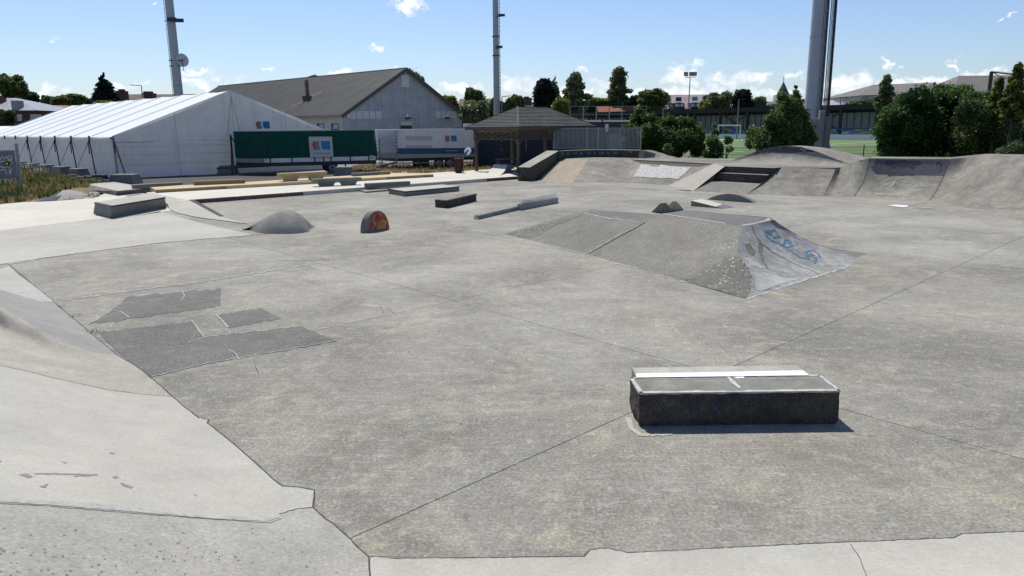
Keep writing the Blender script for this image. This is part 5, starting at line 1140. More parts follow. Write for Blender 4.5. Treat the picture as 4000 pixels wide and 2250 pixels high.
for e_, sgn in ((c0h, 1), (R0h, -1)):
    s0, s1 = -dv*ov, dv*(dl+ov); lo = e_-g_*sgn*.4+UZ*(EHh-.22); hi = apx+UZ*(RHh+.05)
    MB().hexa([lo+s0, lo+s1, hi+s1, hi+s0], [v+UZ*.12 for v in (lo+s0, lo+s1, hi+s1, hi+s0)]).build('roof', M_corr, hl)
    if sgn == 1:
        nrr = int((dl+2*ov)/.42); 
        for i in range(0, nrr, 1):
            if i == 0: rib0 = MB().bar(lo+s0+UZ*.14, hi+s0+UZ*.14, .17, .12).build('roof_rib', M_corr, hl)
            else: o = rib0.copy(); S.collection.objects.link(o); o.location = dv*(.42*i)
    MB().bar(lo+s0-dv*.02+UZ*.0, hi+s0-dv*.02+UZ*.0, .06, .42).build('barge_board', mat('dark_trim', (.07, .07, .068), .6), hl)
MB().bar(apx+UZ*(RHh+.22)-dv*ov, apx+UZ*(RHh+.22)+dv*(dl+ov), .4, .06).build('ridge_cap', M_steel, hl)
MB().bar(c0h-g_*.5+UZ*(EHh-.22)-dv*ov, c0h-g_*.5+UZ*(EHh-.22)+dv*dl, .14).build('gutter', M_steel, hl)
def gp(c_, x, y):
    r = ray(*px(c_, x, y)); t_ = (c0h+nl*.05-V((0, 0, CH))).dot(nl)/r.dot(nl); return V((0, 0, CH))+r*t_
for x, y in ((990, 517), (1043, 517), (1095, 516), (1147, 516), (1200, 516), (1680, 513), (1724, 512), (1769, 511), (1810, 511)):
    c_ = gp('2', x, y); MB().box(c_, (.85, .08, .95), atan2(g_.y, g_.x)).build('vent_panel', M_gable if False else mat('vent_grey', (.55, .57, .58), .7), hl)
MB().box(gp('2', 1412, 241), (1.25, .1, 1.5), atan2(g_.y, g_.x)).build('vent_panel', mat('vent_grey', None), hl)
for x, y in ((948, 520), (1424, 521), (1748, 523)): MB().box(gp('2', x, y)+nl*.1, (.3, .25, .4), atan2(g_.y, g_.x)).build('wall_lamp', M_frame, hl)
for x, y in ((1428, 541), (1748, 541)): MB().box(gp('2', x, y)+nl*.2, (.5, .3, .22), atan2(g_.y, g_.x)).build('floodlight', M_black, hl)
MB().tube(gp('2', 948, 538), gp('2', 1502, 538), .06, 6).build('pipe', M_sidew, hl); MB().tube(gp('2', 1502, 538), gp('2', 1506, 640), .06, 6).build('pipe', M_sidew, hl)
dpn = [gp('2', *q) for q in ((1375, 568), (1468, 568), (1468, 700), (1375, 700))]; mesh('door_opening', dpn, [(0, 1, 2, 3)], M_black, hl)
sh0 = [gp('2', *q)+nl*.04 for q in ((1375, 568), (1468, 568), (1468, 600), (1375, 600))]; mesh('roller_shutter', sh0, [(0, 1, 2, 3)], M_frame, hl)
for k_ in range(5): MB().bar(lerp(sh0[0], sh0[3], k_/4)+nl*.02, lerp(sh0[1], sh0[2], k_/4)+nl*.02, .03).build('shutter_slat', M_steel, hl)
for fr_ in (.1, .2, .3, .4, .5, .6, .7, .8, .9): MB().bar(lerp(c0h, R0h, fr_)+nl*.015, lerp(c0h, R0h, fr_)+nl*.015+UZ*(EHh+(RHh-EHh)*(1-abs(fr_-.5)*2)-.5), .03).build('wall_joint', mat('joint_grey', (.34, .355, .37), .9), hl)
sdn = V((-dv.y, dv.x, 0)); sdn = sdn if sdn.dot(c0h-apx) > 0 else -sdn
def sp2(c_, x, y, o=.03):
    r = ray(*px(c_, x, y)); t_ = (c0h+sdn*o-V((0, 0, CH))).dot(sdn)/r.dot(sdn); return V((0, 0, CH))+r*t_
for x0, x1 in ((700, 757), (815, 875), (600, 642)):
    fr = mesh('window', [sp2('2', *q) for q in ((x0, 585), (x1, 585), (x1, 640), (x0, 640))], [(0, 1, 2, 3)], M_black, hl)
    mesh('pane', [sp2('2', *q, .08) for q in ((x0+22, 588), (x1-3, 592), (x1-3, 628), (x0+10, 628))], [(0, 1, 2, 3)], M_bglass, fr); mesh('sill', [sp2('2', *q, .1) for q in ((x0, 632), (x1, 632), (x1, 640), (x0, 640))], [(0, 1, 2, 3)], M_blue, fr)
# flue
rn = (apx-c0h); 
def rp(c_, x, y):   # on the left roof slope
    n_ = (apx+UZ*RHh-(c0h+UZ*EHh)).cross(dv).normalized(); r = ray(*px(c_, x, y)); t_ = (c0h+UZ*(EHh+.15)-V((0, 0, CH))).dot(n_)/r.dot(n_); return V((0, 0, CH))+r*t_
fl_ = rp('2', 628, 385); MB().tube(fl_-UZ*.3, W('2', 614, 250, fl_.y), .24, 12).build('flue_pipe', mat('rusty_metal', (.15, .12, .10), .7, var=.5, vs=1), hl); MB().tube(W('2', 614, 246, fl_.y), W('2', 614, 232, fl_.y), .36, 12, .2).build('flue_cap', M_black, hl)
MB().box(fl_+UZ*.1, (1.2, 1.2, .5)).build('flue_base', M_dsteel, hl)
st_ = [(625, 392), (570, 415), (500, 452), (445, 495), (480, 480), (545, 440), (600, 410), (660, 385), (760, 330), (730, 335), (660, 362)]
drape('rust_streak', st_, lambda x, y: (rp('p', x, y), UZ), mat('rust_on_roof', (.105, .06, .05), .8, var=.6, vs=1.5), hl, off=.12, c='2', step=60, jg=6, jstep=10)

# ================================================================ MASTS, SIGN, FOOTBALL GROUND
def mast(label, c_, xb, yb, d, r0, hgt, extra):
    b0 = W(c_, xb, yb, d); b0.z = -.06; t = thing('telecom_mast', label, 'mast', tuple(b0))
    nseg = max(3, int(hgt/9))
    for i in range(nseg):
        z0_, z1_ = hgt*i/nseg, hgt*(i+1)/nseg; ra, rb2 = r0*(1-.35*i/nseg), r0*(1-.35*(i+1)/nseg)
        MB().tube(b0+UZ*z0_, b0+UZ*z1_, ra, 28, rb2, False).build('tube_section', M_mast, t, smooth=True)
        MB().tube(b0+UZ*(z1_-.04), b0+UZ*(z1_+.04), rb2*1.05, 28).build('flange', M_steel, t)
    return t, b0
ml, b0 = mast('tall grey telecom mast with a dish antenna rising behind the white tent', '5', 1383, 745, 118, .72, 48, 1)
lx = b0+V((-.62, -.35, 0))
for s_ in (-.0, .18): MB().tube(lx+V((s_-.1, 0, 0)), lx+V((s_+.06, 0, 46)), .035, 5).build('cable', M_dsteel, ml)
mb = MB(); 
for i in range(70): mb.bar(lx+V((-.14, 0, .6*i+1)), lx+V((.12, 0, .6*i+1)), .03)
mb.build('ladder_rungs', M_dsteel, ml, kind='stuff')
dz = W('5', 1412, 465, 118); dcn = V((.75, -.62, .1)).normalized(); rows = []
a1 = dcn.orthogonal().normalized(); a2 = dcn.cross(a1)
for i in range(7):
    r_ = 1.0*i/6; rows.append([dz+(a1*cos(2*pi*j/20)+a2*sin(2*pi*j/20))*r_+dcn*(.35*r_**2-.35) for j in range(21)])
MB().grid(rows).build('dish', mat('dish_white', (.62, .61, .58), .5), ml, smooth=True)
for z_ in (dz.z-.1, dz.z-.9): MB().tube(V((b0.x-.6, b0.y-.9, z_)), V((dz.x+.0, dz.y, z_)), .07, 6).build('dish_bracket', M_dsteel, ml)
MB().tube(dz+V((.0, 0, .2)), dz+V((0, 0, -1.6)), .05, 6).build('dish_pole', M_dsteel, ml); MB().tube(dz, dz+dcn*1.2, .05, 5).build('feed_horn', M_dsteel, ml)
fl = W('5', 1340, 168, 118); MB().bar(fl+V((-1, -.8, 0)), fl+V((1.4, -.8, -.1)), .09).build('lamp_arm', M_dsteel, ml)
for x, y in ((1330, 150), (1385, 158)): MB().box(W('5', x, y, 117), (1.3, .4, .5), .1).build('floodlight', M_dsteel, ml)
mc, b1 = mast('slim pale telecom mast in the middle behind the pavilion', 't', 1250, 292, 128, .56, 48, 1)
lx = b1+V((.62, -.2, 0)); MB().tube(lx, lx+V((.0, 0, 47)), .05, 6).build('cable', M_dsteel, mc)
mb = MB(); 
for i in range(76): mb.bar(lx+V((-.12, 0, .6*i+1)), lx+V((.14, 0, .6*i+1)), .05)
mb.build('ladder_rungs', M_dsteel, mc, kind='stuff')
for x, y in ((1262, 38), (1256, 118)): a_ = W('t', x, y, 127); MB().box(a_, (1.0, .5, .35), .3).build('antenna', M_dsteel, mc); MB().bar(V((b1.x, b1.y-.6, a_.z-.2)), a_-UZ*.2, .08).build('antenna_arm', M_dsteel, mc)
for y in (92, 140): a_ = W('t', 1252, y, 128); MB().tube(V((b1.x, b1.y, a_.z-.06)), V((b1.x, b1.y, a_.z+.06)), .66, 20).build('clamp_ring', M_dsteel, mc)
# big right mast
DM = 56
bL, bR = W('j', 92, 1130, DM), W('j', 235, 1130, DM); r0 = (bR.x-bL.x)/2*1.02; bc = (bL+bR)/2; bc.z = -.06
mr_ = thing('telecom_mast', 'very thick grey telecom mast with cables and ladder at the right, behind the rounded hump', 'mast', tuple(bc))
for i in range(5):
    z0_, z1_ = 9.0*i-0, 9.0*(i+1); MB().tube(bc+UZ*z0_, bc+UZ*z1_, r0*(1-.06*i), 40, r0*(1-.06*(i+1)), False).build('tube_section', M_mast, mr_, smooth=True)
    if i < 4: zz = z1_-.9; MB().tube(bc+UZ*(z1_-.015), bc+UZ*(z1_+.015), r0*(1-.06*(i+1))+.012, 40).build('joint_ring', M_steel, mr_)
M_dirt = mat('dirty_panel', (.22, .22, .21), .7, var=.6, vs=2, streak=.5)
rt = V((r0*.62, -r0*.80, 0)); MB().hexa([bc+V((r0*.12, -r0*1.0, 3.0)), bc+V((r0*1.03, -r0*.35, 3.0)), bc+V((r0*1.0, -r0*.2, 3.0)), bc+V((r0*.12, -r0*.9, 3.0))], [bc+V((r0*.05, -r0*.85, 40)), bc+V((r0*.8, -r0*.25, 40)), bc+V((r0*.7, -r0*.1, 40)), bc+V((r0*.05, -r0*.75, 40))]).build('cable_tray', M_dirt, mr_)
for k_, (ox, m_, r_) in enumerate(((.52, M_black, .035), (.66, M_dsteel, .03), (.95, M_steel, .04), (1.12, M_steel, .03), (1.26, M_steel, .03), (1.5, M_black, .10))):
    p = bc+V((r0*ox, -r0*1.05, 3.2)); MB().tube(p, p+V((-.02*k_, .15, 32)), r_, 8).build('cable' if k_ not in (3, 4) else 'ladder_stile', m_, mr_)
mb = MB()
for i in range(56): p = bc+V((r0*.5, -r0*1.02, 3.4+.55*i)); mb.bar(p+V((r0*.6, 0, 0)), p+V((r0*.78, 0, 0)), .025)
mb.build('ladder_rungs', M_steel, mr_, kind='stuff')
for i in range(22):
    p = bc+V((r0*.2, -r0*1.06, 3.8+1.15*i)); MB().bar(p, p+V((r0*.35, -.02, 0)), .05).build('tray_bracket', M_steel, mr_); MB().bar(p+V((r0*1.1, 0, 0)), p+V((r0*1.5, 0, 0)), .03).build('cable_clip', M_steel, mr_)
def cab(label, pts, d, dy, m):
    top_ = [W('j', *q, d) for q in pts]; bot = [V((v.x, v.y, -.06)) for v in top_]; t = thing('cabinet', label, 'cabinet', tuple(bot[0]), 'metal guards at the foot of the thick mast')
    MB().hexa(bot+[v+V((0, dy, 0)) for v in bot[::-1]] if 0 else [bot[0], bot[1], bot[1]+V((0, dy, 0)), bot[0]+V((0, dy, 0))], [top_[0], top_[1], top_[1]+V((0, dy, 0)), top_[0]+V((0, dy, 0))]).build('shell', m, t, bevel=.02); return t
M_cab = mat('cabinet_grey', (.36, .36, .34), .6, var=.25, vs=1.5); M_cab2 = mat('guard_grey', (.27, .28, .28), .5, var=.25, vs=1.5)
cb1 = cab('pale grey metal guard with scribbled tags, leftmost at the thick mast foot', [(152, 1078), (240, 1078)], DM-1.6, .5, M_cab)
cb2 = cab('tallest narrow metal guard, middle one at the thick mast foot', [(245, 1008), (292, 1008)], DM-1.8, .3, M_cab2)
cb3 = cab('rightmost metal guard at the thick mast foot, darker and flared', [(296, 1062), (349, 1064)], DM-1.7, .8, M_steel)
for pts in ([(178, 1160), (190, 1150), (188, 1180)], [(195, 1150), (205, 1165), (195, 1175)], [(170, 1190), (215, 1140)]): stroke('spray_mark', pts, lambda x, y: (W('p', x, y, DM-1.62), V((0, -1, 0))), .05, M_dsteel, cb1, off=.01, c='j')
# notice board on the left
sg = thing('notice_board', 'grey metal notice board with white scribbles on slanting steel posts', 'sign', tuple(P('1', 180, 1195)))
bz = P('1', 180, 1195); tq = W('1', 130, 745, bz.y); sgd = bz.y
MB().bar(bz-UZ*.05, tq, .13, .06).build('post', M_steel, sg)
b2 = W('1', 140, 1045, sgd-.05); b2t = W('1', 142, 800, sgd-.05); MB().bar(b2, b2t, .1, .05).build('post', M_steel, sg)
lb = W('1', -25, 1195, sgd+.2); MB().bar(V((lb.x, lb.y, -.05)), W('1', -60, 745, sgd+.2), .12, .06).build('post', M_steel, sg)
pb = [W('1', -75, 1040, sgd-.1), W('1', 136, 1030, sgd-.1), W('1', 112, 805, sgd-.1), W('1', -95, 808, sgd-.1)]
bd_ = MB().hexa([pb[0], pb[1], pb[1]+V((0, .05, 0)), pb[0]+V((0, .05, 0))], [pb[3], pb[2], pb[2]+V((0, .05, 0)), pb[3]+V((0, .05, 0))]).build('panel', mat('panel_grey', (.17, .18, .20), .6, var=.3, vs=4), sg)
MB().bar(pb[0]-V((0, .03, 0)), pb[1]-V((0, .03, 0)), .06).build('frame_rail', M_steel, sg); MB().bar(pb[3]-V((0, .03, 0)), pb[2]-V((0, .03, 0)), .06).build('frame_rail', M_steel, sg)
FSG = lambda x, y: (W('p', x, y, sgd-.1), V((0, -1, 0)))
for pts in ([(0, 880), (20, 850), (40, 870), (30, 885), (50, 850), (70, 880), (60, 850)], [(65, 855), (75, 845), (95, 850), (98, 870), (80, 878), (66, 868), (65, 855)], [(0, 895), (50, 888), (96, 885), (96, 910)], [(0, 930), (30, 940), (60, 935), (95, 915), (70, 945), (98, 950), (92, 968), (70, 966)], [(0, 965), (40, 955), (52, 975), (52, 1000)], [(78, 975), (90, 975), (90, 990), (78, 990), (78, 975)]):
    stroke('white_scribble', pts, FSG, .025, M_frame, sg, off=.012, c='h' if 0 else '1', jg=1)
p = W('1', 58, 910, sgd-.12); MB().tube(p, p-V((0, .02, 0)), .12, 14).build('sticker', M_black, sg); MB().tube(p-V((0, .021, 0)), p-V((0, .03, 0)), .06, 12).build('sticker_centre', M_lyel, sg)

# football ground
pit = mesh('football_pitch', [V((18, 63, -.03)), V((110, 50, -.03)), V((170, 150, -.03)), V((-6, 205, -.03))], [(0, 1, 2, 3)], M_grass); tag(pit, kind='structure')
def ln(c_, pts, wd):
    return stroke('pitch_line', pts, flat(-.015), wd, M_wpaint, pit, off=.004, c=c_, step=20)
ln('l', [(930, 1062), (1200, 1072), (1600, 1085), (1700, 1090)], 1.1); ln('l', [(1060, 1228), (1470, 1240)], .5); ln('4', [(920, 752), (1310, 733)], .35)
ln('p', [(3640, 575), (4300, 590)], .4)
# stand
sd = thing('football_stand', 'long covered football stand with dark roof edge and corrugated back wall', 'stand', (40, 150, 0))
sa_, sb = W('3', 1100, 540, 205), W('4', 1400, 472, 138); sd0 = V((sa_.x, sa_.y, 0)); sd1 = V((sb.x, sb.y, 0)); u_ = (sd1-sd0).normalized(); nf = V((u_.y, -u_.x, 0)); nf = nf if nf.y < 0 else -nf; LS = (sd1-sd0).length+30
hz = 5.55
MB().hexa([sd0-u_*5+UZ*hz, sd0+u_*LS+UZ*hz, sd0+u_*LS-nf*8+UZ*(hz-.6), sd0-u_*5-nf*8+UZ*(hz-.6)], [sd0-u_*5+UZ*(hz+.9), sd0+u_*LS+UZ*(hz+.9), sd0+u_*LS-nf*8+UZ*(hz+.1), sd0-u_*5-nf*8+UZ*(hz+.1)]).build('roof', mat('stand_roof', (.03, .028, .026), .8, var=.4, vs=.5), sd)
MB().prism([sd0-nf*7+UZ*5.3-u_*5, sd0+u_*LS-nf*7+UZ*5.3, sd0+u_*LS-nf*7.2+UZ*5.3, sd0-nf*7.2-u_*5+UZ*5.3], 0).build('back_wall', M_csteel, sd)
mb = MB(); k_ = 0
while k_ < LS: mb.bar(sd0+u_*k_-nf*6.95+UZ*1.9, sd0+u_*k_-nf*6.95+UZ*5.0, .28, .15); k_ += 1.5
mb.build('wall_ribs', mat('wall_rib', (.22, .26, .28), .6), sd, kind='stuff')
k_ = 0; i = 0
while k_ < LS:
    MB().box(sd0+u_*k_+UZ*2.75, (.45, .45, 5.5), atan2(u_.y, u_.x)).build('column', M_black, sd)
    if i % 3 == 1:
        MB().bar(sd0+u_*(k_+.3)-nf*.5+UZ*1.5, sd0+u_*(k_+6.6)-nf*.5+UZ*5.1, .26).build('brace', M_dsteel, sd); MB().bar(sd0+u_*(k_+.3)-nf*.5+UZ*5.1, sd0+u_*(k_+6.6)-nf*.5+UZ*1.5, .26).build('brace', M_dsteel, sd)
    k_ += 6.9; i += 1
for r_, (z_, o_) in enumerate(((.75, 1.5), (1.15, 2.6), (1.55, 3.7))): MB().bar(sd0-nf*o_+UZ*z_/2*1.0, sd0+u_*LS-nf*o_+UZ*z_/2, 1.1, z_).build('terrace_step', mat('terrace', (.45, .50, .54), .8, var=.2, vs=.5), sd)
random.seed(4)
for i in range(46):
    k_ = 22+i*2.1; m_ = (M_lblue, M_frame, M_lyel, M_frame, M_lblue)[random.randrange(5)]
    if k_ > LS: break
    o_, z_ = ((.7, 1.2), (1.9, 1.7))[i % 2]; MB().box(sd0+u_*k_-nf*o_+UZ*z_, (1.7, .3, .26), atan2(u_.y, u_.x)).build('seat_board', m_, sd)
MB().bar(sd0+nf*1.2+UZ*.45, sd0+u_*LS+nf*1.2+UZ*.45, .1, .9).build('perimeter_board', M_frame, sd)
MB().bar(sd0+nf*.6+UZ*1.95, sd0+u_*LS+nf*.6+UZ*1.95, .1, .22).build('rail', M_blue, sd)
# goal
gl_ = thing('football_goal', 'white football goal in front of the stand', 'goal', tuple(W('l', 1265, 1010, 135))); A_, B_ = W('l', 1113, 870, 133), W('l', 1423, 870, 136); 
for v in (A_, B_): MB().tube(v, V((v.x, v.y, 0)), .1, 8).build('post', M_frame, gl_); MB().tube(v, V((v.x+1, v.y+3.2, 0)), .05, 6).build('stay', M_frame, gl_)
MB().tube(A_, B_, .1, 8).build('crossbar', M_frame, gl_)
# perimeter mesh fence of the pitch
pf_ = thing('pitch_fence', 'low green wire mesh fence between the skatepark and the pitch', 'fence', (30, 62, 0)); fa, fbb = V((14, 58, 0)), V((48, 57, 0)); fd_ = (fbb-fa)
for i in range(14): p = fa+fd_*i/13; MB().tube(p, p+UZ*1.25, .05, 8).build('post', mat('green_grey_post', (.08, .11, .10), .6), pf_)
for z_ in (.15, .6, 1.1): MB().bar(fa+UZ*z_, fbb+UZ*z_, .03).build('wire_rail', mat('green_grey_post'), pf_)
mb = MB(); 
for i in range(420): p = fa+fd_*i/420; mb.bar(p+UZ*.1, p+UZ*1.12, .014)
mb.build('mesh_wires', mat('green_grey_post'), pf_, kind='stuff')
for x, y, h_ in ((1150, 768, 1.5), (1258, 795, 1.2)):
    pass
# ball-stop fence behind the pavilion
bs_ = thing('ball_stop_fence', 'tall thin ball-stop fence above the red tiled roof', 'fence', tuple(W('3', 1400, 530, 95)))
pa, pb_ = W('3', 1090, 447, 95), W('3', 1710, 444, 100)
for i in range(7): v = lerp(pa, pb_, i/6); MB().tube(V((v.x, v.y, 0)), v, .06, 6).build('post', M_steel, bs_)
for k_ in (0, .5): MB().bar(pa-UZ*k_*2, pb_-UZ*k_*2, .05).build('rail', M_steel, bs_)
# containers
ct = thing('shipping_container', 'dark navy container behind the pavilion', 'container', (2, 55, 0))
p, q = W('3', 515, 700, 54), W('3', 950, 720, 60); p.z = q.z = 0; u_ = (q-p).normalized(); n_ = V((-u_.y, u_.x, 0)); hc = 2.45
MB().prism([v+UZ*hc for v in (p, q, q+n_*2.4, p+n_*2.4)], -.02).build('body', M_navy, ct)
for i in range(int((q-p).length/.28)):
    a_ = p+u_*(.1+.28*i)-n_*.02
    if i == 0: cr0 = MB().bar(a_+UZ*.12, a_+UZ*(hc-.12), .12, .05).build('corrugation', M_navy, ct)
    else: o = cr0.copy(); S.collection.objects.link(o); o.location = u_*.28*i
for x, y0, y1 in ((735, 700, 800), (537, 700, 730), (537, 790, 800)): MB().bar(W('3', x, y0, 53.6 if x < 600 else 56), W('3', x, y1, 53.6 if x < 600 else 56), .06, .03).build('sticker', M_render if x < 600 else M_bglass, ct)
c2_ = thing('black_cabin', 'long flat black cabin with a white roof edge right of the pavilion', 'building', (8, 62, 0)); p, q = W('3', 1150, 572, 62), W('3', 1545, 565, 66); hc = p.z; p.z = q.z = 0; q = q+(q-p)*.35; u_ = (q-p).normalized(); n_ = V((-u_.y, u_.x, 0))
MB().prism([v+UZ*hc for v in (p, q, q+n_*3, p+n_*3)], 0).build('body', M_navy, c2_); MB().prism([v+UZ*(hc+.14) for v in (p-n_*.1, q-n_*.1, q+n_*3.1, p+n_*3.1)], hc).build('roof_edge', M_frame, c2_)
v = W('3', 1388, 620, 61.5); MB().box(v, (.25, .06, .6)).build('white_panel', M_frame, c2_)
for x, y in ((1350, 590),): v = W('3', x, y, 61.5); MB().box(v-UZ*.6, (.1, .08, 2)).build('downpipe', M_black, c2_)
mesh('window', [W('3', *q_, 61.7) for q_ in ((1400, 668), (1540, 668), (1540, 790), (1400, 790))], [(0, 1, 2, 3)], mat('grey_door', (.16, .19, .22), .5), c2_)
c3_ = thing('blue_container', 'dark blue container with a white banner behind the cream trailer', 'container', (0, 70, 0)); p, q = W('2', 1800, 618, 72), W('2', 2040, 612, 74)
MB().prism([p, q, q+V((0, 3, 0)), p+V((0, 3, 0))], 0).build('body', M_blue, c3_); 
wp_ = thing('banner_fence', 'white banner with scribbled lettering behind the blue container', 'banner', tuple(W('2', 1960, 600, 80))); p, q = W('2', 1880, 585, 82), W('2', 2070, 585, 84); MB().prism([p, q, q+V((0, .1, 0)), p+V((0, .1, 0))], p.z-1.1).build('banner', M_frame, wp_)
for i in range(7): v = lerp(p, q, .03+i*.11)-UZ*.6-V((0, .1, 0)); MB().bar(v, v+V((.35, 0, .3 if i % 2 else -.25)), .07, .02).build('lettering', M_lgrey, wp_); MB().bar(v, v+V((.15, 0, -.3)), .07, .02).build('lettering', M_lgrey, wp_)

# ================================================================ HOUSES
def house(name, label, c_, eave, ridge, d0, d1, dep, m_roof, m_wall, hip=0., zb=0, roofd=None, cat='house'):
    """eave and ridge lines given as sight lines; front at d0..d1"""
    a_, b_ = W(c_, *eave[0], d0), W(c_, *eave[1], d1); r0_, r1_ = W(c_, *ridge[0], d0+dep/2), W(c_, *ridge[1], d1+dep/2)
    a_.z = b_.z = (a_.z+b_.z)/2; r0_.z = r1_.z = (r0_.z+r1_.z)/2
    t = thing(name, label, cat, (a_.x, a_.y, 0)); bk2 = V(((r0_.x-a_.x)*2 if not hip else 0, dep, 0)); c3 = a_+V((0, dep, 0)); d3 = b_+V((0, dep, 0))
    MB().prism([a_, b_, d3, c3], zb).build('wall', m_wall, t)
    o_ = .3; A2, B2 = a_+V((-o_, -o_, 0)), b_+V((o_, -o_, 0)); C2, D2 = d3+V((o_, o_, 0)), c3+V((-o_, o_, 0))
    MB().add([A2, B2, C2, D2, r0_, r1_], [(0, 1, 5, 4), (1, 2, 5), (2, 3, 4, 5), (3, 0, 4)]).build('roof', m_roof, t)
    MB().bar(A2-UZ*.05, B2-UZ*.05, .15).build('gutter', M_dsteel, t)
    return t, a_, b_
def winr(t, c_, x0, y0, x1, y1, d, split=2, mg=M_glass, mf=M_frame):
    q_ = [W(c_, x0, y0, d), W(c_, x1, y0, d), W(c_, x1, y1, d), W(c_, x0, y1, d)]
    f_ = MB().hexa([q_[3], q_[2], q_[2]+V((0, .1, 0)), q_[3]+V((0, .1, 0))], [q_[0], q_[1], q_[1]+V((0, .1, 0)), q_[0]+V((0, .1, 0))]).build('window', mf, t)
    for k_ in range(split):
        a_, b_ = (k_+.08)/split, (k_+.92)/split; P_ = lambda u, v: lerp(lerp(q_[0], q_[1], u), lerp(q_[3], q_[2], u), v)-V((0, .03, 0))
        mesh('pane', [P_(a_, .08), P_(b_, .08), P_(b_, .92), P_(a_, .92)], [(0, 1, 2, 3)], mg, f_)
def chim(t, c_, x, y0, y1, d, w_, m): a_, b_ = W(c_, x, y0, d), W(c_, x, y1, d); MB().box((a_+b_)/2, (w_, w_, abs(a_.z-b_.z))).build('chimney', m, t); MB().box(a_+UZ*.1, (w_*.5, w_*.5, .4)).build('chimney_pot', M_btile, t)
h1, _, _ = house('brick_house', 'dark brick house with a sunlit pale tiled roof at the left edge', '1', ((-60, 482), (305, 480)), ((-30, 378), (130, 380)), 110, 110, 12, M_wtile, M_brick)
for x0, x1 in ((138, 175), (245, 328)): winr(h1, '1', x0, 512, x1, 562, 109.8, 1 if x0 < 200 else 3, M_bglass)
MB().box(W('1', 143, 440, 111)+UZ*0, (.9, 1.5, 1.4)).build('skylight_box', M_steel, h1); chim(h1, '1', 5, 375, 430, 114, 1.1, M_btile)
h2, _, _ = house('brick_annexe', 'dark low brick annexe right of the pale roofed house', '1', ((290, 490), (440, 500)), ((285, 445), (420, 447)), 118, 118, 9, M_btile, M_brick)
h3, _, _ = house('orange_roofed_house', 'low house with an orange tiled roof behind the tent ridge', '1', ((440, 508), (560, 508)), ((415, 438), (540, 438)), 125, 125, 10, M_otile, M_rbrick)
h3b, _, _ = house('orange_roofed_house', 'second orange roof, right of the first, left of the tall spruce', '1', ((560, 470), (730, 455)), ((600, 438), (720, 438)), 140, 140, 10, M_otile, M_rbrick)
h4, _, _ = house('terraced_house', 'long brown tiled roof with dark chimneys behind the tent', '1', ((900, 430), (1240, 420)), ((930, 346), (1200, 350)), 135, 135, 12, M_btile, M_rbrick); chim(h4, '1', 985, 322, 410, 130, 1.6, M_brick); chim(h4, '1', 1215, 340, 385, 130, 1.5, M_brick); chim(h4, '1', 1175, 338, 350, 140, 1.0, M_brick)
h5, _, _ = house('terraced_house', 'reddish tiled roof between the left mast and the tent ridge', '1', ((1235, 420), (1560, 400)), ((1215, 342), (1590, 352)), 140, 140, 12, M_btile, M_rbrick)
h6, _, _ = house('small_flat_roof', 'small dark roof showing right above the tent ridge', '1', ((1650, 350), (1760, 350)), ((1650, 335), (1760, 335)), 150, 150, 8, M_btile, M_brick)
h7, _, _ = house('brown_roofed_house', 'brown pitched roof with a dark chimney left of the dark conifer', '3', ((560, 450), (800, 450)), ((570, 385), (750, 386)), 170, 170, 14, M_btile, M_render); chim(h7, '3', 738, 378, 440, 168, 2.3, M_brick)
h8, _, _ = house('brown_roofed_house', 'low brown roof between the trees right of the sports hall', '3', ((180, 460), (480, 460)), ((200, 383), (470, 385)), 190, 190, 14, M_btile, M_brick)
h9, _, _ = house('red_roofed_house', 'long low red tiled roof behind the ball-stop fence', '3', ((1340, 520), (1710, 520)), ((1305, 443), (1710, 445)), 225, 225, 14, M_rtile, M_rbrick)
h10, _, _ = house('red_roofed_house', 'lower bright red roof right of the long red roof', '3', ((1715, 512), (1900, 512)), ((1725, 469), (1870, 472)), 226, 226, 12, M_rtile, M_rbrick)
h11, _, _ = house('apartment_block', 'cream apartment block with mottled tiled roof and two dark dormers', '3', ((1858, 470), (2330, 462)), ((1862, 356), (2300, 346)), 230, 230, 14, M_mott, M_render, cat='building')
for x0, x1 in ((1935, 2020), (2065, 2150)):
    q_ = [W('3', *v_, 228) for v_ in ((x0, 418), (x1-8, 418), (x1, 470), (x0+8, 470))]; dm_ = MB().hexa([q_[3], q_[2], q_[2]+V((0, 5, 0)), q_[3]+V((0, 5, 0))], [q_[0], q_[1], q_[1]+V((0, 5, 0)), q_[0]+V((0, 5, 0))]).build('dormer', M_black, h11)
    for k_ in range(4): a_ = x0+8+k_*(x1-x0-22)/4; mesh('window', [W('3', *v_, 227.8) for v_ in ((a_, 424), (a_+14, 424), (a_+14, 450), (a_, 450))], [(0, 1, 2, 3)], M_bglass if k_ % 3 else M_frame, dm_)
for x, y, m_ in ((1968, 388, M_btile), (2098, 385, M_bglass), (1885, 392, M_bglass), (2178, 392, M_frame)): v = W('3', x, y, 233); MB().box(v, (1.7, .4, 1.2)).build('roof_window', m_, h11)
for x in (1885, 2185): MB().bar(W('3', x-8, 360, 232), W('3', x+4, 385, 232), 1.1).build('chimney', M_black, h11)
for x in (1950, 1990, 2085, 2125): winr(h11, '3', x-10, 485, x+10, 508, 229.8, 2)
h12, _, _ = house('long_brick_building', 'long building with a grey-brown roof and red brick gable behind the large bush', '4', ((1155, 358), (1700, 345)), ((1270, 280), (1760, 243)), 190, 182, 22, M_slate, M_render, cat='building')
for x0 in range(1165, 1290, 42): winr(h12, '4', x0, 362, x0+36, 392, 189, 3, M_bglass)
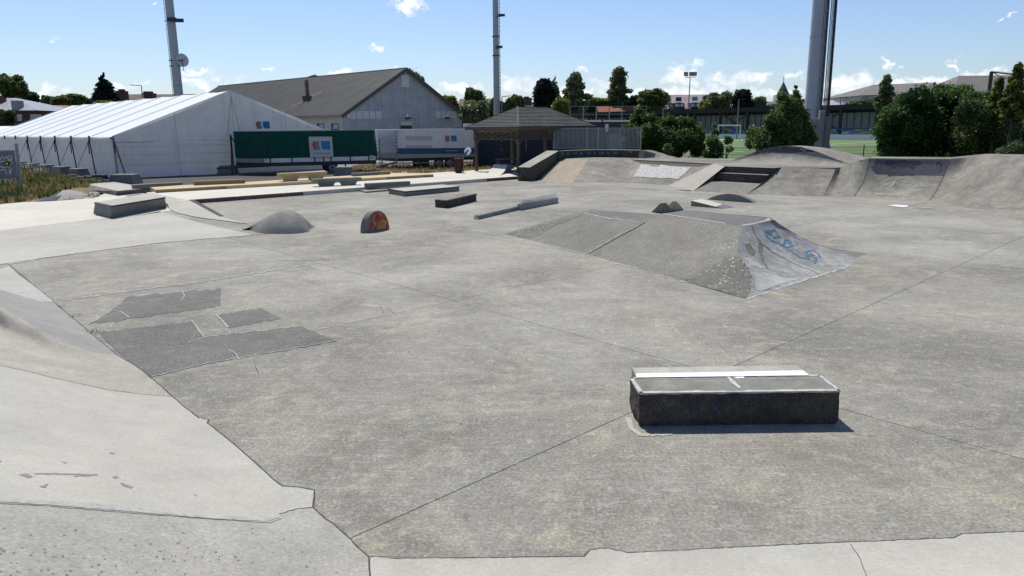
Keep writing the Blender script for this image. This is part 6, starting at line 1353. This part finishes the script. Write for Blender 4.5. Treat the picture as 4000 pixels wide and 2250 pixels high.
MB().add([W('4', 1700, 345, 181.5), W('4', 1762, 243, 181.5), W('4', 1830, 335, 181.5), W('4', 1830, 420, 181.5), W('4', 1700, 420, 181.5)], [(0, 1, 2, 3, 4)]).build('brick_gable', M_rbrick, h12); mesh('window', [W('4', *v_, 181.2) for v_ in ((1742, 275), (1758, 275), (1758, 290), (1742, 290))], [(0, 1, 2, 3)], M_glass, h12)
h13, _, _ = house('big_roofed_building', 'broad brown slab roof at the right edge behind the bushes', '4', ((1880, 400), (2700, 390)), ((1955, 222), (2650, 168)), 160, 160, 26, M_slate, M_render, cat='building')
h14, _, _ = house('low_shed', 'low shed with a pale grey roof right of the thick mast', '4', ((905, 435), (1150, 435)), ((905, 398), (1140, 393)), 200, 200, 10, mat('pale_metal_roof', (.34, .36, .40), .5), mat('purple_brick', (.12, .07, .075), .9), cat='building')
h15, _, _ = house('low_brown_house', 'small reddish roof left of the thick mast', '4', ((640, 470), (710, 470)), ((650, 410), (705, 412)), 200, 200, 10, M_btile, M_brick)
h16, _, _ = house('grey_hall', 'long grey-blue roof in the trees below the church spire', '4', ((385, 440), (500, 440)), ((385, 408), (500, 406)), 260, 260, 14, mat('blue_slate', (.07, .08, .10), .7), M_brick, cat='building')
# church
ch = thing('church_spire', 'dark pointed church spire on a pale stone tower in the distance', 'church', tuple(V((*W('4', 535, 400, 330).xy, 0)))); s0_ = W('4', 535, 352, 330); tp_s = W('4', 540, 245, 330); 
MB().tube(s0_, tp_s, 2.9, 8, .05).build('spire', M_slate if 0 else mat('blue_slate'), ch); MB().tube(tp_s, W('4', 541, 205, 330), .12, 5).build('weather_vane', M_black, ch); MB().box(s0_-UZ*9, (6.2, 6.2, 18)).build('tower', M_render, ch)
for s_ in (-1.2, 1.2): MB().box(s0_-UZ*2.5+V((s_, -3.15, 0)), (.9, .1, 2.2)).build('belfry_opening', M_black, ch)
# lamps
def lamp(label, c_, xb, top, d, head):
    v = W(c_, *top, d); b_ = V((W(c_, xb, top[1]+150, d).x, d, 0)); t = thing('street_lamp' if head != 'flood' else 'floodlight_mast', label, 'lamp post', tuple(b_)); MB().tube(b_, v, .13*d/120, 8, .07*d/120).build('pole', M_steel, t)
    if head == 'flood':
        MB().bar(v-V((1.2, 0, 0)), v+V((1.2, 0, 0)), .15).build('cross_arm', M_steel, t)
        for s_ in (-1, .2, 1.0): MB().box(v+V((s_, 0, .7)), (.9, .4, .9), .3).build('floodlight', M_steel, t)
    elif head == 'T':
        MB().bar(v-V((1.5, 0, 0)), v+V((1.5, 0, .1)), .12).build('lamp_head', M_dsteel, t)
    else: MB().bar(v, v+V((-1.6 if head == 'L' else 1.3, 0, .12)), .18, .1).build('lamp_head', M_dsteel, t)
lamp('thin street lamp above the brown roofs behind the tent', '1', 1147, (1143, 278), 112, 'L')
lamp('tall floodlight mast in front of the apartment block', '3', 2048, (2062, 210), 175, 'flood')
lamp('double-headed lamp post right of the thick mast', '4', 998, (1002, 378), 160, 'T')
lamp('small street lamp right of the middle mast', '3', 537, (540, 368), 120, 'R')
lamp('small lamp post in front of the dark round tree', '4', 168, (178, 390), 150, 'R')
lamp('thin lamp post before the green trees, left of the stand end', '3', 1843, (1843, 470), 130, 'R')
np_ = thing('net_pole', 'grey pole with a long slanting arm above the right bushes', 'pole', tuple(V((*W('4', 2195, 400, 70).xy, 0)))); a_ = W('4', 2222, 165, 70); MB().tube(V((W('4', 2180, 500, 70).x, 70, 0)), a_, .2, 8, .16).build('pole', M_dsteel, np_); MB().tube(a_, W('4', 2500, 195, 66), .11, 6).build('arm', M_dsteel, np_)
mb = MB(); prev = a_
for i in range(1, 13):
    q_ = lerp(a_, W('4', 2500, 215, 66), i/12)-UZ*(.35*sin(pi*i/12)); mb.tube(prev, q_, .035, 4); prev = q_
mb.build('rope', M_dsteel, np_)

# ================================================================ TREES AND BUSHES
LEAFV = [V((-.5, 0, 0)), V((0, -.28, .06)), V((.5, 0, 0)), V((0, .28, .06))]
def leaves(blobs, n, size, seed, droop=0., flatn=.0, shell=.55):
    """leaf faces scattered through lumpy blobs [(centre, radii)]"""
    rnd = random.Random(seed); vs = []; fs = []; vol = [b[1].x*b[1].y*b[1].z for b in blobs]; tot = sum(v**.75 for v in vol)
    nb_ = len(blobs)
    for (c_, r_), vv in zip(blobs, vol):
        for _ in range(int(n*vv**.75/tot)):
            d = V((rnd.gauss(0, 1), rnd.gauss(0, 1), rnd.gauss(0, 1))).normalized(); k_ = (shell+(1-shell)*rnd.random()**.6)*(1+.22*noise.noise(d*2.3+c_*.7))*(1.1 if rnd.random() < .12 else 1)
            k_ += .0 if rnd.random() < .7 else abs(rnd.gauss(0, .16)); p = c_+V((d.x*r_.x, d.y*r_.y, d.z*r_.z))*k_; s_ = size*rnd.uniform(.6, 1.4)
            e = V((rnd.gauss(0, 1), rnd.gauss(0, 1), rnd.gauss(0, 1)-droop)).normalized(); o_ = (d+V((rnd.gauss(0, .8), rnd.gauss(0, .8), rnd.gauss(0, .8)+flatn))).normalized(); f_ = o_.cross(e)
            if f_.length < .05: continue
            f_.normalize(); g2 = e; n_ = len(vs)
            vs += [p-g2*s_*.5, p-f_*s_*.3, p+g2*s_*.5, p+f_*s_*.3]; fs.append((n_, n_+1, n_+2, n_+3))
    return vs, fs
def crown_blobs(c_, w_, h_, kind, rnd):
    out = []
    if kind == 'round':
        for _ in range(22):
            a = rnd.uniform(0, 2*pi); z_ = rnd.uniform(-.45, .40); rr = .33*w_*sqrt(max(.12, 1-(z_/.56)**2)); out.append((c_+V((cos(a)*rr, sin(a)*rr, z_*h_)), V((w_*rnd.uniform(.13, .21), w_*.19, h_*rnd.uniform(.10, .16)))))
        out.append((c_-UZ*h_*.04, V((w_*.40, w_*.40, h_*.42))))
    elif kind == 'tall':
        for i in range(30):
            z_ = -.46+.94*i/29; rr = .34*w_*(1-max(0, z_+.1)*1.45)*rnd.uniform(.5, 1.1); a = i*2.4; out.append((c_+V((cos(a)*rr, sin(a)*rr, z_*h_)), V((w_*rnd.uniform(.09, .17), w_*.13, h_*rnd.uniform(.05, .09)))))
        out.append((c_-UZ*h_*.12, V((w_*.18, w_*.18, h_*.34))))
    elif kind == 'column':
        for i in range(9): z_ = -.42+.86*i/8; out.append((c_+V((rnd.uniform(-.05, .05)*w_, 0, z_*h_)), V((w_*.46*(1-abs(z_)**3*4.5), w_*.4, h_*.12))))
    elif kind == 'cone':
        for i in range(20):
            f_ = i/19; ww = w_*.5*(1-f_)**.85+.05*w_; 
            for k_ in range(max(1, int(6*(1-f_))+1)): a = k_*2*pi/max(1, int(6*(1-f_))+1)+i; out.append((c_+V((cos(a)*ww*.62, sin(a)*ww*.62, (-.5+f_)*h_)), V((ww*.48, ww*.48, h_*.028))))
    return out
TN = 0
def tree(name, label, c_, cx, ytop, ybase, wpx, d, kind, m, n=5200, size=.3, group=None, zb=None, sd=None, droop=0.):
    global TN; TN += 1
    dn = d
    if kind and 'ash' not in name and 'young' not in name:
        if c_ == '4' and cx < 1700: dn = max(d, 205 if cx < 900 else 178)
        if c_ == '3' and cx > 1240: dn = max(d, 236 if cx < 1850 else 215)
    if c_ == '3' and 1740 < cx < 1860: dn = 222
    if name == 'birch_tree': wpx *= 1.35; n = int(n*1.2)
    size *= dn/d; d = dn; rnd = random.Random(TN*13+5); tp_ = W(c_, cx, ytop, d); bs_ = W(c_, cx, ybase, d); zlow = bs_.z if zb is None else zb
    k_ = CR[c_][2]*d/FP; w_ = wpx*k_; base = V((tp_.x, d, -.06)); hh = tp_.z-zlow; ccn = V((tp_.x, d, (tp_.z+zlow)/2))
    t = thing(name, label, 'bush' if 'bush' in name or 'shrub' in name else 'tree', tuple(base), group)
    vs, fs = leaves(crown_blobs(ccn, w_, hh, kind, rnd), int(n*1.5), size*1.25, TN, droop, 0, .35 if kind != 'column' else .75)
    mesh('crown', vs, fs, m, t)['kind'] = 'stuff'
    mb = MB(); mb.tube(base, V((tp_.x, d, ccn.z)), max(.12, w_*.035), 8, w_*.02)
    for i in range(7):
        a = i*2.4; z_ = zlow+hh*(.1+.09*i); mb.tube(V((tp_.x, d, z_)), V((tp_.x+cos(a)*w_*.3, d+sin(a)*w_*.3, z_+hh*.22)), w_*.014, 5, w_*.005)
    if kind in ('tall',): mb.tube(V((tp_.x, d, ccn.z)), V((tp_.x, d, tp_.z-.3)), w_*.02, 6, .03)
    mb.build('trunk', M_bark, t); return t
tree('broadleaf_tree', 'big dark broadleaf tree behind the pale roofed house, far left', '1', 85, 192, 420, 195, 135, 'round', LG, 9000, .4)
tree('broadleaf_tree', 'lower round tree right of the big far-left tree', '1', 215, 330, 440, 160, 140, 'round', LD, 4000, .4)
tree('broadleaf_tree', 'small round tree left of the wide low tree by the orange roofs', '1', 385, 358, 445, 105, 150, 'round', LB, 3000, .4)
tree('broadleaf_tree', 'wide low green tree above the orange roofs', '1', 560, 345, 450, 260, 150, 'round', LG, 6000, .4)
tree('spruce_tree', 'tall dark blue-green spruce behind the tent', '1', 832, 182, 445, 205, 118, 'cone', LC, 12000, .34)
tree('broadleaf_tree', 'yellow-green bush crown under the spruce', '1', 845, 398, 445, 150, 112, 'round', LY, 2500, .3)
tree('broadleaf_tree', 'small dark tree tip left of the spruce', '1', 718, 385, 440, 50, 150, 'round', LD, 1200, .35)
tree('broadleaf_tree', 'small garden tree in front of the brick house, left edge', '1', 35, 470, 610, 150, 95, 'round', LD, 4500, .25)
tree('broadleaf_tree', 'dark leafy treetop peeking over the sports hall ridge', '2', 690, 200, 330, 170, 150, 'round', LP, 3000, .4)
tree('broadleaf_tree', 'treetop behind the peak of the sports hall', '2', 1490, 150, 330, 150, 160, 'round', LB, 3500, .4)
tree('broadleaf_tree', 'light green tree right of the sports hall corner', '3', 125, 362, 520, 150, 125, 'round', LY, 5000, .3)
tree('broadleaf_tree', 'dark cherry tree left of the middle mast', '3', 330, 305, 560, 190, 112, 'round', LG, 8500, .3)
tree('broadleaf_tree', 'olive green bushy tree beside the blue container', '3', 310, 400, 620, 230, 100, 'round', LB, 8500, .26)
tree('broadleaf_tree', 'dark tree directly behind the middle mast', '3', 490, 375, 560, 150, 135, 'round', LD, 4500, .3)
tree('broadleaf_tree', 'rounded tree between the middle mast and the brown roof', '3', 635, 360, 530, 170, 125, 'round', LG, 6000, .3)
tree('conifer_tree', 'dark bluish conifer left of the weeping birch', '3', 885, 240, 500, 170, 112, 'column', LC, 8000, .3)
tree('spruce_tree', 'thin sparse spruce right of the dark conifer', '3', 965, 205, 440, 110, 125, 'cone', LB, 3000, .3)
tree('birch_tree', 'weeping birch with hanging branches behind the pavilion', '3', 1128, 190, 520, 210, 112, 'tall', LB, 8000, .28, droop=1.5)
tree('birch_tree', 'tall slender birch in the middle distance', '3', 1488, 148, 470, 190, 135, 'tall', LB, 7500, .3, droop=.8)
tree('broadleaf_tree', 'yellow-green tree in front of the weeping birch', '3', 1010, 370, 520, 140, 95, 'round', LY, 4500, .25)
tree('broadleaf_tree', 'low dark tree behind the ball-stop fence', '3', 1270, 420, 520, 150, 105, 'round', LD, 4500, .25)
tree('broadleaf_tree', 'pale low tree between the two birches', '3', 1290, 370, 450, 150, 170, 'round', LY, 3000, .4)
tree('broadleaf_tree', 'pale low tree left of the slender birch', '3', 1390, 378, 440, 120, 165, 'round', LY, 3000, .4)
tree('broadleaf_tree', 'hazy dark tree right of the slender birch', '3', 1600, 362, 450, 100, 180, 'round', LD, 2500, .45)
tree('broadleaf_tree', 'large rounded tree left of the apartment block', '3', 1765, 312, 500, 250, 145, 'round', LG, 9500, .34)
tree('broadleaf_tree', 'broad yellowish tree right of the apartment dormers', '3', 2300, 335, 500, 230, 150, 'round', LB, 9000, .34)
tree('broadleaf_tree', 'yellow-green low tree in front of the apartment block', '3', 2210, 400, 500, 150, 148, 'round', LY, 4000, .34)
tree('yew_tree', 'very dark dense round tree behind the stand', '4', 208, 322, 500, 150, 150, 'column', LC, 9000, .35)
tree('broadleaf_tree', 'thin tree behind the very dark tree', '4', 185, 318, 400, 90, 165, 'round', LB, 1800, .35)
tree('broadleaf_tree', 'olive tree right of the very dark tree', '4', 335, 372, 500, 130, 155, 'round', LB, 5000, .33)
tree('broadleaf_tree', 'low trees by the grey-blue roof', '4', 430, 430, 500, 130, 158, 'round', LG, 3500, .33)
tree('broadleaf_tree', 'distant tree left of the thick mast', '4', 690, 390, 470, 90, 210, 'round', LD, 2000, .4)
tree('broadleaf_tree', 'green tree right of the pale shed roof', '4', 1180, 395, 480, 240, 118, 'round', LG, 6500, .3)
tree('young_tree', 'loose-leaved young tree in front of the long brick building', '4', 1375, 205, 470, 170, 75, 'tall', LB, 5200, .17)
tree('ash_tree', 'tall sparse bright green ash at the right edge', '4', 2440, 120, 560, 200, 44, 'tall', LY, 5200, .15)
tree('ash_tree', 'smaller sparse bright green ash left of the tall one at the right edge', '4', 2290, 225, 560, 150, 46, 'tall', LY, 3800, .14)
for k_, (x, y, w_) in enumerate([(1100, 415, 120), (1290, 400, 160), (1450, 380, 150), (1560, 340, 170), (1000, 440, 90)]):
    tree('broadleaf_tree', ['small tree under the pale shed roof edge', 'leafy tree below the eave of the long brick building', 'olive tree between the long brick building and the huge bush', 'tree crown rising behind the huge bush', 'low tree touching the stand roof right of the thick mast'][k_], '4', x, y, 520, w_, 112+k_*2, 'round', (LG, LB, LB, LG, LD)[k_], 5000, .28)
# foreground bushes behind the ramps, made of many lumps
def bush(name, label, c_, outline, d, m, n, size, seed, base_y, depth=3.):
    rnd = random.Random(seed); blobs = []
    for (x, y, r_) in outline:
        v = W(c_, x, y, d+rnd.uniform(-.3, .3)*depth); k_ = CR[c_][2]*d/FP; blobs.append((v, V((r_*k_*rnd.uniform(.85, 1.15), r_*k_*1.1, r_*k_*rnd.uniform(.8, 1.05)))))
    b_ = W(c_, sum(o[0] for o in outline)/len(outline), base_y, d); t = thing(name, label, 'bush', (b_.x, d, -.06))
    vs, fs = leaves(blobs, n, size, seed, 0, .3, .5); cr_ = mesh('foliage', vs, fs, m, t); cr_['kind'] = 'stuff'
    mb = MB()
    for (v, r_) in blobs[::2]: mb.tube(V((b_.x+(v.x-b_.x)*.4, d, -.06)), v, .05, 5, .02)
    mb.build('stems', M_bark, t); return t
bush('large_bush', 'huge dark green bush filling the right background behind the quarter pipe', '4', [(1380, 640, 95), (1400, 760, 90), (1430, 520, 90), (1400, 830, 70), (1520, 420, 90), (1540, 600, 130), (1520, 760, 110), (1650, 380, 95), (1680, 520, 130), (1680, 700, 140), (1820, 350, 90), (1830, 480, 130), (1840, 660, 150), (1980, 350, 80), (1960, 450, 110), (2000, 620, 160), (2000, 780, 110), (1760, 800, 90), (1600, 820, 70)], 50, LSH, 44000, .17, 3, 860, 5)
bush('large_bush', 'mid-green bush at the right edge joined to the huge dark bush', '4', [(2130, 440, 110), (2120, 600, 130), (2060, 520, 120), (2070, 700, 140), (2050, 400, 80), (2150, 760, 110), (2270, 480, 120), (2280, 640, 140), (2290, 800, 90), (2430, 560, 130), (2440, 720, 130), (2580, 520, 140), (2600, 700, 150), (2750, 600, 150)], 47, LG, 36000, .16, 5, 860, 4)
bush('low_bush', 'pale dusty weeds low at the right edge beyond the deck', '4', [(2360, 800, 50), (2430, 780, 60), (2480, 790, 60), (2300, 820, 40), (2600, 790, 70)], 42, LB, 6000, .10, 6, 850, 2)
bush('large_bush', 'large green bush right of the bar fence', '3', [(1560, 640, 60), (1580, 740, 70), (1640, 560, 70), (1640, 680, 90), (1740, 560, 55), (1750, 660, 90), (1750, 780, 80), (1880, 610, 85), (1880, 740, 100), (2000, 600, 80), (2010, 720, 100), (2100, 690, 85), (2120, 790, 70), (1950, 810, 60), (1700, 810, 50), (1650, 480, 28), (1725, 470, 22), (2060, 600, 50)], 50, LSH, 40000, .15, 9, 850, 4)
bush('sparse_shrub', 'light sparse shrub between the two dark bushes, before the pitch', '3', [(2255, 600, 16), (2262, 660, 30), (2240, 730, 50), (2290, 770, 45), (2260, 820, 60), (2370, 720, 30), (2380, 790, 30), (2350, 640, 22), (2200, 830, 40)], 47, LG, 4200, .13, 11, 860, 2)
bush('leafy_bush', 'tall leafy bush with upright shoots left of the thick mast', '4', [(640, 290, 14), (640, 330, 24), (640, 370, 32), (530, 320, 20), (530, 365, 40), (545, 430, 62), (620, 430, 60), (570, 510, 95), (480, 560, 80), (650, 540, 80), (580, 640, 120), (700, 620, 70), (430, 640, 75), (310, 680, 70), (280, 740, 50), (400, 730, 90), (520, 730, 100), (680, 720, 90), (780, 700, 40), (740, 660, 50)], 49, LG, 26000, .16, 12, 860, 3)
bush('small_bush', 'small pale-leaved shoot in front of the large bush right of the fence', '3', [(1880, 770, 25), (1890, 800, 30), (1860, 790, 22)], 46, LB, 700, .13, 14, 850, 1)
# dry grass mound
gm = bpy.data.meshes.new('grass_mound'); mb = MB(); g0 = V((-24.5, 36.5, 0)); rows = []
def moundz(x, y):
    u = ((x-g0.x)*.7+(y-g0.y)*.7)/2.6; v = (-(x-g0.x)*.7+(y-g0.y)*.7)/6.5; z = 1.25*exp(-(u*u*1.3+v*v*1.1))-.16; return max(z, -.06)+.12*noise.noise(V((x*.9, y*.9, 0)))*min(1, z*3)-.05
def groundz(x, y): return max(moundz(x, y), -.05)
for i in range(48):
    rows.append([V((-36+i*.42, 29+j*.42, moundz(-36+i*.42, 29+j*.42))) for j in range(44)])
mo = MB().grid(rows).build('grass_mound', mat('mound_earth', (.30, .22, .12), .95, col2=(.16, .16, .06), vs=.8, var=.3, fine=.4, fs=9), None, smooth=True); tag(mo, kind='structure')
def inside_grass(x, y):
    # in front: limited by the pale apron edge; right: by the tent
    e0, e1 = P('t', 0, 514), P('t', 120, 502); e2 = P('t', 150, 496); e3 = P('t', 235, 474)
    def side(a_, b_): return (b_.x-a_.x)*(y-a_.y)-(b_.y-a_.y)*(x-a_.x)
    return side(e0, e1) > 0 and side(e2, e3) > 0 and (x-c0.x)*nlt.x+(y-c0.y)*nlt.y > -.2
nlt = V((-.75, -.66, 0)); c0 = V((-24.7, 43.5, 0))
def tufts(name, label, n, h, m, seed, area, cond=None, wd=.014):
    rnd = random.Random(seed); vs = []; fs = []
    for _ in range(n):
        x = rnd.uniform(area[0], area[1]); y = rnd.uniform(area[2], area[3])
        if cond and not cond(x, y): continue
        if noise.noise(V((x*.5, y*.5, seed))) < rnd.uniform(-1.3, .25): continue
        b_ = V((x, y, groundz(x, y)))
        for k_ in range(5):
            a = rnd.uniform(0, 2*pi); l = h*rnd.uniform(.4, 1.2); dd = V((cos(a), sin(a), 0)); q_ = b_+dd*rnd.uniform(0, .12); s_ = V((-dd.y, dd.x, 0))*wd*rnd.uniform(.7, 1.6); n_ = len(vs)
            tp_ = q_+dd*l*rnd.uniform(.1, .6)+UZ*l; md = lerp(q_, tp_, .55)+UZ*l*.08; vs += [q_-s_, q_+s_, md+s_*.8, md-s_*.8, tp_]; fs += [(n_, n_+1, n_+2, n_+3), (n_+3, n_+2, n_+4)]
    o = mesh(name, vs, fs, m); tag(o, label, None, None, 'stuff'); return o
tufts('dry_grass', 'dry straw grass on the mound left of the tent', 26000, .24, M_straw, 3, (-36, -19.5, 29, 47), inside_grass)
tufts('green_weeds', 'green weeds growing through the dry grass on the left', 3200, .34, M_weed, 4, (-36, -19.5, 29, 40), inside_grass, .03)
tufts('flower_heads', 'small white flower heads in the grass on the left', 500, .42, M_flow, 5, (-32, -22, 29.5, 36), inside_grass, .03)
def sparse(label, c_, x, y, n, h, m, sp):
    p = P(c_, x, y, .02); mb = MB(); rnd = random.Random(int(x)); vs = []; fs = []
    for _ in range(n):
        a = rnd.uniform(0, 2*pi); l = h*rnd.uniform(.4, 1); dd = V((cos(a), sin(a), 0)); q_ = p+dd*rnd.random()*sp; s_ = V((1, 0, 0))*.012; n_ = len(vs); tp_ = q_+dd*l*.6+UZ*l; vs += [q_-s_, q_+s_, tp_]; fs.append((n_, n_+1, n_+2))
    o = mesh('weed', vs, fs, m); tag(o, label, 'plant')
sparse('dry weed tuft at the right end of the small pale hump', 'h', 1390, 1140, 60, .4, M_weed, .3); sparse('small dry weed on the seam of the pale hump', 'h', 1140, 1115, 25, .3, M_straw, .15); sparse('low straw tuft at the foot of the pale hump', 'h', 1030, 1168, 30, .15, M_straw, .3)
# asphalt and sandy strip by the trailers
yard = mesh('yard', [V((*P('t', 600, 470).xy, -.045)), V((*P('t', 1030, 437).xy, -.045)), V((*P('t', 1080, 425).xy, -.045)), V((-3, 80, -.045)), V((-50, 85, -.045)), V((-60, 60, -.045)), V((-28, 40, -.045))], [tuple(range(7))], M_grey_as); tag(yard, kind='structure')
tufts2 = tufts('yard_grass', 'patches of dry grass beneath the cream trailer', 5000, .2, M_straw, 8, (-12, 14, 48, 62), lambda x, y: True)
